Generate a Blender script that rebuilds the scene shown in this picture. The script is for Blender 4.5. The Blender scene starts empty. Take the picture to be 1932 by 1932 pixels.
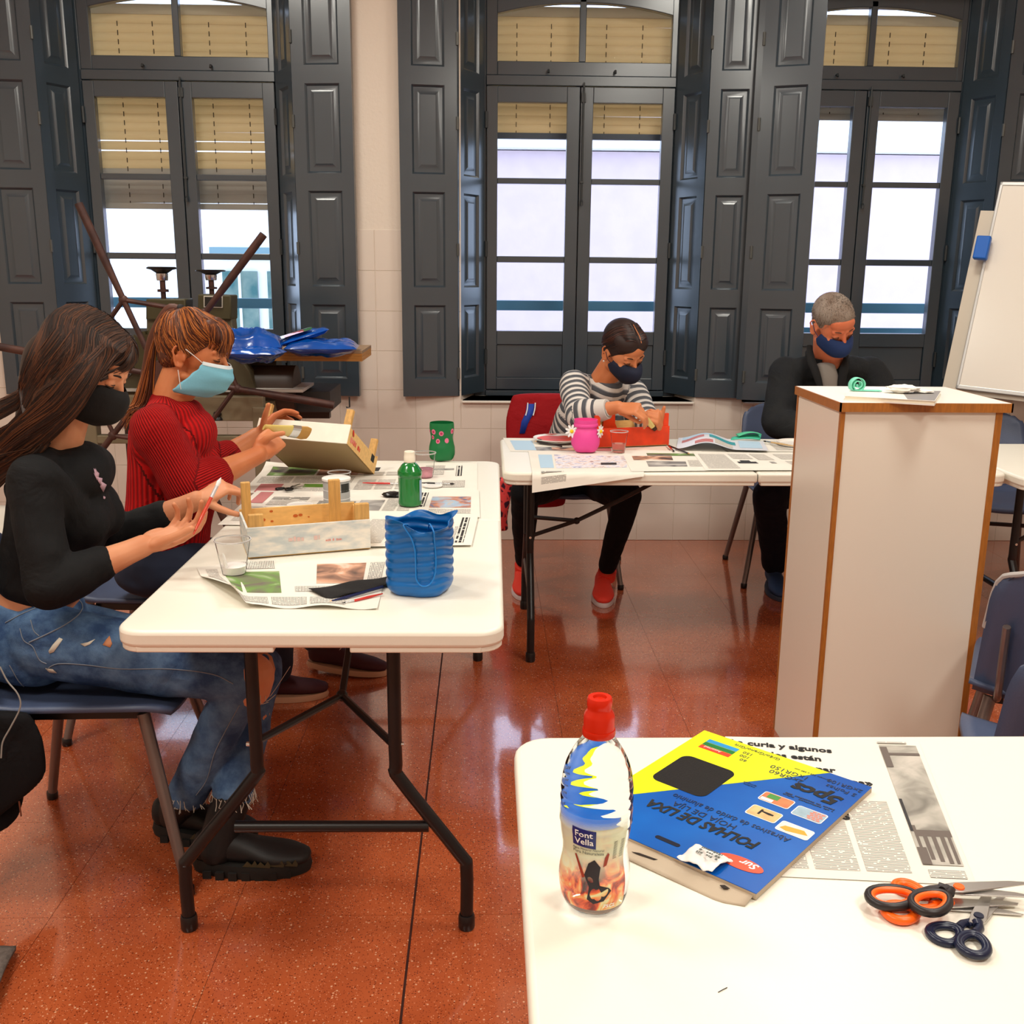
import bpy, bmesh, math, random
import numpy as np
from mathutils import Vector, Matrix, Euler, noise
random.seed(7)
S = bpy.context.scene
COL = S.collection
R_ = math.radians

# ------------------------------------------------------------------ camera
F_PX = 1912.2
CAM_H = 1.43
def cam_axes():
    yaw, pit, rol = R_(1.559), R_(13.311), R_(-0.5065)
    cy, sy, cp, sp = math.cos(yaw), math.sin(yaw), math.cos(pit), math.sin(pit)
    f = Vector((sy*cp, cy*cp, -sp)); r = Vector((cy, -sy, 0)); d = f.cross(r)
    c, s = math.cos(rol), math.sin(rol)
    return c*r + s*d, -s*r + c*d, f
CR, CD, CF = cam_axes()
CO = Vector((0, 0, CAM_H))
cd = bpy.data.cameras.new('camera'); cam = bpy.data.objects.new('camera', cd); COL.objects.link(cam)
cd.sensor_width = 36; cd.sensor_fit = 'HORIZONTAL'; cd.lens = F_PX/1932*36; cd.clip_start = .02
M = Matrix((CR, -CD, -CF)).transposed().to_4x4(); M.translation = CO
cam.matrix_world = M
S.camera = cam
def ray(x, y): return CF + (x-966)/F_PX*CR + (y-966)/F_PX*CD
def PY(x, y, Y):                      # point on the plane Y = const seen at a pixel
    v = ray(x, y); return CO + v*(Y/v.y)
def PZ(x, y, z):
    v = ray(x, y); return CO + v*((z-CAM_H)/v.z)

# ------------------------------------------------------------------ world, lights, exposure
S.view_settings.view_transform = 'Standard'; S.view_settings.look = 'None'
S.view_settings.gamma = 1; S.view_settings.use_curve_mapping = False
S.view_settings.exposure = 0.0
W = bpy.data.worlds.new('world'); S.world = W; W.use_nodes = True
wn = W.node_tree.nodes; wl = W.node_tree.links
bg = wn['Background']; bg.inputs['Color'].default_value = (.62, .76, 1, 1); bg.inputs['Strength'].default_value = 3.3

T = .74                               # table top height
ROOM = dict(x0=-3.3, x1=3.9, y0=-2.2, y1=5.38, z1=3.35)
CEIL_LIGHTS = [(-1.5, -.1), (1.4, -.1), (-1.5, 1.9), (1.4, 1.9), (-1.5, 3.8), (1.4, 3.8)]
LIGHT_W = 31.5
LIGHT_COL = (1, .965, .865)

# ------------------------------------------------------------------ materials
MATS = {}
def nd(nt, typ, **kw):
    n = nt.nodes.new(typ)
    for k, v in kw.items():
        if k in n.inputs.keys(): n.inputs[k].default_value = v
        else: setattr(n, k, v)
    return n
def c4(c): return (c[0], c[1], c[2], 1)
def srgb(r, g, b):
    f = lambda u: (u/255/12.92) if u/255 <= .04045 else ((u/255+.055)/1.055)**2.4
    return (f(r), f(g), f(b))
def mat(name, col, rough=.5, metal=0, var=0, vscale=8, bump=0, bscale=60, trans=0, ior=1.45, coat=0, sub=0, alpha=1,
        col2=None, spec=.5, stretch=None, sheen=0, detail=3, attr=None, tl=0):
    if name in MATS: return MATS[name]
    m = bpy.data.materials.new(name); m.use_nodes = True; nt = m.node_tree
    b = nt.nodes['Principled BSDF']
    b.inputs['Base Color'].default_value = c4(col); b.inputs['Roughness'].default_value = rough
    b.inputs['Metallic'].default_value = metal; b.inputs['Transmission Weight'].default_value = trans
    b.inputs['IOR'].default_value = ior; b.inputs['Coat Weight'].default_value = coat
    b.inputs['Subsurface Weight'].default_value = sub; b.inputs['Alpha'].default_value = alpha
    b.inputs['Specular IOR Level'].default_value = spec; b.inputs['Sheen Weight'].default_value = sheen
    if sub: b.inputs['Subsurface Radius'].default_value = (.012, .005, .003); b.inputs['Subsurface Scale'].default_value = 1
    tc = nd(nt, 'ShaderNodeTexCoord')
    vec = tc.outputs['Object']
    if stretch:
        mp = nd(nt, 'ShaderNodeMapping'); mp.inputs['Scale'].default_value = stretch
        nt.links.new(vec, mp.inputs['Vector']); vec = mp.outputs['Vector']
    if var or col2:
        n = nd(nt, 'ShaderNodeTexNoise', Scale=vscale, Detail=detail); nt.links.new(vec, n.inputs['Vector'])
        r = nd(nt, 'ShaderNodeValToRGB'); r.color_ramp.elements[0].position = .35; r.color_ramp.elements[1].position = .65
        c2 = col2 or tuple(min(1, c*(1+var)) for c in col)
        c1 = col if col2 else tuple(c*(1-var) for c in col)
        r.color_ramp.elements[0].color = c4(c1); r.color_ramp.elements[1].color = c4(c2)
        nt.links.new(n.outputs['Fac'], r.inputs['Fac']); nt.links.new(r.outputs['Color'], b.inputs['Base Color'])
    if bump:
        n = nd(nt, 'ShaderNodeTexNoise', Scale=bscale, Detail=4); nt.links.new(vec, n.inputs['Vector'])
        bp = nd(nt, 'ShaderNodeBump', Strength=bump, Distance=.004); nt.links.new(n.outputs['Fac'], bp.inputs['Height'])
        nt.links.new(bp.outputs['Normal'], b.inputs['Normal'])
    if tl:
        t = nd(nt, 'ShaderNodeBsdfTranslucent'); t.inputs['Color'].default_value = c4(col)
        mx = nd(nt, 'ShaderNodeMixShader'); mx.inputs[0].default_value = tl
        nt.links.new(b.outputs[0], mx.inputs[1]); nt.links.new(t.outputs[0], mx.inputs[2])
        nt.links.new(mx.outputs[0], nt.nodes['Material Output'].inputs['Surface'])
    MATS[name] = m; return m
def glassmat(name, tint, clear=.85, rough=.02):
    """thin clear plastic or pane: transparent mixed with a glossy coat"""
    if name in MATS: return MATS[name]
    m = bpy.data.materials.new(name); m.use_nodes = True; nt = m.node_tree; nt.nodes.remove(nt.nodes['Principled BSDF'])
    t = nd(nt, 'ShaderNodeBsdfTransparent'); t.inputs[0].default_value = c4(tint)
    g = nd(nt, 'ShaderNodeBsdfGlossy'); g.inputs['Roughness'].default_value = rough; g.inputs['Color'].default_value = (1, 1, 1, 1)
    fr = nd(nt, 'ShaderNodeLayerWeight'); fr.inputs[0].default_value = 1-clear
    mx = nd(nt, 'ShaderNodeMixShader')
    nt.links.new(fr.outputs['Fresnel'], mx.inputs[0]); nt.links.new(t.outputs[0], mx.inputs[1]); nt.links.new(g.outputs[0], mx.inputs[2])
    nt.links.new(mx.outputs[0], nt.nodes['Material Output'].inputs['Surface'])
    MATS[name] = m; return m

# ------------------------------------------------------------------ object helpers
class Obj: pass
def tag(o, label=None, cat=None, group=None, kind=None):
    if label: o['label'] = label
    if cat: o['category'] = cat
    if group: o['group'] = group
    if kind: o['kind'] = kind
    return o
def thing(name, label, cat, loc=(0, 0, 0), rotz=0, group=None):
    o = bpy.data.objects.new(name, None); COL.objects.link(o); o.empty_display_size = .05
    o.location = loc; o.rotation_euler = (0, 0, rotz)
    return tag(o, label, cat, group)
def wmat(o):
    m = o.matrix_basis.copy()
    if o.parent: m = wmat(o.parent) @ o.matrix_parent_inverse @ m
    return m
def attach(o, parent, world):
    if parent:
        o.parent = parent
        if world: o.matrix_parent_inverse = wmat(parent).inverted()
def copy_tree(o, parent=None, root=True):
    c = o.copy(); COL.objects.link(c)
    if parent: c.parent = parent
    for ch in list(o.children): copy_tree(ch, c, False)
    return c

def crom(pts, n):
    """Catmull-Rom through the points, n samples per span"""
    P = [Vector(p) for p in pts]; P = [2*P[0]-P[1]] + P + [2*P[-1]-P[-2]]
    out = []
    for i in range(1, len(P)-2):
        for k in range(n):
            t = k/n; a, b, c, d = P[i-1], P[i], P[i+1], P[i+2]
            out.append(.5*((2*b) + (c-a)*t + (2*a-5*b+4*c-d)*t*t + (3*b-a-3*c+d)*t**3))
    out.append(P[-2]); return out
def lerpl(vals, n):
    out = []
    for i in range(len(vals)-1):
        for k in range(n):
            t = k/n; t = t*t*(3-2*t); out.append(vals[i]*(1-t)+vals[i+1]*t)
    out.append(vals[-1]); return out

class MB:
    def __init__(s): s.v = []; s.f = []; s.m = []
    def add(s, vs, fs, m=0, M=None):
        o = len(s.v)
        s.v += [tuple(M @ Vector(p)) if M else tuple(p) for p in vs]
        s.f += [tuple(i+o for i in f) for f in fs]; s.m += [m]*len(fs); return s
    def box(s, x0, x1, y0, y1, z0, z1, m=0, M=None):
        v = [(x, y, z) for z in (z0, z1) for y in (y0, y1) for x in (x0, x1)]
        return s.add(v, [(0, 2, 3, 1), (4, 5, 7, 6), (0, 1, 5, 4), (2, 6, 7, 3), (0, 4, 6, 2), (1, 3, 7, 5)], m, M)
    def prism(s, poly, z0, z1, m=0, M=None):
        n = len(poly); v = [(p[0], p[1], z0) for p in poly]+[(p[0], p[1], z1) for p in poly]
        f = [tuple(range(n-1, -1, -1)), tuple(range(n, 2*n))]+[(i, (i+1) % n, n+(i+1) % n, n+i) for i in range(n)]
        return s.add(v, f, m, M)
    def loft(s, rings, m=0, cap=True, close=True, M=None):
        n = len(rings[0]); v = [p for r in rings for p in r]; f = []
        for i in range(len(rings)-1):
            for k in range(n if close else n-1):
                k2 = (k+1) % n; f.append((i*n+k, i*n+k2, (i+1)*n+k2, (i+1)*n+k))
        if cap:
            f.append(tuple(range(n-1, -1, -1))); f.append(tuple(range((len(rings)-1)*n, len(rings)*n)))
        return s.add(v, f, m, M)
    def tube(s, pts, r, n=10, m=0, cap=True, M=None, sm=0, ratio=1, up=None):
        """tube along points; r number or list; ratio squashes the section across 'up'"""
        if sm:
            if not isinstance(r, (int, float)): r = lerpl(list(r), sm)
            pts = crom(pts, sm)
        P = [Vector(p) for p in pts]; rr = [r]*len(P) if isinstance(r, (int, float)) else list(r)
        rings = []; t0 = (P[1]-P[0]).normalized()
        a = Vector(up) if up else (Vector((0, 0, 1)) if abs(t0.z) < .9 else Vector((1, 0, 0)))
        a = (a - t0*a.dot(t0)).normalized()
        for i, p in enumerate(P):
            t = (P[min(i+1, len(P)-1)]-P[max(i-1, 0)])
            t = t.normalized() if t.length > 1e-9 else t0
            a = (a - t*a.dot(t)); a = a.normalized() if a.length > 1e-9 else t.orthogonal().normalized()
            b = t.cross(a)
            rings.append([p + (a*math.cos(2*math.pi*k/n)*ratio + b*math.sin(2*math.pi*k/n))*rr[i] for k in range(n)])
        return s.loft(rings, m, cap, True, M)
    def lathe(s, prof, n=32, m=0, M=None, cap=True, fn=None):
        rings = []
        for (r, z) in prof:
            rings.append([Vector((math.cos(2*math.pi*k/n), math.sin(2*math.pi*k/n), 0))*(r*(fn(2*math.pi*k/n, z, r) if fn else 1)) + Vector((0, 0, z)) for k in range(n)])
        return s.loft(rings, m, cap, True, M)
    def grid(s, fn, nu, nv, m=0, M=None):
        v = [fn(i/nu, j/nv) for j in range(nv+1) for i in range(nu+1)]
        f = [(j*(nu+1)+i, j*(nu+1)+i+1, (j+1)*(nu+1)+i+1, (j+1)*(nu+1)+i) for j in range(nv) for i in range(nu)]
        return s.add(v, f, m, M)
    def ell(s, c, r, ax=None, nu=20, nv=12, m=0):
        c = Vector(c); ax = ax or (Vector((1, 0, 0)), Vector((0, 1, 0)), Vector((0, 0, 1)))
        rings = []
        for j in range(1, nv):
            ph = math.pi*j/nv
            rings.append([c + ax[0]*(r[0]*math.sin(ph)*math.cos(2*math.pi*k/nu)) + ax[1]*(r[1]*math.sin(ph)*math.sin(2*math.pi*k/nu)) - ax[2]*(r[2]*math.cos(ph)) for k in range(nu)])
        o = len(s.v); s.loft(rings, m, False)
        n0 = len(s.v); s.v += [tuple(c-ax[2]*r[2]), tuple(c+ax[2]*r[2])]
        for k in range(nu):
            k2 = (k+1) % nu; s.f.append((n0, o+k2, o+k)); s.m.append(m)
            b = o+(nv-2)*nu; s.f.append((n0+1, b+k, b+k2)); s.m.append(m)
        return s
    def mesh(s, name, mats, smooth=40):
        me = bpy.data.meshes.new(name); me.from_pydata(s.v, [], s.f); me.validate()
        for mt in (mats if isinstance(mats, (list, tuple)) else [mats]): me.materials.append(mt)
        if len(s.m) == len(me.polygons): me.polygons.foreach_set('material_index', s.m)
        me.update()
        if smooth:
            me.shade_smooth()
            if smooth < 180: me.set_sharp_from_angle(angle=R_(smooth))
        return me
    def build(s, name, mats, parent=None, world=True, smooth=40, bevel=0, bseg=2, solid=0, sub=0, fixn=False):
        me = s.mesh(name, mats, smooth)
        if fixn:
            bm = bmesh.new(); bm.from_mesh(me); bmesh.ops.recalc_face_normals(bm, faces=bm.faces); bm.to_mesh(me); bm.free()
        o = bpy.data.objects.new(name, me); COL.objects.link(o); attach(o, parent, world)
        if solid: md = o.modifiers.new('s', 'SOLIDIFY'); md.thickness = solid; md.offset = 0
        if bevel: md = o.modifiers.new('b', 'BEVEL'); md.width = bevel; md.segments = bseg; md.limit_method = 'ANGLE'; md.angle_limit = R_(35); md.harden_normals = False
        if sub: md = o.modifiers.new('u', 'SUBSURF'); md.levels = sub; md.render_levels = sub
        return o
def link(name, me, parent=None, world=False, M=None):
    o = bpy.data.objects.new(name, me); COL.objects.link(o)
    attach(o, parent, world)
    if M is not None: o.matrix_basis = M
    return o
def frame(origin, x, z):
    """matrix whose local x, z follow the given directions"""
    x = Vector(x).normalized(); z = Vector(z); z = (z - x*z.dot(x)).normalized(); y = z.cross(x)
    m = Matrix((x, y, z)).transposed().to_4x4(); m.translation = Vector(origin); return m

def text(s, M, size, mt, parent, name='lettering', bold=0, ext=.0002, align='LEFT', world=True, shear=0, sx=1, wrap=None):
    c = bpy.data.curves.new('t', 'FONT'); c.body = s; c.size = size; c.extrude = ext; c.offset = bold*size; c.align_x = align
    c.shear = shear; c.resolution_u = 2
    o = bpy.data.objects.new('t', c); COL.objects.link(o)
    dg = bpy.context.evaluated_depsgraph_get(); me = bpy.data.meshes.new_from_object(o.evaluated_get(dg))
    bpy.data.objects.remove(o); me.materials.clear(); me.materials.append(mt)
    M2 = M @ Matrix.Diagonal((sx, 1, 1, 1))
    me.transform(M2)
    if wrap:
        for v in me.vertices: v.co = wrap(v.co)
    ob = bpy.data.objects.new(name, me); COL.objects.link(ob); attach(ob, parent, world); return ob
# ================================================================== THE ROOM
PAINT = mat('shutter_paint', srgb(47, 60, 70), .36, var=.06, vscale=3, bump=.06, bscale=25, spec=.5, coat=.8)
PAINT.node_tree.nodes['Principled BSDF'].inputs['Coat Roughness'].default_value = .2; PAINT.node_tree.nodes['Principled BSDF'].inputs['Coat IOR'].default_value = 1.62
X0, X1, Y0, YW, Z1 = ROOM['x0'], ROOM['x1'], ROOM['y0'], ROOM['y1'], ROOM['z1']

# floor: terrazzo slabs, each its own piece, over a dark joint bed
def terrazzo():
    m = bpy.data.materials.new('terrazzo'); m.use_nodes = True; nt = m.node_tree; L = nt.links.new
    b = nt.nodes['Principled BSDF']; tc = nd(nt, 'ShaderNodeTexCoord'); g = nd(nt, 'ShaderNodeNewGeometry')
    pos = g.outputs['Position']
    n = nd(nt, 'ShaderNodeTexNoise', Scale=6, Detail=6); L(pos, n.inputs['Vector'])
    r = nd(nt, 'ShaderNodeValToRGB'); e = r.color_ramp.elements
    e[0].position = .3; e[0].color = c4(srgb(170, 78, 40)); e[1].position = .72; e[1].color = c4(srgb(190, 96, 54)); L(n.outputs['Fac'], r.inputs['Fac'])
    last = r.outputs['Color']
    for sc, thr, col, seed in ((340, .18, srgb(90, 26, 14), 0), (250, .12, srgb(220, 150, 110), 5), (150, .07, srgb(230, 180, 142), 9), (200, .15, srgb(98, 30, 16), 13)):
        mp = nd(nt, 'ShaderNodeMapping'); mp.inputs['Location'].default_value = (seed, seed*.7, 0); L(pos, mp.inputs['Vector'])
        v = nd(nt, 'ShaderNodeTexVoronoi', Scale=sc); L(mp.outputs['Vector'], v.inputs['Vector'])
        sp = nd(nt, 'ShaderNodeSeparateColor'); L(v.outputs['Color'], sp.inputs['Color'])
        a = nd(nt, 'ShaderNodeMath', operation='LESS_THAN'); L(sp.outputs[0], a.inputs[0]); a.inputs[1].default_value = thr*1.3
        d = nd(nt, 'ShaderNodeMath', operation='LESS_THAN'); L(v.outputs['Distance'], d.inputs[0]); d.inputs[1].default_value = .34
        mu = nd(nt, 'ShaderNodeMath', operation='MULTIPLY'); L(a.outputs[0], mu.inputs[0]); L(d.outputs[0], mu.inputs[1])
        mu2 = nd(nt, 'ShaderNodeMath', operation='MULTIPLY'); L(mu.outputs[0], mu2.inputs[0]); mu2.inputs[1].default_value = .8
        mx = nd(nt, 'ShaderNodeMix', data_type='RGBA'); L(mu2.outputs[0], mx.inputs[0]); L(last, mx.inputs[6]); mx.inputs[7].default_value = c4(col)
        last = mx.outputs[2]
    L(last, b.inputs['Base Color']); b.inputs['Roughness'].default_value = .2; b.inputs['Coat Weight'].default_value = 1; b.inputs['Coat IOR'].default_value = 1.75; b.inputs['Coat Roughness'].default_value = .07
    L_last = None
    n2 = nd(nt, 'ShaderNodeTexNoise', Scale=3.5, Detail=2); L(pos, n2.inputs['Vector'])
    bp = nd(nt, 'ShaderNodeBump', Strength=.05, Distance=.02); L(n2.outputs['Fac'], bp.inputs['Height'])
    n3 = nd(nt, 'ShaderNodeTexNoise', Scale=70, Detail=2); L(pos, n3.inputs['Vector'])
    bp2 = nd(nt, 'ShaderNodeBump', Strength=.03, Distance=.002); L(n3.outputs['Fac'], bp2.inputs['Height']); L(bp.outputs[0], bp2.inputs['Normal'])
    L(bp2.outputs[0], b.inputs['Normal']); L(bp2.outputs[0], b.inputs['Coat Normal'])
    return m
TERR = terrazzo()
JOINT = mat('floor_joint', srgb(60, 25, 16), .8)
fl = MB().box(X0, X1, Y0, YW+.3, -.12, -.004).build('floor', JOINT, smooth=0); tag(fl, kind='structure')
TS = .409
sx = [-.163+TS*k for k in range(-8, 11)]; sy = [3.689+.411*k for k in range(-15, 6)]
slabme = None
for i in range(len(sx)-1):
    for j in range(len(sy)-1):
        a, b = max(sx[i], X0), min(sx[i+1], X1); c, d = max(sy[j], Y0), min(sy[j+1], YW)
        if b-a < .02 or d-c < .02: continue
        gp = .0007; gy = .0005
        if abs(sx[i]+.163) < .01: gp0 = .0034
        else: gp0 = gp
        gp1 = .0034 if abs(sx[i+1]+.163) < .01 else gp
        o = MB().box(a+gp0*.8, b-gp1*.8, c+gy, d-gy, -.004, 0).build('floor_slab', TERR, fl, smooth=0)

# wall with three window openings, glossy tiles below 1.6 m, rough paint above
PLAST = mat('rough_plaster', srgb(226, 214, 200), .75, bump=.55, bscale=55)
TILE = mat('wall_tile_glaze', srgb(224, 212, 200), .2, var=.015, vscale=3)
GROUT = mat('tile_grout', srgb(190, 178, 164), .8)
WIN_X = [-2.07, 0.0, 1.50]
WZ0 = .765; HW0, HW1 = -.055, 1.04           # opening relative to window frame, splayed to -.12 / 1.105 at the room face
wall = MB()
edges = [X0-.2]
for wx in WIN_X: edges += [wx+HW0-.075, wx+HW1+.075]
edges.append(X1+.2)
WB = YW+.22
for k in range(0, len(edges), 2): wall.box(edges[k], edges[k+1], YW, YW+.3, 0, Z1)
for wx in WIN_X:
    wall.box(wx+HW0-.075, wx+HW1+.075, YW, YW+.3, 0, WZ0)
    wall.box(wx+HW0-.075, wx+HW1+.075, YW, YW+.3, 2.86, Z1)
    for sgn, xa in ((1, wx+HW0-.075), (-1, wx+HW1+.075)):   # splayed reveal wedges
        wall.prism([(xa, YW+.002), (xa+sgn*.075, YW+.3), (xa, YW+.3)], WZ0, 2.86)
wb = wall.build('wall_back', PLAST, smooth=0, fixn=True); tag(wb, kind='structure')
# tiles
TW, TH = .20, .2045
tile_cache = {}
def wtile(xa, xb, za, zb):
    if xb-xa < .012 or zb-za < .012: return
    key = (round(xb-xa, 3), round(zb-za, 3))
    if key not in tile_cache:
        w, h = xb-xa, zb-za; g = .0007; q = .0015
        mb = MB(); a = [(g, 0, g), (w-g, 0, g), (w-g, 0, h-g), (g, 0, h-g)]; c = [(g+q, -.003, g+q), (w-g-q, -.003, g+q), (w-g-q, -.003, h-g-q), (g+q, -.003, h-g-q)]
        mb.add(a+c, [(4, 5, 6, 7), (0, 1, 5, 4), (1, 2, 6, 5), (2, 3, 7, 6), (3, 0, 4, 7)])
        tile_cache[key] = mb.mesh('wall_tile', TILE, 0)
    link('wall_tile', tile_cache[key], wb, M=Matrix.Translation((xa, YW, za)))
rows = [(.0+TH*k, .0+TH*(k+1)) for k in range(8)]
for k, (za, zb) in enumerate(rows):
    x = -.57-TW*14
    while x < X1:
        xa, xb = max(x, X0), min(x+TW, X1)
        segs = [(xa, xb)]
        if zb > WZ0-.012:
            for wx in WIN_X:
                ns = []
                for (p, q) in segs:
                    a, b = wx+HW0-.075, wx+HW1+.075
                    if za < WZ0 < zb and p < b and q > a and k == 3:
                        pp, qq = max(p, a), min(q, b); wtile(pp, qq, za, WZ0-.012)
                    if q <= a or p >= b: ns.append((p, q)); continue
                    if p < a: ns.append((p, a))
                    if q > b: ns.append((b, q))
                segs = ns
        for (p, q) in segs: wtile(p, q, za, zb)
        x += TW
# sills
SILL = mat('sill_paint', srgb(228, 220, 208), .4)
for i, wx in enumerate(WIN_X):
    s = MB().box(wx+HW0-.07, wx+HW1+.07, YW-.022, YW+.22, WZ0-.012, WZ0).build('trim_%d' % (i+1), SILL, smooth=0, bevel=.004); tag(s, kind='structure')
# other walls and ceiling
WP = mat('wall_paint', srgb(226, 214, 198), .7, bump=.3, bscale=45)
for nm, bx in (('wall_left', (X0-.2, X0, Y0-.2, YW, 0, Z1)), ('wall_right', (X1, X1+.2, Y0-.2, YW, 0, Z1)), ('wall_front', (X0, X1, Y0-.2, Y0, 0, Z1))):
    tag(MB().box(*bx).build(nm, WP, smooth=0), kind='structure')
tag(MB().box(X0-.2, X1+.2, Y0-.2, YW+.3, Z1, Z1+.15).build('ceiling', mat('ceiling_paint', srgb(236, 230, 220), .8), smooth=0), kind='structure')
# ceiling lights (real lamps above the frame)
LHOUS = mat('lamp_housing', (.8, .8, .78), .4)
def lampmat():
    m = bpy.data.materials.new('lamp_diffuser'); m.use_nodes = True; nt = m.node_tree
    b = nt.nodes['Principled BSDF']; b.inputs['Emission Color'].default_value = c4(LIGHT_COL); b.inputs['Emission Strength'].default_value = 3; return m
LM = lampmat()
for i, (lx, ly) in enumerate(CEIL_LIGHTS):
    t = thing('ceiling_light', 'square ceiling light panel above the room, place %s' % ['front left', 'front right', 'middle left', 'middle right', 'rear left', 'rear right'][i], 'lamp', (lx, ly, Z1-.06), group='ceiling light panels')
    MB().box(-.32, .32, -.32, .32, .02, .06).build('housing', LHOUS, t, world=False, smooth=0)
    MB().box(-.3, .3, -.3, .3, .012, .022).build('diffuser', LM, t, world=False, smooth=0)
    ld = bpy.data.lights.new('ceiling_lamp', 'AREA'); ld.shape = 'SQUARE'; ld.size = .58; ld.energy = LIGHT_W; ld.color = LIGHT_COL
    lo = bpy.data.objects.new('ceiling_lamp', ld); COL.objects.link(lo); lo.location = (lx, ly, Z1-.075); ld.energy = LIGHT_W*(1.2, 1.2, 1.0, 1.0, .85, .85)[i]

# ------------------------------------------------------------------ windows
PANE = glassmat('window_glass', (.97, .98, 1), .97, .0)
YF = YW+.225                                   # room face of the window frame
def arc_top(x, x0, x1, z, rise): u = (x-(x0+x1)/2)/((x1-x0)/2); return z + rise*(1-u*u)
HWR = mat('window_hardware', srgb(56, 60, 62), .4, metal=.2)
def window(i, wx):
    W_ = .985
    root = MB()
    # fixed frame: jambs, head, transom rail, threshold
    root.box(wx-.06, wx+.0, YF, YF+.07, WZ0, 2.95); root.box(wx+W_, wx+W_+.06, YF, YF+.07, WZ0, 2.95)
    root.box(wx-.01, wx+.022, YF+.043, YF+.07, .795, 2.37); root.box(wx+W_-.022, wx+W_+.01, YF+.043, YF+.07, .795, 2.37); root.box(wx+.022, wx+W_-.022, YF+.043, YF+.07, .795, .83); root.box(wx+.47, wx+.509, YF+.043, YF+.06, .83, 2.37)
    root.box(wx, wx+W_, YF-.004, YF+.07, 2.37, 2.42); root.box(wx, wx+W_, YF-.012, YF+.07, WZ0, .795)
    # transom: surround with an arched opening split by a mullion
    xa, xb = wx+.058, wx+.955; zb = 2.488; mx0, mx1 = wx+.478, wx+.512
    root.box(wx, xa, YF+.004, YF+.05, 2.42, 2.95); root.box(xb, wx+W_, YF+.004, YF+.05, 2.42, 2.95)
    root.box(xa, xb, YF+.004, YF+.05, 2.42, zb); root.box(mx0, mx1, YF+.004, YF+.05, zb, 2.8)
    N = 16
    for k in range(N):
        u0, u1 = xa+(xb-xa)*k/N, xa+(xb-xa)*(k+1)/N
        a0, a1 = arc_top(u0, xa, xb, 2.715, .055), arc_top(u1, xa, xb, 2.715, .055)
        v = [(u0, YF+.004, a0), (u1, YF+.004, a1), (u1, YF+.004, 2.95), (u0, YF+.004, 2.95), (u0, YF+.05, a0), (u1, YF+.05, a1), (u1, YF+.05, 2.95), (u0, YF+.05, 2.95)]
        root.add(v, [(0, 1, 2, 3), (4, 7, 6, 5), (0, 4, 5, 1)])
    w = root.build('window_%d' % (i+1), PAINT, smooth=0, bevel=.003, bseg=1, fixn=True); tag(w, kind='structure')
    MB().box(xa-.01, xb+.01, YF+.026, YF+.03, zb-.01, 2.79).build('pane', PANE, w, smooth=0)
    for q, dx in enumerate((.32, .665)):
        MB().tube([(wx+dx, YF+.005, 2.443), (wx+dx, YF-.018, 2.443), (wx+dx, YF-.024, 2.43)], .006, 8).build('catch', HWR, w)
    # two sashes
    for sd in (0, 1):
        a, b = (wx+.004, wx+.487) if sd == 0 else (wx+.492, wx+W_-.004)
        ga, gb = (wx+.06, wx+.421) if sd == 0 else (wx+.557, wx+.919)
        s = MB(); y0, y1 = YF-.008, YF+.04
        s.box(a, ga, y0, y1, .80, 2.366); s.box(gb, b, y0, y1, .80, 2.366)
        s.box(ga, gb, y0, y1, 2.288, 2.366)
        for (za, zb_) in ((1.885, 1.914), (1.481, 1.514)): s.box(ga, gb, y0+.004, y1, za, zb_)
        s.box(ga, gb, y0, y1, 1.045, 1.119); s.box(ga, gb, y0, y1, .80, .865)
        s.box(ga, gb, y0+.012, y1, .865, 1.045)
        sash = s.build('sash', PAINT, w, smooth=0, bevel=.003, bseg=2)
        for (za, zb_) in ((1.119, 1.481), (1.514, 1.885), (1.914, 2.288)):
            MB().box(ga-.006, gb+.006, YF+.018, YF+.022, za-.006, zb_+.006).build('pane', PANE, sash, smooth=0)
        for hz in (2.2, 1.55, .98):
            hx = a-.003 if sd == 0 else b+.003
            MB().tube([(hx, y0-.008, hz-.04), (hx, y0-.008, hz+.04)], .008, 8).build('hinge', HWR, sash)
    # espagnolette rod on the meeting stile
    rod = MB(); rx = wx+.505; yy = YF-.02
    rod.tube([(rx, yy, 1.80), (rx, yy, 2.385)], .0045, 8); rod.box(rx-.012, rx+.012, YF-.022, YF-.008, 2.29, 2.335)
    rod.tube([(rx, yy, 1.80), (rx, yy-.012, 1.79), (rx, yy-.012, 1.775)], .007, 8); rod.box(rx-.009, rx+.009, YF-.026, YF-.008, 1.89, 1.90)
    rod.build('espagnolette', HWR, w)
    return w
WINS = [window(i, wx) for i, wx in enumerate(WIN_X)]

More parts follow.
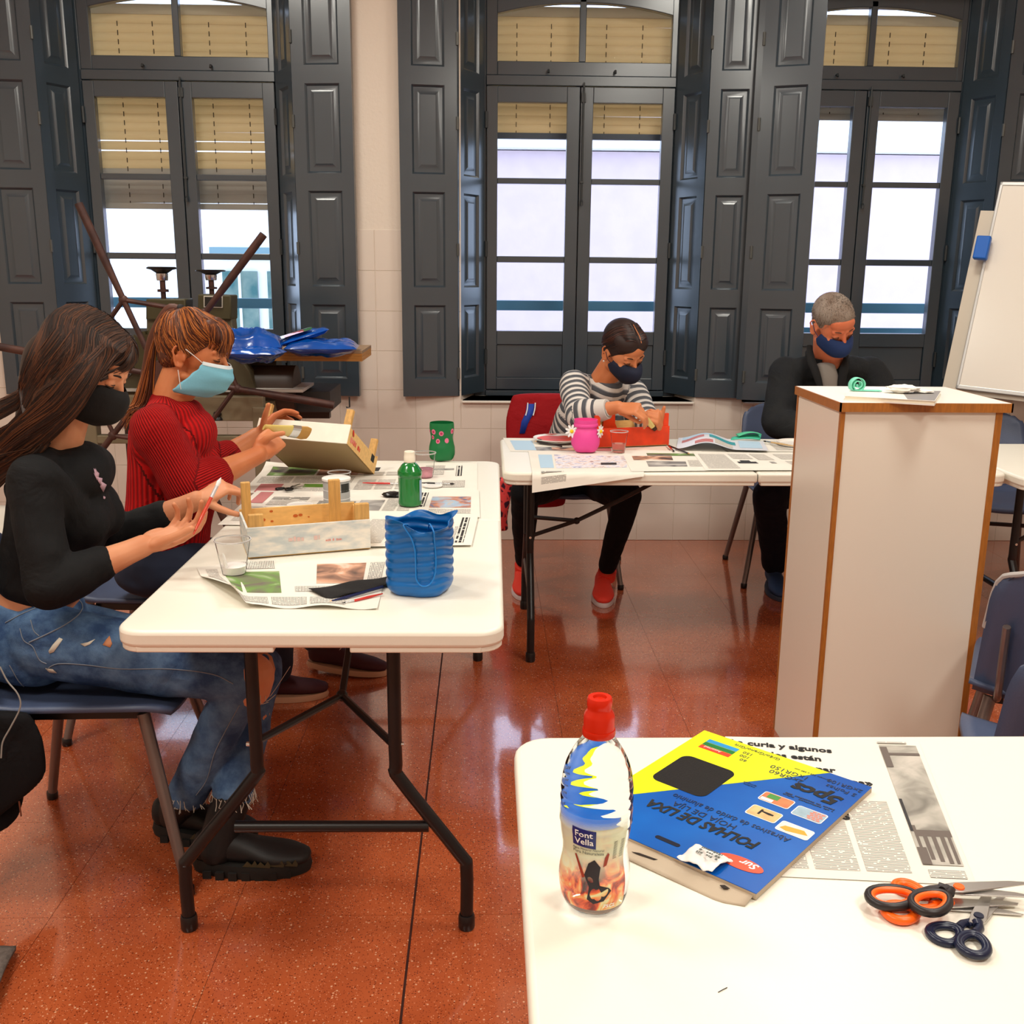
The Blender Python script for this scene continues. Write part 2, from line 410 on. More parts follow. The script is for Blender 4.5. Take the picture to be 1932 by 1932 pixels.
# roller blinds outside the glass: every slat a part
SLAT = mat('blind_slat', srgb(222, 200, 158), .6, var=.05, vscale=4, tl=.5)
SLAT2 = mat('blind_slat_grey', srgb(184, 174, 156), .6, var=.05, vscale=4, tl=.4)
HOLE = mat('blind_ladder', srgb(60, 44, 26), .8)
def slatme(w, mt):
    mb = MB(); h = .0445; n = 5
    ring = lambda x: [(x, .004+.006*math.sin(math.pi*k/n)*-1, h*k/n) for k in range(n+1)]+[(x, .010-.006*math.sin(math.pi*k/n), h*k/n) for k in range(n, -1, -1)]
    mb.loft([ring(0), ring(w)], cap=True); return mb.mesh('slat', mt, 50)
for i, wx in enumerate(WIN_X):
    lab = ['beige slatted roller blind half lowered outside the left window', 'beige slatted roller blind nearly raised outside the middle window', 'beige slatted roller blind raised to the top sash line outside the right window'][i]
    t = thing('roller_blind', lab, 'blind', (wx-.02, YF+.13, 0))
    zlow = [1.775, 2.155, 2.27][i]; w = 1.03
    me1 = slatme(w, SLAT); me2 = slatme(w, SLAT2)
    z = zlow; k = 0; ladder = MB()
    while z < 2.71:
        gap = .0
        if i == 0 and k in (5, 6): gap = .006
        low = (z < zlow+.15 and i == 0) or (i == 2 and z < 2.40)
        o = link('slat', me2 if low else me1, t, M=Matrix.Translation((0, 0, z)) @ Matrix.Rotation(R_(random.uniform(-.12, .12)+(-.25 if (i == 0 and z < zlow+.2) else 0)), 4, 'Y'))
        for lx in (.18, .36, .65, .84): ladder.box(lx-.0018, lx+.0018, -.004, .0, z-.014, z+.010)
        z += .044+gap; k += 1
    MB().box(-.004, w+.004, -.006, .022, zlow-.03, zlow).build('bottom_bar', SLAT2 if i != 1 else mat('bar_dark', srgb(70, 78, 86), .5), t, world=False, smooth=0)
    MB().box(0, w, .0, .012, z, z+.05).build('top_strip', mat('blind_top', srgb(206, 190, 160), .6, tl=.5), t, world=False, smooth=0)
    tag(ladder.build('ladder_cord', HOLE, t, world=False, smooth=0), kind='stuff')
    MB().box(-.03, w+.03, -.02, .06, 2.80, 2.9).build('blind_casing', PAINT, t, world=False, smooth=0)
    for gx in (-.02, w+.002): MB().box(gx, gx+.018, -.012, .02, zlow-.5, 2.81).build('guide_rail', PAINT, t, world=False, smooth=0)

# ------------------------------------------------------------------ interior shutters
def leaf_mesh(w, h=2.16):
    """panelled leaf in x 0..w, z 0..h, front face at y=0 (towards -y), thickness .03"""
    mb = MB(); th = .03
    zs = [(.09, .47), (.56, 1.03), (1.115, 1.535), (1.62, 2.07)]
    m = .062 if w > .28 else .055
    x0, x1 = m, w-m
    mb.box(0, x0, 0, th, 0, h); mb.box(x1, w, 0, th, 0, h)
    last = 0
    for (a, b) in zs:
        mb.box(x0, x1, 0, th, last, a); last = b
        # recessed moulding then raised field
        def ring(i, y): return [(x0+i, y, a+i), (x1-i, y, a+i), (x1-i, y, b-i), (x0+i, y, b-i)]
        rs = [ring(0, 0), ring(.004, .004), ring(.010, .012), ring(.026, .012), ring(.045, .003)]
        mb.loft(rs, cap=False)
        r = ring(.045, .003); mb.add(r, [(0, 1, 2, 3)])
        mb.add([(x0, th, a), (x1, th, a), (x1, th, b), (x0, th, b)], [(3, 2, 1, 0)])
    mb.box(x0, x1, 0, th, last, h)
    return mb.mesh('panelled_leaf', PAINT, 30)
LEAF = {}
def leaf(w):
    k = round(w, 3)
    if k not in LEAF: LEAF[k] = leaf_mesh(w)
    return LEAF[k]
BR = mat('hinge_worn', srgb(84, 86, 84), .45, metal=.3)
def shutter(label, hinge, mid, end, w1, w2, z=.79):
    """two leaves: hinge->mid in the reveal, mid->end over the wall; points are (x, y)"""
    t = thing('window_shutter', label, 'shutter', (hinge[0], hinge[1], z))
    for (a, b, w, side) in ((hinge, mid, w1, 0), (mid, end, w2, 1)):
        a = Vector((a[0], a[1], z)); b = Vector((b[0], b[1], z))
        lf, rt = (a, b)
        d = (b-a).normalized(); nrm = Vector((d.y, -d.x, 0))      # -y side of a leaf drawn left to right
        toroom = (CO - (a+b)/2)
        if nrm.dot(toroom) < 0: lf = b; d = -d
        M_ = frame(lf, d, (0, 0, 1))
        for (za, zb) in ((0, 2.16),):
            o = link('leaf', leaf(w), t, world=True, M=M_)
    for hz in (.12, .75, 1.36, 1.75):
        MB().tube([(mid[0], mid[1]-.004, z+hz-.03), (mid[0], mid[1]-.004, z+hz+.03)], .0075, 8).build('hinge', BR, t)
    return t
L1 = .262
for i, wx in enumerate(WIN_X):
    pos = ['left', 'middle', 'right'][i]
    lh = (wx-.004, YF-.012); lm = (wx-.130, YW-.012)
    rh = (wx+.989, YF-.012); rm = (wx+1.113, YW-.012)
    if i == 0:
        shutter('grey panelled shutter at the far left, left of the left window', lh, lm, (lm[0]-.29, YW-.045), .25, .29)
        shutter('grey panelled shutter right of the left window, behind the wooden press bed', rh, (rm[0], rm[1]), (rm[0]+.30, YW-.05), .25, .30)
    elif i == 1:
        shutter('grey panelled shutter left of the middle window, beside the bare wall strip', lh, (lm[0]-.012, lm[1]), (lm[0]-.30, YW-.05), .258, .288)
        shutter('grey panelled shutter right of the middle window, half hidden behind the next one', rh, rm, (rm[0]+.25, YW-.045), .25, .25)
    else:
        shutter('grey panelled shutter covering the left part of the right window, behind the man', lh, (1.345, 5.275), (1.612, 5.175), .33, .285)
        shutter('grey panelled shutter right of the right window, behind the flip chart', rh, rm, (rm[0]+.29, YW-.045), .25, .29)
# shutter bolt hanging under the left window's right shutter
bx = PY(659, 748, 5.31)
b_ = thing('shutter_bolt', 'small iron bolt hanging below the shutter above the bare wall tiles', 'bolt', (bx.x, 5.31, .76))
MB().tube([(0, 0, .03), (0, 0, -.025), (-.016, 0, -.027), (-.016, 0, -.022)], .004, 8).build('bolt_rod', HWR, b_, world=False)

# ------------------------------------------------------------------ outside
RAILM = mat('balcony_blue_paint', srgb(70, 118, 140), .45)
for i, wx in enumerate(WIN_X):
    t = thing('balcony_rail', ['blue painted balcony rail outside the left window', 'blue painted balcony rail outside the middle window', 'blue painted balcony rail outside the right window'][i], 'railing', (wx+.49, 5.98, .7))
    mb = MB().box(-.7, .7, -.02, .02, .515, .572); mb.build('top_rail', RAILM, t, world=False, smooth=0, bevel=.004)
    MB().box(-.7, .7, -.015, .015, .2 if i < 2 else .385, .225 if i < 2 else .43).build('lower_rail', RAILM, t, world=False, smooth=0)
    for px_ in (-.69, .69): MB().box(px_-.015, px_+.015, -.32, .015, .52, .56).build('wall_arm', RAILM, t, world=False, smooth=0)
    for px_ in (-.69, .69): MB().box(px_-.015, px_+.015, -.015, .015, -.1, .57).build('post', RAILM, t, world=False, smooth=0)
BW = mat('street_wall', srgb(214, 194, 200), .9, bump=.4, bscale=14, var=.03, vscale=5)
BC = mat('cornice_white', srgb(250, 252, 250), .8)
fac = thing('opposite_building', 'pale pink rendered building across the street seen through the windows', 'building', (1.2, 10.2, -3))
MB().box(-.9, 6.5, 10.2, 10.8, -3, 2.56).build('facade', BW, fac, smooth=0)
MB().box(-.9, 6.5, 10.05, 10.8, 2.57, 3.15).build('cornice', BC, fac, smooth=0, bevel=.02)
for k in range(9): MB().box(-.9+k*.82, -.9+k*.82+.812, 10.03, 10.1, 3.15, 3.19).build('roof_slab', mat('roof_edge', srgb(190, 150, 140), .8), fac, smooth=0)
f2 = thing('corner_building', 'bright white building with a green shuttered window seen through the left window', 'building', (-3, 9.2, -3))
MB().box(-6.5, -1.0, 9.2, 9.8, -3, 4.2).build('facade', mat('white_render', srgb(250, 252, 252), .9), f2, smooth=0)
SHG = mat('green_glazing', srgb(60, 104, 104), .3, col2=srgb(120, 140, 130), vscale=6)
cx = PY(462, 560, 9.15)
LNT = mat('lintel', srgb(120, 150, 158), .7)
MB().box(cx.x-.28, cx.x+.5, 9.12, 9.2, 1.55, 1.62).build('lintel', LNT, f2, smooth=0); MB().box(cx.x-.24, cx.x+.5, 9.14, 9.2, .3, .36).build('window_sill', LNT, f2, smooth=0)
for dx in (-.19, .2):
    g = MB().box(cx.x+dx, cx.x+dx+.3, 9.16, 9.2, .45, 1.42).build('window', SHG, f2, smooth=0)
    MB().box(cx.x+dx+.14, cx.x+dx+.16, 9.14, 9.16, .45, 1.42).build('glazing_bar', BC, g, smooth=0)
st = MB().box(-8, 9, 5.7, 12, -3.2, -3).build('street_ground', mat('street', srgb(120, 118, 116), .9), smooth=0); tag(st, kind='structure')
# ================================================================== FURNITURE
HDPE = mat('table_plastic', srgb(240, 236, 222), .36, bump=.05, bscale=120)
SEAM = mat('seam_gap', srgb(60, 58, 54), .8)
BLK = mat('black_steel', srgb(20, 18, 20), .35, spec=.5)
STEEL = mat('bright_steel', (.62, .62, .62), .25, metal=1)
def rrect(x0, x1, y0, y1, r, corners=(1, 1, 1, 1), n=6):
    out = []
    for k, (cx, cy, a0) in enumerate(((x0, y0, 180), (x1, y0, 270), (x1, y1, 0), (x0, y1, 90))):
        if corners[k]:
            ox, oy = (r if cx == x0 else -r), (r if cy == y0 else -r)
            for i in range(n+1):
                a = R_(a0+90*i/n); out.append((cx+ox+r*math.cos(a), cy+oy+r*math.sin(a)))
        else: out.append((cx, cy))
    return out
TWD, TLN = .770, 1.86
def folding_table(label, loc, rotz, TLN=TLN):
    t = thing('folding_table', label, 'table', (loc[0], loc[1], 0), rotz)
    hl = TLN/2
    for (y0, y1, cs) in ((0, hl-.0012, (1, 1, 0, 0)), (hl+.0012, TLN, (0, 0, 1, 1))):
        mb = MB().prism(rrect(0, TWD, y0, y1, .055, cs), T-.036, T)
        o = mb.build('top_panel', HDPE, t, world=False, smooth=30, bevel=.009, bseg=3)
        sk = MB(); ye = y0 if cs[0] else y1; s = 1 if cs[0] else -1
        # lower lip with a finger notch in the middle of the end
        pts = rrect(.003, TWD-.003, min(y0, y1)+.003*(1 if cs[0] else 0), max(y0, y1)-.003*(0 if cs[0] else 1), .052, cs)
        def lip(a, b):
            sk.loft([[(a, ye+s*.004, T-.03), (a, ye+s*.03, T-.03), (a, ye+s*.03, T-.046), (a, ye+s*.004, T-.046)],
                     [(b, ye+s*.004, T-.03), (b, ye+s*.03, T-.03), (b, ye+s*.03, T-.046), (b, ye+s*.004, T-.046)]])
        for (a, b) in ((.044, .315), (.465, TWD-.044)): lip(a, b)
        for xs in (.004, TWD-.03): sk.box(xs, xs+.026, y0+(.044 if cs[0] else .01), y1-(.01 if cs[0] else .044), T-.046, T-.03)
        for xs, sx_ in ((.055, -1), (TWD-.055, 1)):
            cy = ye+s*.055; pr = []
            for rr in (.051, .026): pr.append([(xs+sx_*rr*math.cos(R_(a)), cy-s*rr*math.sin(R_(a))) for a in range(0, 91, 15)])
            poly = pr[0]+pr[1][::-1]; sk.prism(poly, T-.046, T-.03)
        sk.build('edge_lip', HDPE, t, world=False, smooth=30, bevel=.003, fixn=True)
    MB().box(.01, TWD-.01, hl-.0012, hl+.0012, T-.03, T-.006).build('seam', SEAM, t, world=False, smooth=0)
    for s, yb in ((1, .11), (-1, TLN-.14)):
        for xs, xf in ((.243, .075), (.540, .692)):
            MB().tube([(xs, yb, T-.03), (xs, yb, .56), (xs+.001, yb, .40), (xs+(xf-xs)*.06, yb, .365), (xs+(xf-xs)*.9, yb, .185), (xf, yb, .15), (xf, yb, .02)], .0145, 12, sm=4).build('leg', BLK, t, world=False)
            MB().lathe([(.0165, 0), (.0185, .004), (.0185, .03), (.0165, .036)], 14, M=Matrix.Translation((xf, yb, 0))).build('foot_cap', BLK, t, world=False)
        MB().tube([(.19, yb, .252), (.61, yb, .252)], .0125, 10).build('cross_bar', BLK, t, world=False)
        hub = (.40, yb+s*.19, .475)
        for pts in ([(.25, yb, .455), hub], [(.535, yb, .447), hub], [hub, (.40, yb+s*.36, .56), (.40, yb+s*.62, .70)]):
            MB().tube(pts, .0085, 8).build('brace', BLK, t, world=False)
        MB().ell(hub, (.014, .014, .014), nu=10, nv=8).build('hub_joint', BLK, t, world=False)
        for xs, xc in ((.243, .228), (.54, .555)): MB().tube([(xc-.004, yb, .447), (xc+.004, yb, .447)], .005, 8).build('rivet', STEEL, t, world=False)
        MB().tube([(.2, yb, T-.05), (.58, yb, T-.05)], .012, 8).build('top_bar', BLK, t, world=False)
    return t
folding_table('long white folding table at the left where two women paint crates', (-.732, 1.893), R_(-.45))
t2 = folding_table('white folding table at the back by the windows, with red crate and pink jar', (.062, 4.287), R_(-90), 1.82)
t4 = folding_table('white folding table in the near right corner, with the water bottle and scissors', (.044, 1.428), R_(-90))

# plinth
LAM = mat('plinth_laminate', srgb(234, 226, 212), .28)
OAK = mat('plinth_wood_edge', srgb(168, 104, 40), .4, var=.12, vscale=30, stretch=(8, 8, 1))
LAMT = mat('plinth_top', srgb(238, 236, 228), .35)
pz = 1.105
a = PZ(1586, 760, pz); b = PZ(1906, 760, pz); c = PZ(1499, 728, pz)
px0, px1, py0, py1 = a.x, b.x, a.y, c.y
pl = thing('display_plinth', 'tall white plinth with brown wooden edges holding a notebook', 'plinth', ((px0+px1)/2, (py0+py1)/2, 0))
MB().box(px0+.004, px1-.004, py0+.004, py1-.004, pz-.022, pz-.0).build('top_panel', LAMT, pl, smooth=0)
for bx in ((px0, px1, py0-.0, py0+.0045), (px0, px1, py1-.0045, py1), (px0, px0+.0045, py0, py1), (px1-.0045, px1, py0, py1)):
    MB().box(*bx, pz-.024, pz-.0002).build('top_edging', OAK, pl, smooth=0)
q0, q1, r0, r1 = px0+.006, px1-.022, py0+.008, py1-.012
MB().box(q0+.012, q1-.012, r0+.002, r0+.014, 0, pz-.024).build('front_panel', LAM, pl, smooth=0)
MB().box(q0+.002, q0+.012, r0+.012, r1-.012, 0, pz-.024).build('side_panel', LAM, pl, smooth=0)
MB().box(q1-.012, q1-.002, r0+.012, r1-.012, 0, pz-.024).build('side_panel', LAM, pl, smooth=0)
MB().box(q0+.012, q1-.012, r1-.014, r1-.002, 0, pz-.024).build('back_panel', LAM, pl, smooth=0)
for (xx, yy, w) in ((q0, r0, .012), (q1-.018, r0, .018), (q0, r1-.012, .012), (q1-.012, r1-.012, .012)):
    MB().box(xx, xx+w, yy, yy+.012, 0, pz-.024).build('corner_strip', OAK, pl, smooth=0)

# chairs
SHELL = mat('chair_blue_grey', srgb(72, 84, 112), .42, bump=.12, bscale=220)
SHELLW = mat('chair_pale', srgb(214, 208, 196), .4)
CLEG = mat('chair_leg', srgb(120, 108, 104), .35, metal=.6)
PIPE = mat('chair_piping', srgb(176, 172, 170), .5)
def chair(label, x, y, rz, group='blue grey moulded chairs', mt=SHELL, back=True, top=.80, piping=False, tablet=False, name='chair', h=.45, low=.10):
    t = thing(name, label, 'chair', (x, y, 0), rz, group)
    def seat(u, v):
        yy = (u-.5)*.43*(1 if v < .8 else 1-(v-.8)*.25); xx = -.205+v*.43
        z = h - .012*math.sin(math.pi*u) + .012*(2*abs(u-.5))**3 - .028*max(0, v-.8)*max(0, v-.8)*25*.5 + .02*max(0, .15-v)/.15
        return (xx, yy, z)
    MB().grid(seat, 14, 16).build('seat', mt, t, world=False, solid=.013, smooth=80, bevel=0)
    if back:
        def bk(u, v):
            w = .41*(1-.10*v-.42*max(0, v-.72)**1.5*2.2)
            yy = (u-.5)*w; z = h+low+(top-h-low)*v
            z = min(z, top-.05*max(0, (abs(u-.5)*2-.55))**2*4) if v > .9 else z
            return (-.215-.10*v+.05*(2*(u-.5))**2, yy, z)
        MB().grid(bk, 14, 14).build('backrest', mt, t, world=False, solid=.012, smooth=80)
        if piping:
            MB().tube([bk(0, .5), bk(0, .85), bk(.06, 1), bk(.3, 1), bk(.5, 1), bk(.7, 1), bk(.94, 1), bk(1, .85), bk(1, .5)], .007, 8, sm=3).build('piping', PIPE, t, world=False)
        for s in (-1, 1):
            MB().tube([(-.16, s*.15, h-.02), (-.225, s*.15, h+.02), (-.245, s*.15, h+.13), (-.27, s*.15, h+.2)], .009, 8, sm=3).build('back_support', CLEG, t, world=False)
    for sx_ in (-1, 1):
        for sy_ in (-1, 1):
            MB().tube([(sx_*.15, sy_*.165, h-.02), (sx_*.242, sy_*.235, .018)], [.015, .0125], 12).build('leg', CLEG, t, world=False)
            MB().lathe([(.0125, 0), (.015, .003), (.015, .02), (.013, .024)], 12, M=Matrix.Translation((sx_*.243, sy_*.236, 0))).build('foot_cap', BLK, t, world=False)
    MB().box(-.15, .15, -.16, -.135, h-.035, h-.015).box(-.15, .15, .135, .16, h-.035, h-.015).box(.13, .155, -.16, .16, h-.035, h-.015).build('under_frame', BLK, t, world=False, smooth=0)
    if tablet:
        MB().tube([(-.1, -.22, h-.03), (-.05, -.27, h+.05), (.08, -.29, h+.2)], .011, 8, sm=3).build('tablet_arm', CLEG, t, world=False)
        MB().prism(rrect(-.12, .25, -.42, -.16, .06), h+.205, h+.232).build('writing_tablet', SHELLW, t, world=False, bevel=.004)
    return t
G = 'blue grey moulded chairs'
chair('chair under the young woman in the black top, with a black jacket over its back', -.945, 2.355, R_(2))
chair('chair under the woman in the red jumper, its blue back edge showing behind her', -1.03, 3.13, R_(-3))
chair('chair under the woman in the striped top, behind the back table', .42, 4.75, R_(-96))
chair('chair under the seated man in the dark jacket, back edge showing beside him', 1.46, 4.74, R_(-93))
ps = PZ(1905, 950, .45)
chair('empty blue chair nearest the wall at the right edge, under the flip chart', ps.x+.02, ps.y+.15, R_(-95), 'empty chairs at the right')
p1 = PZ(1880, 905, .66); 
p2 = PZ(1882, 1062, .80)
chair('empty chair seen from behind with a pale piped top edge, right of the plinth', p2.x+.295, p2.y+.16, R_(62), 'empty chairs at the right', piping=True, low=.0)
p3 = PZ(1884, 1218, .80)
chair('empty chair nearest the front table at the right edge, back turned to the camera', p3.x+.31, p3.y+.20, R_(70), 'empty chairs at the right', low=.0)
tr = Vector((1.893, 3.43, T))
folding_table('white folding table end just entering at the right edge, beyond the plinth', (tr.x, tr.y+.77), R_(-90))
pc = PY(8, 715, 3.9)
chair('pale plastic chair at the far left edge behind the long haired woman', pc.x-.16, 3.9, R_(-10), 'pale chairs', SHELLW, top=.93, h=.46)

# flip chart
WB = mat('whiteboard', srgb(232, 226, 216), .22)
ALU = mat('aluminium', srgb(190, 190, 188), .35, metal=.5)
TL, BL = PY(1888, 343, 4.93), PY(1803, 733, 4.78)
up = (TL-BL); hgt = up.length; up.normalize()
ax = Vector((.80, -.60, 0)); ax = (ax-up*ax.dot(up)).normalized()
fc = thing('flip_chart', 'white flip chart board leaning on its easel at the right edge', 'whiteboard', (BL.x+.3, BL.y-.1, 0))
Mf = Matrix((ax, up, ax.cross(up))).transposed().to_4x4(); Mf.translation = BL
MB().box(.012, .90, .012, hgt-.012, -.012, .0, M=Mf).build('board', WB, fc, smooth=0)
for bx in ((0, .014, 0, hgt), (.898, .912, 0, hgt), (0, .912, 0, .02), (0, .912, hgt-.018, hgt)):
    MB().box(bx[0], bx[1], bx[2], bx[3], -.016, .004, M=Mf).build('frame_bar', ALU, fc, smooth=0, bevel=.003)
MB().box(-.065, .6, -.02, hgt-.13, -.036, -.022, M=Mf).build('back_board', mat('back_board', srgb(206, 196, 180), .5), fc, smooth=0)
for k, (x0_, zz) in enumerate(((.10, 1), (.80, 1), (.45, -1))):
    top_ = Mf @ Vector((x0_, hgt-.1, -.055)); bot = (Mf @ Vector((x0_+(-.02, .02, 0)[k], .05, -.055))); bot = Vector((bot.x+(bot.x-top_.x)*.9, bot.y+(bot.y-top_.y)*.9, 0)) if k < 2 else Vector((top_.x+.12, top_.y+.18, 0))
    MB().tube([top_, bot], .011, 8).build('easel_leg', ALU, fc)
er = thing('board_eraser', 'blue board eraser clipped to the left edge of the flip chart', 'eraser', PY(1853, 468, 4.84))
MB().box(-.030, .032, -.054, .054, -.016, .022, M=Mf @ Matrix.Translation(Mf.inverted() @ PY(1853, 468, 4.86))).build('body', mat('eraser_blue', srgb(20, 96, 190), .5), er, smooth=30, bevel=.006)

# ------------------------------------------------------------------ etching press
IRON = mat('rusty_iron', srgb(84, 54, 46), .5, metal=.3, col2=srgb(58, 38, 36), vscale=14, bump=.2, bscale=60)
CAST = mat('olive_casting', srgb(92, 84, 62), .5, var=.1, vscale=5)
OLV = mat('olive_dark', srgb(62, 56, 30), .5)
BROWN = mat('brown_steel', srgb(66, 52, 44), .5)
FRM = mat('press_frame_paint', srgb(124, 112, 88), .5, var=.08, vscale=6)
PLY = mat('plywood_edge', srgb(196, 136, 66), .5, var=.12, vscale=14, stretch=(1, 1, 12))
PLYT = mat('plywood_face', srgb(158, 128, 98), .5, var=.08, vscale=6)
press = thing('etching_press', 'old etching press with rusty six spoked wheel and wooden bed by the left window', 'press', (-1.2, 4.7, 0))
WC = Vector((-1.344, 4.22, 1.005)); WR = .725
for k in range(6):
    a = R_(-9.5+60.5*k if k < 3 else -9.5+60.5*k-2)
    d = Vector((math.cos(a), 0, math.sin(a)))
    rr = [.012, .012, .014, .0165, .0165]
    MB().tube([WC+d*.05, WC+d*.3, WC+d*.42, WC+d*.5, WC+d*WR], rr, 12).build('spoke', IRON, press)
    MB().ell(WC+d*.325, (.02, .014, .02), nu=12, nv=8).build('spoke_joint', IRON, press)
    a2 = R_(-9.5+60.5*(k+1)); d2 = Vector((math.cos(a2), 0, math.sin(a2)))
    MB().tube([WC+d*.325, WC+d2*.325], .0095, 8).build('ring_bar', IRON, press)
MB().tube([WC+Vector((0, -.04, 0)), WC+Vector((0, .05, 0))], .06, 20).build('wheel_hub', IRON, press)
MB().tube([WC+Vector((0, .05, 0)), WC+Vector((0, .75, 0))], .02, 12).build('axle', IRON, press)
def ppoly(pts, Y): return [PY(x, y, Y) for x, y in pts]
def slab(pts, Y, th, name, mt, bev=.006):
    P = ppoly(pts, Y); n = len(P); v = P+[p+Vector((0, th, 0)) for p in P]
    f = [tuple(range(n)), tuple(range(2*n-1, n-1, -1))]+[((i+1) % n, i, n+i, n+(i+1) % n) for i in range(n)]
    return MB().add(v, f).build(name, mt, press, smooth=30, bevel=bev, fixn=True)
slab([(378, 600), (437, 600), (441, 640), (452, 675), (472, 702), (484, 745), (372, 745), (386, 700), (392, 640)], 4.52, .09, 'upright', CAST)
slab([(276, 600), (345, 600), (342, 640), (350, 745), (224, 745), (234, 720), (262, 690), (276, 650)], 4.52, .09, 'upright', CAST)
slab([(275, 564), (350, 564), (350, 604), (275, 604)], 4.5, .12, 'bearing_head', OLV)
slab([(373, 555), (436, 557), (436, 604), (373, 602)], 4.5, .12, 'bearing_head', OLV)
slab([(384, 558), (420, 559), (420, 581), (384, 580)], 4.495, .004, 'maker_plate', mat('plate_frame', srgb(190, 184, 170), .4), .001)
slab([(386, 560), (418, 561), (418, 579), (386, 578)], 4.492, .003, 'plate_print', mat('plate_black', srgb(24, 22, 20), .4), .0005)
for (x, y0_, y1_) in ((309, 566, 505), (400, 557, 510)):
    b0, t0 = PY(x, y0_, 4.56), PY(x, y1_, 4.56); h_ = t0.z-b0.z; M0 = Matrix.Translation(b0)
    MB().lathe([(.011, -.02), (.011, h_*.25), (.024, h_*.25), (.024, h_*.33), (.012, h_*.34), (.012, h_*.6)], 16, M=M0).build('pressure_screw', IRON, press)
    MB().lathe([(.022, h_*.6), (.024, h_*.62), (.026, h_*.82), (.02, h_*.84)], 16, M=M0).build('screw_sleeve', STEEL, press)
    MB().lathe([(.022, h_*.82), (.045, h_*.93), (.062, h_*.96), (.064, h_*1.0), (.056, h_*1.03), (.02, h_*1.03)], 24, M=M0).build('hand_wheel', mat('black_knob', srgb(20, 18, 18), .3), press)
# gear teeth seen at the left cheek
gc = PY(285, 668, 4.44); g = MB(); 
pr = []
for k in range(28):
    for (da, rr) in ((0, .085), (.4, .085), (.5, .1), (.9, .1)): a = 2*math.pi*(k+da)/28; pr.append((rr*math.cos(a), rr*math.sin(a)))
Mg = Matrix.Translation(gc) @ Matrix.Rotation(R_(90), 4, 'X')
g.prism(pr, -.03, .03, M=Mg).build('gear', OLV, press, smooth=0, fixn=True)
zb = 1.085; f0 = PZ(683, 662, zb); b0 = PZ(706, 651, zb)
bx0, bx1, by0, by1 = -1.16, f0.x, f0.y, b0.y
MB().box(bx0, bx1, by0, by1, zb-.012, zb).build('bed_top', PLYT, press, smooth=0)
for k in range(3): MB().box(bx0, bx1-.0005, by0+.0005, by1, zb-.012-.0115*(k+1), zb-.012-.0115*k-.0006).build('bed_ply', PLY, press, smooth=0)
MB().tube([(-1.45, 4.72, .985), (-.95, 4.72, .985)], .07, 28).build('roller', mat('roller_steel', srgb(120, 116, 108), .3, metal=.7), press)
MB().tube([(-1.3, 4.66, .90), (-.86, 4.66, .90)], .11, 28).build('lower_roller', BROWN, press)
# base frame
for (xa, xb, Y, za, zc, mt_) in ((175, 0, 4.36, 0, .86, FRM), (493, 0, 4.36, 0, .86, FRM), (556, 0, 4.95, 0, .90, BROWN), (250, 0, 4.95, 0, .86, BROWN)):
    c0 = PY(xa, 820, Y).x; MB().box(c0-.028, c0+.028, Y-.028, Y+.028, za, zc).build('frame_leg', mt_, press, smooth=0, bevel=.004)
xl, xr = PY(175, 820, 4.36).x, PY(493, 820, 4.36).x
for (za, zc, mt_, Y) in ((.80, .905, FRM, 4.36), (.70, .735, FRM, 4.36), (.20, .24, FRM, 4.36)):
    MB().box(xl-.02, xr+.02, Y-.025, Y+.025, za, zc).build('frame_beam', mt_, press, smooth=0, bevel=.004)
MB().box(xl, xr+.22, 4.85, 4.9, .74, .79).build('back_beam', BROWN, press, smooth=0)
for xx in (xl, xr): MB().box(xx-.025, xx+.025, 4.36, 4.95, .80, .86).build('side_beam', FRM, press, smooth=0)
MB().box(xr-.05, xr+.26, 4.62, 4.98, .80, .895).build('side_tray', mat('tray_dark', srgb(40, 36, 34), .6), press, smooth=0, bevel=.004)
kb = PY(410, 777, 4.33); MB().lathe([(.014, 0), (.018, .01), (.012, .02), (.02, .03), (.02, .036)], 14, M=Matrix.Translation(kb) @ Matrix.Rotation(R_(180), 4, 'X')).build('frame_knob', BLK, press)
MB().box(xl+.1, xr+.16, 4.5, 4.8, .905, .918).build('paper_tray', mat('tray_paper', srgb(210, 204, 196), .7), press, smooth=0)
# felt blanket over the left part
fb = MB().grid(lambda u, v: (-1.72+.30*u, 4.46+.3*v+.02*math.sin(6*u), 1.10-.34*max(0, .55-u)**1.5*1.9+.02*math.sin(5*v)), 18, 10).build('felt_blanket', mat('white_felt', srgb(224, 218, 206), .9, bump=.3, bscale=90), None, solid=.012, smooth=80)
tag(fb, 'white felt blanket draped over the left end of the press', 'blanket')
MB().box(-1.75, -1.16, 4.48, 4.8, .99, 1.03).build('left_bed', CAST, press, smooth=0)
# blue packages on the bed
BLUEP = mat('blue_foil', srgb(0, 74, 164), .2, coat=.3, var=.15, vscale=7, bump=.3, bscale=22)
def pillow(name, label, cat, c, size, rz, ry=0, mt=BLUEP, amp=.012, seed=0):
    M0 = Matrix.Translation(c) @ Matrix.Rotation(R_(rz), 4, 'Z') @ Matrix.Rotation(R_(ry), 4, 'Y')
    def f(u, v, s):
        e = (1-(2*u-1)**4)*(1-(2*v-1)**4); n = noise.noise(Vector((u*4+seed, v*4, s)))*amp*1.1*e + noise.noise(Vector((u*9, v*9+seed, s)))*amp*.35*e
        return M0 @ Vector(((u-.5)*size[0], (v-.5)*size[1], s*size[2]*.5*e**.6 + n))
    mb = MB(); mb.grid(lambda u, v: f(u, v, 1), 26, 22); mb.grid(lambda u, v: f(1-u, v, -1), 26, 22)
    o = mb.build(name, mt, None, smooth=70); return tag(o, label, cat)
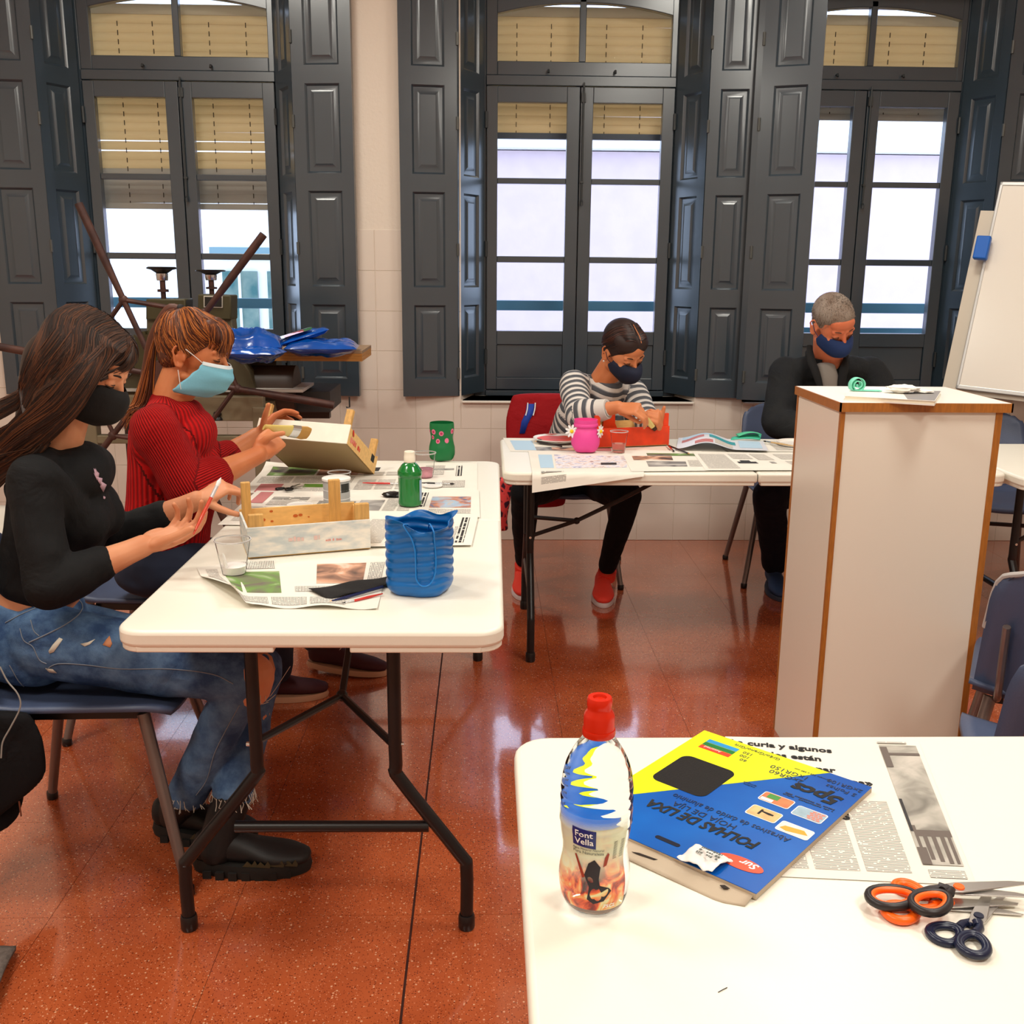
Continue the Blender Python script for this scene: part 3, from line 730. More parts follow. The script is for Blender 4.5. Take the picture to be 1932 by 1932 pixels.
pillow('blue_package', 'crumpled blue plastic package at the left on the press bed', 'package', PZ(482, 650, zb+.035)+Vector((0, -.06, .0)), (.25, .24, .125), 8, seed=1, amp=.03)
pillow('blue_package', 'small folded blue plastic package under the crumpled one on the press bed', 'package', PZ(500, 662, zb+.018)+Vector((-.02, -.1, 0)), (.22, .16, .04), -6, seed=4)
o = pillow('blue_package', 'flat blue plastic package lying at the right end of the press bed', 'package', PZ(608, 655, zb+.018), (.31, .24, .065), 4, seed=7, amp=.018)
o = pillow('blue_package', 'clear fronted blue package with white, orange and green print tilted on the others', 'package', PZ(570, 640, zb+.05)+Vector((0, 0, .012)), (.235, .16, .03), 14, -17, seed=9)
pm = o.matrix_world.copy(); pc0 = PZ(570, 640, zb+.05)+Vector((0, 0, .012))
Mp = Matrix.Translation(pc0) @ Matrix.Rotation(R_(14), 4, 'Z') @ Matrix.Rotation(R_(-17), 4, 'Y')
for nm, bx, cc in (('white_print', (-.10, .045, -.07, .05), (240, 240, 240)), ('orange_print', (-.075, -.03, -.072, -.02), (240, 96, 20)), ('red_print', (-.03, .012, -.071, -.02), (220, 40, 20)), ('green_print', (.012, .05, -.07, -.02), (30, 130, 60))):
    z0_ = .028+(.0015 if nm != 'white_print' else 0)
    MB().grid(lambda u, v: (bx[0]+(bx[1]-bx[0])*u, bx[2]+(bx[3]-bx[2])*v, z0_-1.2*((bx[2]+(bx[3]-bx[2])*v)**2)), 6, 6, M=Mp).build(nm, mat(nm, srgb(*cc), .2, coat=1), o)
# ================================================================== PAPER
def text_mat(name, ink, pitch=.0034, axis='y', paper=srgb(232, 226, 214), duty=.5):
    if name in MATS: return MATS[name]
    m = bpy.data.materials.new(name); m.use_nodes = True; nt = m.node_tree; L = nt.links.new; b = nt.nodes['Principled BSDF']; b.inputs['Roughness'].default_value = .8
    uv = nd(nt, 'ShaderNodeUVMap'); sp = nd(nt, 'ShaderNodeSeparateXYZ'); L(uv.outputs[0], sp.inputs[0])
    a, o = (sp.outputs[1], sp.outputs[0]) if axis == 'y' else (sp.outputs[0], sp.outputs[1])
    d = nd(nt, 'ShaderNodeMath', operation='DIVIDE'); L(a, d.inputs[0]); d.inputs[1].default_value = pitch
    fr = nd(nt, 'ShaderNodeMath', operation='FRACT'); L(d.outputs[0], fr.inputs[0])
    g = nd(nt, 'ShaderNodeMath', operation='GREATER_THAN'); L(fr.outputs[0], g.inputs[0]); g.inputs[1].default_value = duty
    fl_ = nd(nt, 'ShaderNodeMath', operation='FLOOR'); L(d.outputs[0], fl_.inputs[0])
    cb = nd(nt, 'ShaderNodeCombineXYZ'); mu = nd(nt, 'ShaderNodeMath', operation='MULTIPLY'); L(o, mu.inputs[0]); mu.inputs[1].default_value = 1/pitch*.55
    mu2 = nd(nt, 'ShaderNodeMath', operation='MULTIPLY'); L(fl_.outputs[0], mu2.inputs[0]); mu2.inputs[1].default_value = 3.7
    L(mu.outputs[0], cb.inputs[0]); L(mu2.outputs[0], cb.inputs[1])
    n = nd(nt, 'ShaderNodeTexNoise', Scale=1, Detail=1); L(cb.outputs[0], n.inputs['Vector'])
    g2 = nd(nt, 'ShaderNodeMath', operation='GREATER_THAN'); L(n.outputs['Fac'], g2.inputs[0]); g2.inputs[1].default_value = .36
    mm = nd(nt, 'ShaderNodeMath', operation='MULTIPLY'); L(g.outputs[0], mm.inputs[0]); L(g2.outputs[0], mm.inputs[1])
    mx = nd(nt, 'ShaderNodeMix', data_type='RGBA'); L(mm.outputs[0], mx.inputs[0]); mx.inputs[6].default_value = c4(paper); mx.inputs[7].default_value = c4(ink)
    L(mx.outputs[2], b.inputs['Base Color']); MATS[name] = m; return m
def photo_mat(name, cols, scale=14, seed=0):
    if name in MATS: return MATS[name]
    m = bpy.data.materials.new(name); m.use_nodes = True; nt = m.node_tree; L = nt.links.new; b = nt.nodes['Principled BSDF']; b.inputs['Roughness'].default_value = .6
    uv = nd(nt, 'ShaderNodeUVMap'); mp = nd(nt, 'ShaderNodeMapping'); mp.inputs['Location'].default_value = (seed, seed*.3, 0); L(uv.outputs[0], mp.inputs[0])
    n = nd(nt, 'ShaderNodeTexNoise', Scale=scale, Detail=3, Distortion=.8); L(mp.outputs[0], n.inputs['Vector'])
    r = nd(nt, 'ShaderNodeValToRGB'); e = r.color_ramp.elements; k = len(cols)
    while len(e) < k: e.new(.5)
    for i, c in enumerate(cols): e[i].position = .3+.4*i/(k-1); e[i].color = c4(srgb(*c))
    L(n.outputs['Fac'], r.inputs['Fac']); L(r.outputs[0], b.inputs['Base Color']); MATS[name] = m; return m
PAPER = mat('newsprint', srgb(232, 227, 216), .8, var=.03, vscale=5)
PK = {'t': text_mat('print_text', srgb(128, 124, 120), .0030), 'v': text_mat('print_text_side', srgb(128, 124, 120), .0030, axis='x'),
      'h': text_mat('print_head', srgb(40, 38, 38), .011, duty=.35), 'g': text_mat('print_head_side', srgb(40, 38, 38), .011, axis='x', duty=.35),
      'w': photo_mat('photo_warm', [(60, 50, 50), (150, 110, 90), (212, 160, 130), (230, 216, 200)]),
      'n': photo_mat('photo_green', [(40, 40, 42), (110, 100, 90), (110, 150, 70), (220, 214, 200)], 10, 3),
      'k': photo_mat('photo_grey', [(70, 68, 68), (150, 146, 142), (196, 192, 186)], 12, 5),
      'b': photo_mat('photo_blue', [(70, 110, 150), (200, 130, 90), (160, 190, 214), (210, 180, 150)], 16, 8),
      'G': mat('print_green', srgb(110, 158, 60), .7), 'R': mat('print_pink', srgb(190, 120, 120), .7), 'B': mat('print_paleblue', srgb(178, 206, 226), .7),
      'D': mat('print_dark', srgb(50, 48, 50), .7), 'd': mat('print_balustrade', srgb(104, 94, 88), .7), 'c': photo_mat('photo_church', [(120, 116, 108), (168, 164, 154), (196, 190, 180)], 20, 5), 'T': mat('print_teal', srgb(60, 150, 160), .7), 'P': photo_mat('photo_puzzle', [(120, 120, 170), (226, 226, 236), (236, 222, 216), (170, 140, 140)], 40, 2)}
PKEYS = list(PK)
def sheet(label, quad, blocks, z=T+.0012, lift=None, cat='newspaper', name='newspaper_sheet', nu=26, nv=22, paper=None, group=None):
    """quad: four corners (x, y) as u0v0, u1v0, u1v1, u0v1"""
    q = [Vector((p[0], p[1], 0)) for p in quad]; wu = (q[1]-q[0]).length; wv = (q[3]-q[0]).length
    def P(u, v, dz=0):
        p = (q[0]*(1-u)+q[1]*u)*(1-v)+(q[3]*(1-u)+q[2]*u)*v; p.z = z+dz
        return Vector(lift(u, v, p)) if lift else p
    mb = MB(); uvs = []
    def g(u0, u1, v0, v1, n1, n2, dz, m):
        o = len(mb.v); mb.grid(lambda a, b: P(u0+(u1-u0)*a, v0+(v1-v0)*b, dz), n1, n2, m)
        for j in range(n2+1):
            for i in range(n1+1): uvs.append(((u0+(u1-u0)*i/n1)*wu, (v0+(v1-v0)*j/n2)*wv))
    g(0, 1, 0, 1, nu, nv, 0, 0)
    for bi, (k, u0, u1, v0, v1) in enumerate(blocks):
        g(u0, u1, v0, v1, max(1, int((u1-u0)*nu+.5)), max(1, int((v1-v0)*nv+.5)), .0005+.00008*bi, 1+PKEYS.index(k))
    me = mb.mesh(name, [paper or PAPER]+[PK[k] for k in PKEYS], 80)
    ul = me.uv_layers.new(name='UVMap'); arr = np.zeros(len(me.loops)*2, dtype=np.float32)
    vi = np.zeros(len(me.loops), dtype=np.int32); me.loops.foreach_get('vertex_index', vi)
    arr = np.array(uvs, dtype=np.float32)[vi].ravel(); ul.data.foreach_set('uv', arr)
    o = link(name, me); return tag(o, label, cat, group)
def cols(k, n, u0, u1, v0, v1, gap=.02):
    w = (u1-u0+gap)/n; return [(k, u0+w*i, u0+w*(i+1)-gap, v0, v1) for i in range(n)]
SG = 'newspapers protecting the left table'
sheet('newspaper spread at the far left of the left table, under the tilted crate', [(-.775, 3.17), (-.40, 3.14), (-.40, 3.68), (-.79, 3.62)],
      [('n', .08, .5, .60, .9), ('w', .52, .95, .6, .85)]+cols('v', 3, .05, .95, .34, .56)+[('R', .1, .3, .02, .3), ('G', .48, .9, .2, .3), ('v', .35, .95, .04, .17)], z=T+.001,
      lift=lambda u, v, p: (p.x, p.y, p.z+.05*max(0, v-.75)**1.5*max(0, .35-u)*8))
sheet('newspaper spread at the far right of the left table, under the green paint bottle', [(-.45, 3.16), (-.025, 3.20), (-.03, 3.70), (-.44, 3.66)],
      [('D', .03, .16, .72, .86), ('T', .32, .4, .72, .82), ('T', .42, .5, .5, .56)]+cols('t', 3, .05, .5, .1, .42)+[('v', .55, .72, .55, .9), ('k', .6, .8, .72, .78), ('g', .82, .87, .5, .88), ('B', .6, .68, .1, .25), ('v', .72, .9, .12, .34)]+cols('v', 2, .06, .4, .56, .68), z=T+.0022)
sheet('newspaper with a pink and green strip on the left table, under the white lid', [(-.74, 2.74), (-.37, 2.72), (-.35, 3.17), (-.73, 3.19)],
      cols('t', 2, .06, .55, .1, .5)+[('h', .6, .9, .45, .7), ('h', .2, .5, .72, .8), ('t', .6, .95, .1, .4), ('t', .2, .5, .55, .7), ('R', .05, .16, .6, .95)], z=T+.0034)
sheet('newspaper page with a colourful photo behind the blue jar on the left table', [(-.40, 2.84), (-.015, 2.83), (-.02, 3.20), (-.38, 3.19)],
      [('b', .60, .93, .32, .74), ('k', .02, .22, .2, .6), ('g', .46, .56, .35, .9), ('v', .6, .93, .12, .27)]+cols('t', 2, .24, .45, .2, .7), z=T+.0046)
sheet('newspaper page with sideways headlines just behind the blue jar', [(-.36, 2.50), (-.035, 2.52), (-.02, 2.845), (-.33, 2.85)],
      [('w', .50, .8, .35, .75), ('g', .30, .36, .1, .9), ('g', .86, .93, .08, .92), ('t', .05, .27, .1, .85), ('v', .38, .48, .1, .7), ('v', .82, .85, .1, .6), ('T', .02, .1, .1, .2)], z=T+.0058)
def curl(u, v, p):
    d = max(0, .20-u)/.20; e = max(0, 1-v*1.6)
    return (p.x+.05*d*d*e, p.y, p.z+.045*math.sin(min(1, d)*1.9)*e+.012*math.sin(v*4)*max(0, .3-u)+.010*max(0, .22-v)*math.sin(u*7)**2*4)
sheet('near newspaper with a curled corner at the front of the left table', [(-.565, 2.035), (-.225, 2.02), (-.235, 2.44), (-.705, 2.38)],
      [('n', .13, .42, .28, .72), ('w', .62, .88, .45, .85), ('t', .04, .1, .3, .8)]+cols('v', 3, .12, .8, .05, .20)+[('v', .5, .95, .3, .40), ('v', .90, .98, .5, .85), ('v', .15, .4, .78, .95)], z=T+.0012, lift=curl)
# newspapers on the back table
SG2 = 'newspapers on the back table'
def drape(u, v, p):
    if p.y < 3.512:
        d = 3.512-p.y; return (p.x, 3.512-.006-.25*d, p.z-.95*d)
    return (p.x, p.y, p.z)
sheet('newspaper at the back left corner of the back table, under the paint plate', [(.10, 3.95), (.52, 3.93), (.55, 4.27), (.075, 4.285)],
      [('B', .05, .25, .1, .8), ('k', .25, .6, .08, .34), ('w', .4, .62, .1, .3), ('t', .3, .9, .5, .9), ('R', .62, .95, .1, .3)], z=T+.001)
sheet('puzzle page hanging over the front edge of the back table, under the pink jar', [(.165, 3.44), (.56, 3.50), (.62, 3.92), (.17, 3.95)],
      [('B', .08, .20, .3, .85), ('P', .22, .85, .28, .85), ('h', .08, .28, .13, .17), ('t', .08, .3, .05, .1), ('D', .62, .76, .4, .5)], z=T+.0024, lift=drape, nv=34)
sheet('newspaper with photos in front of the red crate on the back table', [(.52, 3.53), (.80, 3.55), (.86, 3.96), (.54, 3.98)],
      [('k', .25, .75, .2, .45), ('w', .1, .6, .5, .7), ('n', .3, .9, .72, .85), ('t', .78, .95, .2, .5)], z=T+.0036)
sheet('newspaper with black cartoon drawings at the middle of the back table', [(.79, 3.55), (1.13, 3.56), (1.10, 3.92), (.82, 3.95)],
      [('D', .45, .68, .35, .45), ('D', .5, .62, .45, .52), ('t', .05, .4, .1, .85), ('t', .45, .7, .6, .88), ('t', .75, .95, .55, .9), ('k', .84, .9, .36, .46)], z=T+.0048)
sheet('newspaper at the right of the back table, in front of the plates', [(1.12, 3.57), (1.60, 3.57), (1.62, 3.95), (1.10, 3.94)],
      cols('t', 4, .05, .95, .12, .5)+[('t', .05, .6, .6, .9)], z=T+.002)
sheet('newspaper under the green foam at the right of the back table', [(1.02, 3.97), (1.62, 3.96), (1.66, 4.27), (1.04, 4.28)],
      [('k', .02, .2, .55, .8)]+cols('t', 3, .25, .95, .1, .8), z=T+.002)
sheet('open glossy magazine with wavy pages right of the red crate', [(.76, 3.97), (1.12, 3.93), (1.16, 4.16), (.82, 4.24)],
      [('B', .05, .4, .7, .97), ('R', .05, .3, .45, .68), ('T', .36, .66, .42, .72), ('t', .42, .62, .08, .38), ('R', .2, .4, .06, .25), ('B', .7, .95, .2, .9)], z=T+.006,
      lift=lambda u, v, p: (p.x, p.y, p.z+.034*math.sin(math.pi*min(1, u*1.5))**2*(.5+.5*math.sin(v*2+.6))+.006), cat='magazine', name='open_magazine', paper=mat('magazine_paper', srgb(226, 228, 236), .35))
# front table newspaper with its headline and church photograph
NQ = [(.325, 1.055), (.572, 1.032), (.660, 1.405), (.368, 1.422)]
npf = sheet('newspaper with a church headline and grey photo on the near right table', NQ,
      cols('t', 3, .03, .72, .05, .50, .03)+[('t', .80, .97, .03, .075), ('t', .03, .2, .52, .58), ('c', .785, .975, .10, .95), ('D', .785, .80, .30, .52), ('d', .80, .815, .14, .34), ('d', .80, .975, .27, .31), ('d', .835, .855, .13, .27), ('d', .875, .895, .12, .27), ('d', .915, .935, .11, .27), ('d', .950, .965, .11, .27), ('d', .785, .83, .10, .2), ('d', .785, .975, .86, .88), ('d', .785, .82, .76, .93), ('t', .78, .93, .962, .975)], z=T+.0012)
tag(npf)
INK = mat('ink_black', srgb(24, 24, 26), .7)
hx = Vector((.5137-.3745, 1.3868-1.418, 0)).normalized()
for k, s in enumerate(('«La curia y algunos', 'nacionales están', 'intentando frenar', 'las reformas del Papa»')):
    p = PZ((1375, 1392, 1395, 1400)[k], (1402, 1421, 1440, 1457)[k], T+.002); ends = ((1560, 1417), (1545, 1436), (1553, 1455), (1607, 1453))[k]
    e = PZ(ends[0], ends[1], T+.002); d = (e-p)
    p = e-d.normalized()*(.150, .130, .128, .168)[k]
    o = text(s, frame(p, hx, (0, 0, 1)), .0205, INK, npf, bold=.028, align='LEFT')
    w = max(v.co.length for v in o.data.vertices) if False else None
text('5', frame(PZ(1590, 1545, T+.002), hx, (0, 0, 1)), .02, INK, npf, bold=.05)

def marks(M0, w, h, rows, mt_, parent, name='print_marks', seed=1, th=.0002, world=True):
    rnd = random.Random(seed); mb = MB(); rh = h/rows
    for r_ in range(rows):
        x = 0
        while x < w:
            ww = rh*rnd.uniform(.22, .6); hh = rh*rnd.uniform(.45, .72)
            if rnd.random() > .16: mb.box(x, min(x+ww, w), h-rh*(r_+1)+rnd.uniform(0, rh*.06), h-rh*(r_+1)+hh, 0, th, M=M0)
            x += ww+rh*.12
    return tag(mb.build(name, mt_, parent, world=world, smooth=0), kind='stuff')
# ================================================================== SMALL THINGS ON THE NEAR TABLE
# bottle
bc = PZ(1120, 1700, T); bc.z = T
bt = thing('water_bottle', 'clear plastic water bottle with red sports cap and printed label', 'bottle', bc); bt.scale = (1, 1, .945)
PET = mat('pet_water', (.90, .95, .985), .02, trans=1, ior=1.2)
def bump_r(z): return 0
prof = [(.0, .004), (.024, .003), (.031, .004), (.0355, .012), (.0385, .026), (.0395, .042), (.0385, .055), (.0362, .068), (.0358, .080), (.0378, .095), (.0392, .108), (.0402, .112), (.0398, .119), (.0402, .126), (.0396, .132), (.0402, .139), (.0394, .145), (.0398, .152), (.0388, .160), (.0378, .168), (.035, .180), (.030, .192), (.024, .203), (.0175, .213), (.015, .218), (.015, .224)]
rs = crom([(r, 0, z) for r, z in prof], 3)
MB().lathe([(p.x, p.z) for p in rs], 64, fn=lambda a, z, r: 1+(.012*math.sin(8*a) if z < .012 else 0)).build('bottle_body', PET, bt, world=False, smooth=80)
RCAP = mat('red_cap', srgb(226, 44, 10), .25, sub=.0, tl=.25)
MB().lathe([(.0150, .216), (.0168, .217), (.0168, .239), (.0158, .243), (.0132, .247), (.0130, .250), (.0136, .252), (.0136, .2595), (.0126, .262), (.0075, .262), (.0065, .259), (0, .259)], 40).build('cap', RCAP, bt, world=False)
MB().lathe([(.0176, .216), (.0180, .218), (.0180, .222), (.0176, .224)], 40).build('cap_ring', RCAP, bt, world=False)
def labelmat():
    m = bpy.data.materials.new('bottle_label_art'); m.use_nodes = True; nt = m.node_tree; L = nt.links.new; b = nt.nodes['Principled BSDF']; b.inputs['Roughness'].default_value = .25
    tc = nd(nt, 'ShaderNodeTexCoord'); sp = nd(nt, 'ShaderNodeSeparateXYZ'); L(tc.outputs['Object'], sp.inputs[0])
    n = nd(nt, 'ShaderNodeTexNoise', Scale=42, Detail=4, Distortion=1.2); L(tc.outputs['Object'], n.inputs['Vector'])
    r = nd(nt, 'ShaderNodeValToRGB'); e = r.color_ramp.elements
    for _ in range(4): e.new(.5)
    for i, (p, c) in enumerate(((.30, (40, 24, 30)), (.40, (150, 30, 20)), (.48, (236, 96, 50)), (.55, (246, 160, 80)), (.62, (240, 226, 160)), (.72, (226, 232, 200)))): e[i].position = p; e[i].color = c4(srgb(*c))
    L(n.outputs['Fac'], r.inputs['Fac'])
    mr = nd(nt, 'ShaderNodeMapRange'); mr.inputs[1].default_value = .045; mr.inputs[2].default_value = .085; L(sp.outputs[2], mr.inputs[0])
    n2 = nd(nt, 'ShaderNodeTexNoise', Scale=25, Detail=3); L(tc.outputs['Object'], n2.inputs['Vector'])
    ad = nd(nt, 'ShaderNodeMath', operation='ADD'); L(mr.outputs[0], ad.inputs[0]); sb = nd(nt, 'ShaderNodeMath', operation='MULTIPLY_ADD'); L(n2.outputs['Fac'], sb.inputs[0]); sb.inputs[1].default_value = 1.6; sb.inputs[2].default_value = -.8; L(sb.outputs[0], ad.inputs[1]); ad.use_clamp = True
    mx = nd(nt, 'ShaderNodeMix', data_type='RGBA'); L(ad.outputs[0], mx.inputs[0]); L(r.outputs[0], mx.inputs[6]); mx.inputs[7].default_value = c4(srgb(214, 220, 188))
    L(mx.outputs[2], b.inputs['Base Color'])
    # print fades into clear film at the top
    al = nd(nt, 'ShaderNodeMapRange'); al.inputs[1].default_value = .128; al.inputs[2].default_value = .112; al.inputs[3].default_value = .12; al.inputs[4].default_value = .93; L(sp.outputs[2], al.inputs[0]); L(al.outputs[0], b.inputs['Alpha'])
    return m
def br(z):
    for i in range(len(rs)-1):
        if rs[i].z <= z <= rs[i+1].z: t = (z-rs[i].z)/max(1e-6, rs[i+1].z-rs[i].z); return rs[i].x*(1-t)+rs[i+1].x*t
    return .04
vd = math.atan2(CO.y-bc.y, CO.x-bc.x)
MB().grid(lambda u, v: ((br(.014+.118*v)+.0006)*math.cos(vd-1.45+2.45*u), (br(.014+.118*v)+.0006)*math.sin(vd-1.45+2.45*u), .014+.118*v), 48, 40).build('label', labelmat(), bt, world=False, smooth=80)
def wrapb(ang0, z0, extra):
    def f(co):
        a = ang0+co.x/.039; z = z0+co.y; rr = br(z)+extra+co.z
        return Vector((rr*math.cos(a), rr*math.sin(a), z))
    return f
NAVY = mat('logo_navy', srgb(20, 34, 110), .3); WHT = mat('print_white', srgb(245, 245, 245), .4); GRT = mat('print_grey', srgb(90, 96, 90), .5)
fr_ = wrapb(vd, .1, .0009)
g = MB(); pl_ = rrect(-.0235, -.0035, .098, .118, .003)
a0 = vd-.06
def lp(x, z, e): a = a0+x/.039; r_ = br(z)+e; return (r_*math.cos(a), r_*math.sin(a), z)
MB().grid(lambda u, v: lp(-.0235+.0265*u, .0955+.0235*v-.002*u, .001), 8, 8).build('logo_patch', NAVY, bt, world=False, smooth=80)
text('Font', Matrix.Identity(4), .0108, WHT, bt, bold=.012, world=False, wrap=wrapb(a0-.0205/.039, .1082, .0014), ext=.00005)
text('Vella', Matrix.Identity(4), .0108, WHT, bt, bold=.012, world=False, wrap=wrapb(a0-.0205/.039, .0985, .0014), ext=.00005)
text('Agua Mineral Natural', Matrix.Identity(4), .0042, GRT, bt, world=False, wrap=wrapb(a0-.024/.039, .0905, .0012), ext=.00005)
text('Pura Naturaleza', Matrix.Identity(4), .0056, GRT, bt, world=False, wrap=wrapb(a0-.024/.039, .0855, .0012), ext=.00005)
text('75CL', Matrix.Identity(4), .0068, WHT, bt, bold=.02, world=False, wrap=wrapb(a0+.012/.039, .0185, .0014), ext=.00005, shear=.2)
DK = mat('art_dark', srgb(34, 28, 36), .5)
for pts in ([(-.005, .074), (.002, .079), (.009, .070), (.007, .056), (.010, .040), (.018, .045), (.021, .041), (.013, .028), (.002, .024), (-.005, .030), (-.003, .046), (-.009, .060)], [(-.022, .082), (-.020, .083), (-.012, .066), (-.008, .058), (-.011, .056)], [(.014, .082), (.017, .088), (.019, .086), (.016, .072), (.012, .070)]):
    cx_ = sum(p[0] for p in pts)/len(pts); cz_ = sum(p[1] for p in pts)/len(pts)
    v = [lp(x, z, .0012) for x, z in pts]+[lp(cx_, cz_, .0012)]; n_ = len(pts)
    MB().add(v, [(n_, i, (i+1) % n_) for i in range(n_)]).build('label_figure', DK if n_ > 6 else mat('art_red', srgb(150, 50, 30), .5), bt, world=False)
# barcode side
text('|||||||||||||', Matrix.Identity(4), .016, INK, bt, world=False, wrap=lambda co: Vector(((br(.078+co.x*.9)+.0012)*math.cos(a0+.027/.039+co.y/.039), (br(.078+co.x*.9)+.0012)*math.sin(a0+.027/.039+co.y/.039), .078+co.x*.9)), ext=0, name='barcode', sx=.5)

# sandpaper pack
PT = T+.0095
sp2, sp1, sp3 = PZ(1645, 1485, PT), PZ(1330, 1375, PT), PZ(1425, 1688, PT)
vv = (sp3-sp2).normalized(); uu = Vector((vv.y, -vv.x, 0));
if uu.dot(sp1-sp2) < 0: uu = -uu
Mk = Matrix((uu, vv, uu.cross(vv))).transposed().to_4x4(); Mk.translation = sp2
sgn = Mk.to_3x3().determinant()
PWd, PHt = .262, .328
PAP = srgb
pk = thing('sandpaper_pack', 'yellow and blue cardboard pack of sandpaper sheets lying on the newspaper', 'package', (sp2+sp3)/2)
BLP = mat('pack_blue', srgb(0, 98, 190), .3, col2=srgb(0, 70, 160), vscale=5, spec=.3); YLP = mat('pack_yellow', srgb(226, 232, 10), .35, spec=.3); CARD = mat('pack_card', srgb(186, 170, 148), .8)
MB().box(0, PWd, 0, PHt, -.0078, -.0008, M=Mk).build('card_body', CARD, pk, smooth=0)
MB().box(0, PWd, 0, PHt, -.0008, 0, M=Mk).build('front_print', BLP, pk, smooth=0)
MB().prism([(PWd, 0), (PWd, .2775), (PWd-.0005, .277), (.0603, 0)][::-1], 0, .0003, M=Mk).build('yellow_field', YLP, pk, smooth=0, fixn=True)
wpoly = rrect(.156, .241, .088, .183, .014)
MB().prism(wpoly, .0003, .0005, M=Mk).build('window_sandpaper', mat('sandpaper_black', srgb(24, 22, 22), .9, bump=.4, bscale=400), pk, smooth=0)
def ptext(s, a, b, size, mt_, bold=0, **k): return text(s, Mk @ Matrix.Translation((a, b, .0006)), size, mt_, pk, bold=bold, ext=.0001, **k)
NV = mat('ink_navy', srgb(14, 26, 60), .4)
ptext('FOLHAS DE LIXA', .045, .2305, .027, INK, .035, shear=.15, sx=.78)
ptext('HOJA DE LIJA', .086, .214, .0165, NV, 0, sx=.95)
ptext('Abrasivos de óxido de aluminio', .022, .1960, .0165, NV, .0, sx=.80)
ptext('5pcs', .014, .0575, .037, INK, .04, shear=.2)
ptext('2xGR60', .076, .047, .015, NV); ptext('1xGR150', .074, .033, .015, NV)
ptext('5 Folhas', .006, .0335, .013, NV); ptext('2xGR100', .004, .018, .013, NV); ptext('Formato 230 x 280 mm', .05, .020, .0055, NV)
ptext('Grão/Grano/Grit', .130, .0085, .0105, NV)
for k, (s, c) in enumerate((('150', (40, 150, 214)), ('100', (20, 120, 50)), ('60', (226, 60, 30)))):
    b0_ = .0215+.0115*k
    MB().box(.190, .240, b0_, b0_+.0105, .0003, .0006, M=Mk).build('grade_bar', mat('bar%d' % k, srgb(*c), .3), pk, smooth=0)
    ptext(s, .166-.001*k, b0_+.001, .0105, NV)
ptext('Assorted', .206, .0455, .0075, WHT)
for (s, a, b) in (('madeira', .118, .108), ('ferrugem', .118, .103)): ptext(s, a, b, .0055, NV)
marks(Mk @ Matrix.Translation((.012, .092, .0004)), .07, .010, 2, NV, pk, seed=3)
ic = [(.0585, .1022, .108, .134, (214, 120, 70)), (.055, .0975, .150, .178, (222, 178, 120)), (.0105, .052, .113, .140, (150, 176, 190)), (.006, .050, .162, .188, (232, 226, 214))]
for k, (a0_, a1_, b0_, b1_, c) in enumerate(ic):
    MB().prism(rrect(a0_, a1_, b0_, b1_, .004), .0003, .0006, M=Mk).build('picture_frame', WHT, pk, smooth=0)
    MB().prism(rrect(a0_+.0012, a1_-.0012, b0_+.0012, b1_-.0012, .0035), .0006, .0008, M=Mk).build('picture', mat('pic%d' % k, srgb(*c), .4, var=.15, vscale=60), pk, smooth=0)
    cx_, cy_ = (a0_+a1_)/2, (b0_+b1_)/2
    if k == 0: MB().box(cx_-.002, cx_+.014, cy_-.010, cy_+.002, .0008, .001, M=Mk).build('picture_block', mat('pgreen', srgb(60, 140, 50), .4), pk, smooth=0); MB().box(cx_+.002, cx_+.019, cy_+.004, cy_+.011, .0008, .001, M=Mk).build('picture_block', WHT, pk, smooth=0)
    if k == 1: MB().prism([(cx_-.012, cy_-.004), (cx_-.012, cy_-.001), (cx_-.006, cy_), (cx_+.004, cy_-.002), (cx_+.004, cy_+.006), (cx_+.007, cy_+.006), (cx_+.007, cy_-.008), (cx_+.004, cy_-.008), (cx_+.004, cy_-.005), (cx_-.006, cy_-.005)], .0008, .001, M=Mk).build('picture_beam', INK, pk, smooth=0, fixn=True)
    if k == 2:
        for r_ in range(5):
            for c_ in range(3): MB().box(a0_+.003+c_*.006+(r_ % 2)*.002, a0_+.0078+c_*.006+(r_ % 2)*.002, b0_+.003+r_*.0045, b0_+.0062+r_*.0045, .0008, .001, M=Mk).build('picture_brick', mat('pbrick', srgb(220, 130, 110), .5), pk, smooth=0)
    if k == 3: MB().prism([(a0_+.004, cy_+.002), (a0_+.012, cy_-.006), (a1_-.008, cy_-.002), (a1_-.004, cy_+.006), (a1_-.014, cy_+.009), (a0_+.014, cy_+.005)], .0008, .001, M=Mk).build('picture_plank', mat('porange', srgb(240, 160, 30), .4), pk, smooth=0, fixn=True)
ov = [(.043+.029*math.cos(t_*math.pi/16), .2855+.0125*math.sin(t_*math.pi/16)) for t_ in range(32)]
MB().prism(ov, .0003, .0006, M=Mk).build('logo_oval', mat('logo_orange', srgb(232, 72, 30), .3), pk, smooth=0, fixn=True)
ptext('Ca', .050, .2868, .013, WHT, .02, shear=.25); ptext('Sur', .022, .277, .0165, WHT, .02, shear=.25)
MB().prism(rrect(.1165, .1515, .299, .3065, .0035), .0001, .0004, M=Mk).build('hang_slot', mat('slot_dark', srgb(10, 16, 40), .8), pk, smooth=0)
flap = MB().grid(lambda u, v: Mk @ Vector(((.004+.258*u), PHt-.004+.034*v*(1-.35*max(0, abs(2*u-1)-.8)*5*v), -.0045-.004*v-.0006*math.sin(u*9))), 24, 6)
flap.build('card_flap', CARD, pk, solid=.0012, smooth=80)
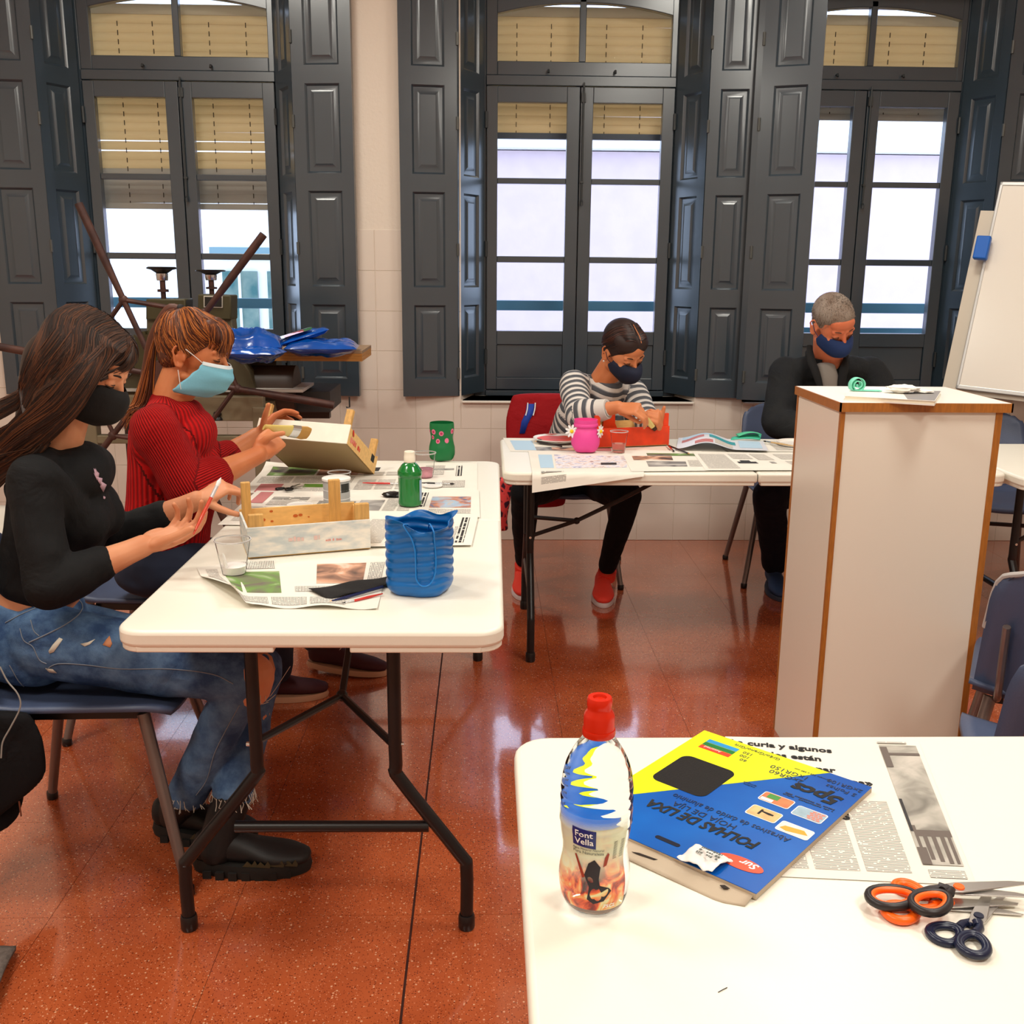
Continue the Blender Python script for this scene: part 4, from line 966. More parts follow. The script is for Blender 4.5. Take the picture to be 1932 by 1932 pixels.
MB().prism([(.125, PHt+.010), (.15, PHt+.013), (.158, PHt+.017), (.15, PHt+.017), (.128, PHt+.014)], -.0052, -.0048, M=Mk).build('flap_slot', mat('slot_dark2', srgb(40, 30, 24), .8), pk, smooth=0, fixn=True)
MB().prism([(.030, PHt+.006), (.038, PHt+.004), (.042, PHt+.008), (.035, PHt+.011)], -.0042, -.0036, M=Mk).build('flap_tear', mat('slot_dark2', (0, 0, 0)), pk, smooth=0, fixn=True)
# crumpled price ticket
tk = MB().grid(lambda u, v: Mk @ Vector((.052+.048*u+.004*v, PHt-.038+.040*v+.012*u*(1-v)*0, .0015+.007*abs(math.sin(u*5+v*2))*(.4+.6*math.sin(v*3.0))+.002*noise.noise(Vector((u*6, v*6, 2))))), 20, 16).build('paper_ticket', mat('ticket', srgb(240, 238, 234), .6), None, solid=.0004, smooth=60)
tag(tk, 'crumpled white price ticket stuck on the lower edge of the sandpaper pack', 'ticket')
tkp = Mk @ Vector((.088, PHt-.006, .0135))
marks(Mk @ Matrix.Translation((.060, PHt-.030, .0100)), .028, .018, 3, GRT, tk, seed=5)

# scissors
def scissors(label, pivot, ang, size, mats, z, open_=12, loops=None):
    """pivot point, blades point along ang (deg)"""
    H1, H2, BLD = mats
    t = thing('scissors', label, 'scissors', (pivot[0], pivot[1], z), R_(ang)); s = size
    for k, sg in enumerate((1, -1)):
        Mr = Matrix.Rotation(R_(sg*open_/2), 4, 'Z') @ Matrix.Translation((0, 0, .0016*sg+.004))
        bl = MB().prism([(-.018*s, -.007*s*1), (.0*s, -.009*s), (.075*s, -.001*s*sg-.0015), (.078*s, .0015*s), (.06*s, .0055*s), (.0, .009*s), (-.018*s, .007*s)], -.0009, .0009, M=Mr)
        bl.build('blade', BLD, t, world=False, smooth=0, bevel=.0004, fixn=True)
        hd = [Vector(p) for p in ((-.012*s, 0, 0), (-.028*s, -sg*.007*s, 0), (-.040*s, -sg*.010*s, 0))]
        MB().tube(hd if not loops else [hd[0], hd[0]*.5+hd[1]*.5], [.0055*s, .0055*s, .0045*s][:3 if not loops else 2], 10, M=Mr, ratio=.8, up=(0, 0, 1)).build('shank', H1, t, world=False, smooth=60)
        cx_, cy_, ra, rb = -.062*s, -sg*.018*s, .026*s, .0165*s
        if k == 1: ra, rb = .023*s, .015*s
        la = 0
        if loops:
            lx_, ly_, ra, rb = loops[k]; w_ = PZ(lx_, ly_, z+.004); q_ = Vector((w_.x-pivot[0], w_.y-pivot[1], 0)); q_.rotate(Matrix.Rotation(-R_(ang)-R_(sg*open_/2), 3, 'Z')); cx_, cy_ = q_.x, q_.y; la = math.atan2(-cy_, -cx_)
            MB().tube([(-.010*s, -sg*.002*s, 0), ((-.010*s+cx_+ra*math.cos(la))/2, (-sg*.004*s+cy_+ra*math.sin(la))/2-sg*.002, 0), (cx_+(ra+.002)*math.cos(la), cy_+(ra+.002)*math.sin(la), 0)], [.0048*s, .0052*s, .0058*s], 10, M=Mr, ratio=.85, up=(0, 0, 1)).build('shank', H1, t, world=False, smooth=60)
        def lp_(q, off):
            a_, b_ = (ra+off)*math.cos(q), (rb+off)*math.sin(q)*(1-.18*math.cos(q)); return Vector((cx_+a_*math.cos(la)-b_*math.sin(la), cy_+a_*math.sin(la)+b_*math.cos(la), 0))
        n_ = 28
        for (off, rr, mt_, nm) in ((0, .0046*s, H1, 'handle_loop'), (-.0036*s, .0036*s, H2, 'loop_lining')):
            rings = []
            for i in range(n_):
                q = 2*math.pi*i/n_; c_ = lp_(q, off); o_ = (lp_(q, off+1)-lp_(q, off)).normalized()
                rings.append([c_+o_*(rr*math.cos(w*math.pi/5))+Vector((0, 0, 1))*(rr*1.05*math.sin(w*math.pi/5)) for w in range(10)])
            rings.append(rings[0]); MB().loft(rings, cap=False, M=Mr).build(nm, mt_, t, world=False, smooth=80)
    MB().lathe([(.001, .008), (.0055*s, .008), (.006*s, .0065), (.006*s, 0)], 16).build('pivot_cap', H2, t, world=False)
    return t
SBK = mat('scissor_black', srgb(36, 30, 32), .4); SOR = mat('scissor_orange', srgb(255, 104, 20), .35); SNV = mat('scissor_navy', srgb(22, 30, 56), .3); SST = mat('scissor_steel', (.5, .48, .46), .28, metal=.9)
pv = PZ(1808, 1683, T+.012); e = PZ(1900, 1683, T+.012); ang = math.degrees(math.atan2(e.y-pv.y, e.x-pv.x))
scissors('black and orange scissors on top of the pile at the right of the near table', pv, ang-2, 1.05, (SBK, SOR, SST), T+.012, 16, loops=[(1757, 1704, .0245, .0165), (1684, 1690, .027, .0175)])
pv = PZ(1790, 1712, T); e = PZ(1885, 1722, T); ang = math.degrees(math.atan2(e.y-pv.y, e.x-pv.x))
scissors('orange handled scissors lying underneath the black and orange pair', pv, ang+3, 1.0, (SOR, SOR, SST), T, 12, loops=[(1700, 1723, .0185, .0150), (1716, 1676, .0165, .0120)])
pv = PZ(1847, 1724, T+.010); e = PZ(1890, 1668, T+.010); ang = math.degrees(math.atan2(e.y-pv.y, e.x-pv.x))
scissors('navy blue handled scissors crossing the orange ones on the near table', pv, ang, .92, (SNV, SNV, SST), T+.001, 14, loops=[(1836, 1784, .0190, .0145), (1785, 1759, .0185, .0150)])
hb = MB().tube([PZ(1355, 1872, T+.0006), PZ(1362, 1868, T+.001), PZ(1372, 1863, T+.0006)], .0004, 6).build('stray_hair', INK); tag(hb, 'tiny dark hair lying on the bare near table top', 'hair')

# on the plinth
z0 = pz
def P_(x, y, z=None): return PZ(x, y, z0 if z is None else z)
bk = thing('notebook', 'thin white notebook lying on top of the plinth', 'book', P_(1680, 745))
q = [P_(1593, 747, z0+.012), P_(1764, 757, z0+.012), P_(1776, 738, z0+.012), P_(1605, 736, z0+.012)]
def block(q, z1, z2): return MB().add([(p.x, p.y, z1) for p in q]+[(p.x, p.y, z2) for p in q], [(3, 2, 1, 0), (4, 5, 6, 7), (0, 1, 5, 4), (1, 2, 6, 5), (2, 3, 7, 6), (3, 0, 4, 7)])
block(q, z0, z0+.0045).build('back_cover', mat('cover_white', srgb(236, 232, 222), .5), bk, smooth=0, fixn=True)
block([p*.98+sum(q, Vector())/4*.02 for p in q], z0+.0045, z0+.011).build('page_block', mat('pages', srgb(240, 230, 206), .8), bk, smooth=0, fixn=True)
block(q, z0+.011, z0+.0125).build('front_cover', mat('cover_white', (0, 0, 0)), bk, smooth=0, fixn=True)
qc = [q[0]*.3+q[1]*.7, q[1]*.99+q[2]*.01, q[2], q[3]*.45+q[2]*.55]
block([p*.97+sum(qc, Vector())/4*.03 for p in qc], z0+.0125, z0+.0129).build('cover_print', mat('cover_grey', srgb(140, 136, 134), .5), bk, smooth=0, fixn=True)
MINT = mat('mint_foam', srgb(130, 226, 196), .6); MINT2 = mat('mint_foam_dark', srgb(70, 190, 158), .6)
zc = z0+.0135; base = P_(1625, 737, zc)
sp = thing('mint_spiral', 'mint green foam strip rolled into a spiral on the notebook', 'craft strip', base)
rb = []; cpt = PY(1618, 726, base.y)
for i in range(60):
    a = i*.24; rr = .004+.0014*a*.95
    rb.append((rr*math.cos(a+2.6), rr*math.sin(a+2.6)))
last = rb[-1]; pts = [Vector((cpt.x+x, base.y, max(zc+.002, cpt.z+z_))) for x, z_ in rb]
mbs = MB(); w_ = .012; 
strip = pts+[Vector((pts[-1].x+.012*k, base.y-.002*k, zc+.0016)) for k in range(1, 7)]
v = []
for i, p in enumerate(strip):
    v += [(p.x, p.y-w_, p.z), (p.x, p.y+w_, p.z)]
mbs.add(v, [(2*i, 2*i+1, 2*i+3, 2*i+2) for i in range(len(strip)-1)]).build('strip', MINT, sp, solid=.0022, smooth=80)
def crump(name, label, cat, c, size, mt_, seed=0, amp=.3):
    mb = MB().ell((0, 0, 0), (1, 1, 1), nu=28, nv=18); vs = []
    for p in mb.v:
        p = Vector(p); n_ = 1+amp*noise.noise(p*2.2+Vector((seed, 0, 0)))+amp*.5*noise.noise(p*5+Vector((0, seed, 0)))
        p = Vector((p.x*size[0], p.y*size[1], p.z*size[2]))*n_; p.z = max(p.z, -size[2]*.95); vs.append(tuple(p+Vector(c)+Vector((0, 0, size[2]*.95))))
    mb.v = vs; return tag(mb.build(name, mt_, None, smooth=50), label, cat)
crump('crumpled_tissue', 'crumpled white tissue beside the mint spiral on the plinth', 'tissue', P_(1702, 741, zc), (.045, .03, .011), mat('tissue', srgb(240, 236, 228), .9), 3)
crump('crumpled_tissue', 'smaller flat white scrap right of the tissue on the plinth', 'tissue', P_(1742, 741, zc), (.028, .02, .004), mat('tissue', (0, 0, 0)), 6)

# ================================================================== THINGS ON THE LEFT TABLE
WOOD = mat('crate_wood', srgb(228, 186, 118), .6, var=.08, vscale=12, stretch=(1, 8, 8)); WOODV = mat('crate_wood_post', srgb(206, 160, 92), .6, var=.14, vscale=14, stretch=(10, 10, 1))
WPNT = mat('white_wash', srgb(238, 232, 220), .6, col2=srgb(194, 202, 202), vscale=22, stretch=(1, 1, 3))
def knots(parent, M0, L, hh, y, n, seed):
    rnd = random.Random(seed); KM = mat('wood_knot', srgb(190, 96, 40), .6)
    for i in range(n):
        x = rnd.uniform(.02, L-.02); z = rnd.uniform(.008, hh-.01); r_ = rnd.uniform(.002, .006)
        MB().prism([(r_*1.2*math.cos(a*math.pi/5), r_*.8*math.sin(a*math.pi/5)) for a in range(10)], 0, .0004, M=M0 @ Matrix.Translation((x, y, z)) @ Matrix.Rotation(R_(90), 4, 'X')).build('knot', KM, parent, smooth=0)
# painted crate
A, B = Vector((-.578, 2.398, T+.002)), Vector((-.290, 2.492, T+.002)); xd = (B-A); CL = xd.length
Mc = frame(A, xd, (0, 0, 1)); CWd = .215; CH = .078
cr = thing('wooden_crate', 'small wooden crate half painted white at the front of the left table', 'crate', (A+B)/2)
MB().box(0, CL, 0, .006, .004, CH, M=Mc).build('front_board', WPNT, cr, smooth=0, bevel=.001)
MB().box(0, CL, CWd-.006, CWd, .004, CH, M=Mc).build('back_board', WOOD, cr, smooth=0, bevel=.001)
for xx in (0, CL-.005): MB().box(xx, xx+.005, .006, CWd-.006, .004, CH-.006, M=Mc).build('end_board', WPNT if xx == 0 else WOOD, cr, smooth=0)
for k in range(4): MB().box(0, CL, .008+k*.052, .008+k*.052+.044, 0, .004, M=Mc).build('bottom_slat', WOOD, cr, smooth=0)
for (xx, yy, zt, w_) in ((.006, .007, .108, .036), (.006, CWd-.022, .152, .022), (CL-.036, .007, .118, .036), (CL-.075, CWd-.055, .152, .030)):
    if yy > .1 and xx < .1: w_ = .024
    MB().box(xx, xx+w_, yy, yy+.016, .004, zt, M=Mc).build('corner_post', WOODV, cr, smooth=0, bevel=.002)
knots(cr, Mc, CL, CH, CWd-.0065, 10, 3)
marks(Mc @ Matrix.Translation((.09, -.0006, .036)) @ Matrix.Rotation(R_(90), 4, 'X'), .085, .020, 1, mat('faint_pink', srgb(222, 190, 182), .7), cr, seed=8)
marks(Mc @ Matrix.Translation((.185, -.0006, .030)) @ Matrix.Rotation(R_(90), 4, 'X'), .045, .009, 1, mat('faint_red', srgb(222, 150, 140), .7), cr, seed=9)
# cup with white paint
def cup(label, c, r0, r1, h, fill, fcol, tint=(.95, .96, .97), group=None, fz=None):
    t = thing('plastic_cup', label, 'cup', c, group=group)
    MB().lathe([(0.0, .001), (r0, .001), (r1, h), (r1+.0016, h+.0005), (r1+.0016, h-.002), (r1-.0006, h-.003), (r0-.0006, .002), (0, .002)], 36, cap=False).build('cup_wall', glassmat('clear_cup', (.975, .975, .975), .955, .15), t, world=False, smooth=50)
    MB().lathe([(r1-.0002, h-.0022), (r1+.002, h-.0016), (r1+.002, h+.0010), (r1-.0002, h+.0012)], 36, cap=False).build('rim', mat('cup_rim', srgb(226, 226, 226), .2, trans=.4), t, world=False)
    if fill:
        rr = r0+(r1-r0)*fill/h-.001
        MB().lathe([(0, .0022), (r0-.001, .0022), (rr, fill), (0, fill)], 30, cap=False).build('contents', fcol, t, world=False)
    return t
WPT = mat('white_paint', srgb(250, 248, 244), .25)
c = cup('clear plastic cup with white paint in it, nearest the young woman', PZ(442, 1082, T+.002), .0265, .0405, .082, .020, WPT)
MB().tube([(-.013, -.018, .015), (-.017, -.021, .05), (-.018, -.023, .055)], [.006, .003, .001], 8).build('paint_drip', WPT, c, world=False)
cup('clear plastic cup with grey streaks standing behind the grey paint pot', PZ(641, 922, T+.004), .030, .036, .055, .012, mat('grey_rinse', srgb(120, 118, 116), .2))
cup('clear cup with pink water behind the green paint bottle', PZ(802, 900, T+.004), .027, .037, .085, .03, mat('pink_water', srgb(244, 180, 196), .1, trans=.6))
# grey paint pot
gp = thing('paint_pot', 'grey labelled paint pot with a white lid on the left table', 'paint pot', PZ(636, 955, T+.004))
MB().lathe([(0, 0), (.038, 0), (.0395, .003), (.0395, .079), (.038, .081)], 40).build('pot_body', mat('pot_grey', srgb(170, 172, 172), .35), gp, world=False)
MB().lathe([(.038, .080), (.0425, .081), (.0425, .087), (.039, .0885), (.0, .087)], 40).build('lid', mat('lid_white', srgb(240, 238, 234), .3), gp, world=False)
for zz in (.026, .052): MB().lathe([(.0397, zz), (.0402, zz), (.0402, zz+.0014), (.0397, zz+.0014)], 40).build('label_line', WHT, gp, world=False)
MB().grid(lambda u, v: (.0402*math.cos(R_(-62)+R_(45)*u), .0402*math.sin(R_(-62)+R_(45)*u), .048+.026*v), 10, 2).build('dark_label', mat('pot_dark', srgb(40, 42, 40), .4), gp, world=False, smooth=80)
# lids
def disc(name, label, cat, c, r, h, mt_, seg=36, rim=.0015):
    return tag(MB().lathe([(0, 0), (r*.97, 0), (r, .001), (r, h), (r*.94, h), (r*.92, h-rim), (0, h-rim)], seg, M=Matrix.Translation(c)).build(name, mt_, None), label, cat)
disc('pot_lid', 'round white lid lying on newspaper left of the grey paint pot', 'lid', PZ(567, 954, T+.005), .0405, .004, mat('lid_white', (0, 0, 0)))
disc('pot_lid', 'round white lid lying behind the green paint bottle', 'lid', PZ(816, 917, T+.005), .033, .004, mat('lid_white', (0, 0, 0)))
# small black clip / scissors
sc = scissors('small black scissors lying on the far newspaper of the left table', PZ(552, 922, T+.004), 55, .62, (mat('clip_black', srgb(16, 16, 18), .25), mat('clip_black', (0, 0, 0)), SST), T+.005, 30)
crump('black_palette_lid', 'crumpled black plastic scrap left of the green paint bottle', 'scrap', PZ(742, 937, T+.005), (.034, .024, .008), mat('clip_black', (0, 0, 0)), 9, .2)
# brushes & pencils
def brush(label, a, b, col, ferrule=STEEL, tip=(40, 36, 36), r=.0032, name='paint_brush', cat='paint brush', tipr=.0035, tl_=.022, fl=.03):
    a, b = Vector(a), Vector(b); d = (b-a).normalized(); L = (b-a).length
    t = thing(name, label, cat, a)
    MB().tube([a, a+d*(L-tl_-fl)*.5, a+d*(L-tl_-fl)], [r*.5, r*1.15, r], 10).build('handle', mat('brush_%d_%d_%d' % col, srgb(*col), .25, coat=.5), t)
    MB().tube([a+d*(L-tl_-fl), a+d*(L-tl_)], [r, r*.95], 10).build('ferrule', ferrule, t)
    MB().tube([a+d*(L-tl_), a+d*(L-tl_*.5), b], [r*.9, tipr, .0006], 10).build('bristles', mat('brist_%d_%d_%d' % tip, srgb(*tip), .7), t)
    return t
zt = T+.0095
brush('red handled paint brush lying behind the green paint bottle', PZ(684, 911, zt), PZ(765, 913, zt), (206, 30, 26), tl_=.02)
brush('thin black paint brush lying to the right behind the green paint bottle', PZ(795, 911, zt), PZ(858, 913, zt), (26, 26, 30), tl_=.015, fl=.05)
brush('thin red paint brush lying on the near table edge left of the blue jar', PZ(722, 1120, T+.005), PZ(641, 1140, T+.004), (206, 40, 28), tl_=.013, fl=.022, r=.0026, tipr=.0022)
def pencil(label, a, b, col, wood=(214, 170, 120)):
    a, b = Vector(a), Vector(b); d = (b-a).normalized(); t = thing('pencil', label, 'pencil', a); L = (b-a).length
    MB().tube([a, a+d*(L-.018)], .0036, 6).build('barrel', mat('pencil_%d_%d_%d' % col, srgb(*col), .3), t, smooth=20)
    MB().tube([a+d*(L-.018), a+d*(L-.004)], [.0035, .001], 6).build('sharpened_wood', mat('pencil_wood', srgb(*wood), .7), t, smooth=20)
    MB().tube([a+d*(L-.004), b], [.001, .0002], 6).build('lead', INK, t)
    return t
pencil('navy blue pencil lying on the dark sandpaper left of the blue jar', PZ(722, 1107, T+.008), PZ(612, 1139, T+.005), (24, 34, 80))
# black sandpaper sheet
q = [PZ(583, 1114, T+.004), PZ(640, 1131, T+.004), PZ(722, 1106, T+.004), PZ(700, 1087, T+.004)]
q = [PZ(620, 1132, T+.004), PZ(735, 1105, T+.004), PZ(735, 1088, T+.004), PZ(582, 1113, T+.004)]
s_ = MB().grid(lambda u, v: tuple(((q[0]*(1-u)+q[1]*u)*(1-v)+(q[3]*(1-u)+q[2]*u)*v)+Vector((0, 0, .004*math.sin(u*5+v*2)**2))), 14, 8).build('sandpaper_sheet', mat('sandpaper_black', (0, 0, 0)), None, solid=.001, smooth=80)
tag(s_, 'black sheet of sandpaper under the navy pencil on the left table', 'sandpaper')
# green paint bottle
gb = thing('paint_bottle', 'green paint bottle with white flip cap on the left table', 'bottle', PZ(774, 953, T+.006))
GRN = mat('green_paint', srgb(0, 118, 46), .18, coat=.6)
pr_ = crom([(r_, 0, z_) for r_, z_ in ((.0, .001), (.024, .0), (.0335, .003), (.0355, .010), (.0345, .030), (.0345, .085), (.0362, .092), (.0362, .104), (.034, .109), (.024, .124), (.0165, .130), (.0165, .134))], 3)
MB().lathe([(max(0, p.x), p.z) for p in pr_], 40).build('bottle_body', GRN, gb, world=False, smooth=60)
MB().lathe([(.0168, .132), (.0168, .150), (.0160, .151), (.0160, .163), (.014, .165), (0, .165)], 30).build('flip_cap', mat('cap_cream', srgb(240, 232, 214), .35), gb, world=False)
MB().grid(lambda u, v: (.0352*math.cos(R_(-32)+R_(50)*u), .0352*math.sin(R_(-32)+R_(50)*u), .018+.062*v), 8, 2).build('label', mat('pale_label', srgb(150, 180, 210), .4), gb, world=False, smooth=80)
# green jar with pink dots: base cut from a fizzy drink bottle
gj = thing('green_jar', 'green painted jar with pink spots cut from a bottle base', 'jar', PZ(834, 868, T))
GJ = mat('jar_green', srgb(8, 112, 58), .45)
jp = crom([(r_, 0, z_) for r_, z_ in ((.030, .004), (.040, .003), (.046, .012), (.0485, .03), (.048, .05), (.0445, .065), (.0415, .08), (.042, .095), (.0455, .112), (.0458, .132), (.0445, .143))], 3)
def petal(a, z, r_): return 1-(.10*max(0, (.022-z)/.022))*(.5+.5*math.cos(5*a)) if z < .022 else 1
jo = [(p.x, p.z) for p in jp]; ji = [(p.x-.0015, p.z) for p in jp][::-1]
MB().lathe(jo+ji, 50, fn=petal, cap=True).build('jar_wall', GJ, gj, world=False, smooth=70)
def jr(z):
    for i in range(len(jp)-1):
        if jp[i].z <= z <= jp[i+1].z+1e-6: t = (z-jp[i].z)/max(1e-6, jp[i+1].z-jp[i].z); return jp[i].x*(1-t)+jp[i+1].x*t
    return .045
PNK = mat('spot_pink', srgb(228, 120, 156), .5); PNK2 = mat('spot_dark_pink', srgb(190, 50, 90), .5)
for k, (da, z, s) in enumerate(((-72, .112, .006), (-40, .112, .0095), (0, .107, .009), (60, .113, .0095), (-50, .091, .0075), (-18, .078, .0085), (28, .080, .0090), (110, .1, .009), (150, .09, .009), (-120, .09, .009))):
    a_ = R_(-90+da)
    for (ss, mt_, ex) in ((s, PNK, .0006), (s*.5, PNK2 if k != 6 else PNK, .0012)):
        mb = MB(); v = [((jr(z)+ex)*math.cos(a_), (jr(z)+ex)*math.sin(a_), z)]
        for q_ in range(16):
            dx, dz = ss*math.cos(q_*math.pi/8), ss*1.05*math.sin(q_*math.pi/8); aa = a_+dx/.045; rr = jr(z+dz)+ex
            v.append((rr*math.cos(aa), rr*math.sin(aa), z+dz))
        mb.add(v, [(0, q_+1, (q_+1) % 16+1) for q_ in range(16)]).build('spot', mt_, gj, world=False)
# blue corrugated jar
bj = thing('blue_jar', 'blue corrugated jar cut from a water flagon, tied with cord, at the table front', 'jar', PZ(793, 1112, T))
BJ = mat('jar_blue', srgb(0, 98, 172), .3, var=.12, vscale=10)
NB, NZ = 96, 66; HB = .162
def bjr(a, z):
    sq = (abs(math.cos(a+.25))**3.4+abs(math.sin(a+.25))**3.4)**(-1/3.4)
    r_ = .0700*sq**.72
    w = math.sin(2*math.pi*(z/.0215)+1.4*math.sin(2*a+1)+.8*math.sin(3*a+z*20)+.5*math.sin(5*a+2))
    env = min(1, max(0, (z-.016)/.01)); r_ += .0019*w*env
    if z < .02: r_ -= .014*((.02-z)/.02)**2+.0012*math.sin(9*a)*((.02-z)/.02)
    return r_
def bjp(a, v, off=0):
    ht = HB+.008*math.sin(2*a+.6)+.005*math.sin(5*a)+.004*math.sin(3*a+2)
    z = v*ht; r_ = bjr(a, z)-off+(.005*max(0, v-.93)/.07*(1+math.sin(5*a)))
    return Vector((r_*math.cos(a), r_*math.sin(a), z))
rings = [[bjp(2*math.pi*k/NB, j/NZ) for k in range(NB)] for j in range(NZ+1)]+[[bjp(2*math.pi*k/NB, j/NZ, .0018) for k in range(NB)] for j in range(NZ, 0, -1)]
MB().loft(rings, cap=True).build('jar_wall', BJ, bj, world=False, smooth=80)
cam_a = -math.pi/2-.06
co = []
for (a_, v_) in ((cam_a-.32, .985), (cam_a-.12, .88), (cam_a-.02, .75), (cam_a+.0, .6), (cam_a+.0, .42), (cam_a+.02, .30), (cam_a+.16, .215), (cam_a+.36, .225), (cam_a+.50, .33), (cam_a+.55, .5), (cam_a+.56, .7), (cam_a+.52, .88), (cam_a+.48, 1.0)):
    p = bjp(a_, v_); rr = math.hypot(p.x, p.y)+.0034; co.append(Vector((rr*math.cos(a_), rr*math.sin(a_), p.z)))
inn = [Vector((-.028, -.02, .148)), Vector((-.04, .0, .152)), Vector((-.035, -.045, .158))]
MB().tube([Vector((-.045, .0, .128)), Vector((-.04, -.03, .150)), Vector((-.02, -.06, .163))]+co+[Vector((.025, -.05, .163)), Vector((.02, -.01, .14))], .0016, 8, sm=4).build('cord', mat('cord_blue', srgb(20, 120, 200), .3), bj, world=False, smooth=80)

# tilted crate held by the woman in red
E0 = PY(531, 797, 3.30); E1 = PY(652, 829, 3.22)      # top edge nearest the camera
tc_ = thing('wooden_crate', 'bare wooden crate tipped on its side, held by the woman in red', 'crate', (-.5, 3.45, T))
# corners: painted long side faces up, grey base faces the camera
a1 = PY(503, 800, 3.42); a2 = PY(661, 815, 3.46); a3 = PY(655, 838, 3.24); a4 = PY(505, 826, 3.315)
b3 = PY(692, 893, 3.47); b4 = PY(540, 885, 3.50)
xdir = (a3-a4).normalized(); Lc = .325
dn = (b3-a3); dn = dn-xdir*dn.dot(xdir); hC = dn.length; dn.normalize()
nd_ = dn.cross(xdir).normalized()
if nd_.y < 0: nd_ = -nd_
Mt = Matrix((xdir, dn, nd_)).transposed().to_4x4(); Mt.translation = a3-xdir*Lc
RAWB = mat('crate_base_board', srgb(178, 152, 112), .7, var=.04, vscale=3); WASH = mat('fresh_white_paint', srgb(244, 238, 222), .45, var=.03, vscale=20)
DW = .066
MB().box(0, Lc, 0, hC, 0, .003, M=Mt).build('base_board', RAWB, tc_, smooth=0)
MB().box(0, Lc, -.005, 0, 0, DW, M=Mt).build('long_side', WASH, tc_, smooth=0)
MB().box(0, Lc, hC, hC+.005, 0, DW, M=Mt).build('long_side', WOOD, tc_, smooth=0)
for xx in (0, Lc-.005): MB().box(xx, xx+.0055, -.002, hC+.002, 0, DW*.86, M=Mt).build('end_board', WOOD, tc_, smooth=0)
for (xx, yy) in ((.006, .004), (Lc-.030, .004), (.006, hC-.020), (Lc-.030, hC-.020)):
    MB().box(xx, xx+.024, yy, yy+.016, .004, DW+.058, M=Mt).build('corner_post', WOODV, tc_, smooth=0, bevel=.0015)
Me_ = Mt @ Matrix.Translation((Lc+.0008, .01, .02)) @ Matrix.Rotation(R_(90), 4, 'Z') @ Matrix.Rotation(R_(90), 4, 'X')
marks(Me_ @ Matrix.Translation((.008, -.006, 0)), .095, .030, 1, mat('red_print', srgb(206, 110, 90), .6), tc_, seed=12)
MB().ell(Mt @ Vector((Lc+.001, .03, .05)), (.002, .010, .012), nu=14, nv=8).build('strawberry_print', mat('strawberry', srgb(206, 40, 24), .5), tc_)
MB().box(Lc+.0006, Lc+.0012, hC-.055, hC-.025, .03, .055, M=Mt).build('dark_stamp', INK, tc_, smooth=0)

# ================================================================== THINGS ON THE BACK TABLE
ORG = mat('orange_red_paint', srgb(226, 64, 22), .45, var=.12, vscale=18)
A, B = Vector((.440, 4.02, T+.004)), Vector((.755, 4.105, T+.004)); Mo = frame(A, B-A, (0, 0, 1)); L2 = (B-A).length; W2 = .20
oc = thing('wooden_crate', 'orange red painted crate in front of the woman in stripes', 'crate', (A+B)/2)
MB().box(0, L2, 0, .006, 0, .078, M=Mo).build('front_board', ORG, oc, smooth=0)
MB().box(0, L2, W2-.006, W2, 0, .078, M=Mo).build('back_board', WOOD, oc, smooth=0)
for xx in (0, L2-.006): MB().box(xx, xx+.006, .006, W2-.006, 0, .07, M=Mo).build('end_board', ORG, oc, smooth=0)
MB().box(0, L2, 0, W2, 0, .003, M=Mo).build('base_board', WOOD, oc, smooth=0)
for (xx, yy, zt_) in ((.0, .006, .13), (L2-.026, .006, .13), (.002, W2-.022, .13), (L2-.026, W2-.022, .13)):
    MB().box(xx, xx+.024, yy, yy+.016, .003, zt_, M=Mo).build('corner_post', ORG, oc, smooth=0, bevel=.0015)
MB().prism([(.085, .078), (.17, .078), (.162, .12), (.160, .150), (.110, .150), (.105, .11)], -.0, .0, M=Mo)
MB().prism([(.10, .0), (.178, .0), (.168, .05), (.158, .07), (.157, .118), (.108, .118), (.104, .05)], -W2+.024, -W2+.018, M=Mo @ Matrix.Rotation(R_(90), 4, 'X')).build('upright_slat', ORG, oc, smooth=0, fixn=True)
MB().box(.085-.05, .085-.002, W2-.010, W2-.006, .0, .10, M=Mo).build('painted_slat', ORG, oc, smooth=0)
# pink jar
pj = thing('pink_jar', 'bright pink jar with daisies on its sides on the back table', 'jar', PZ(1104, 852, T+.004))
PJ = mat('jar_pink', srgb(234, 74, 156), .5)
pp = crom([(r_, 0, z_) for r_, z_ in ((.030, .003), (.042, .003), (.052, .016), (.056, .035), (.055, .06), (.049, .082), (.043, .094), (.045, .105), (.046, .128))], 3)
po = [(p.x, p.z) for p in pp]; pi_ = [(p.x-.002, p.z) for p in pp][::-1]
MB().lathe(po+pi_, 48, fn=lambda a, z, r_: 1-.18*max(0, (.03-z)/.03)*(.5+.5*math.cos(4*a+math.pi*2))**2+(.02*math.sin(3*a)*max(0, z-.095)/.03)).build('jar_wall', PJ, pj, world=False, smooth=70)
MB().lathe([(.047, .100), (.0485, .104), (.0475, .112), (.046, .113)], 48, fn=lambda a, z, r_: 1+.02*math.sin(2*a)).build('jar_band', PJ, pj, world=False, smooth=70)
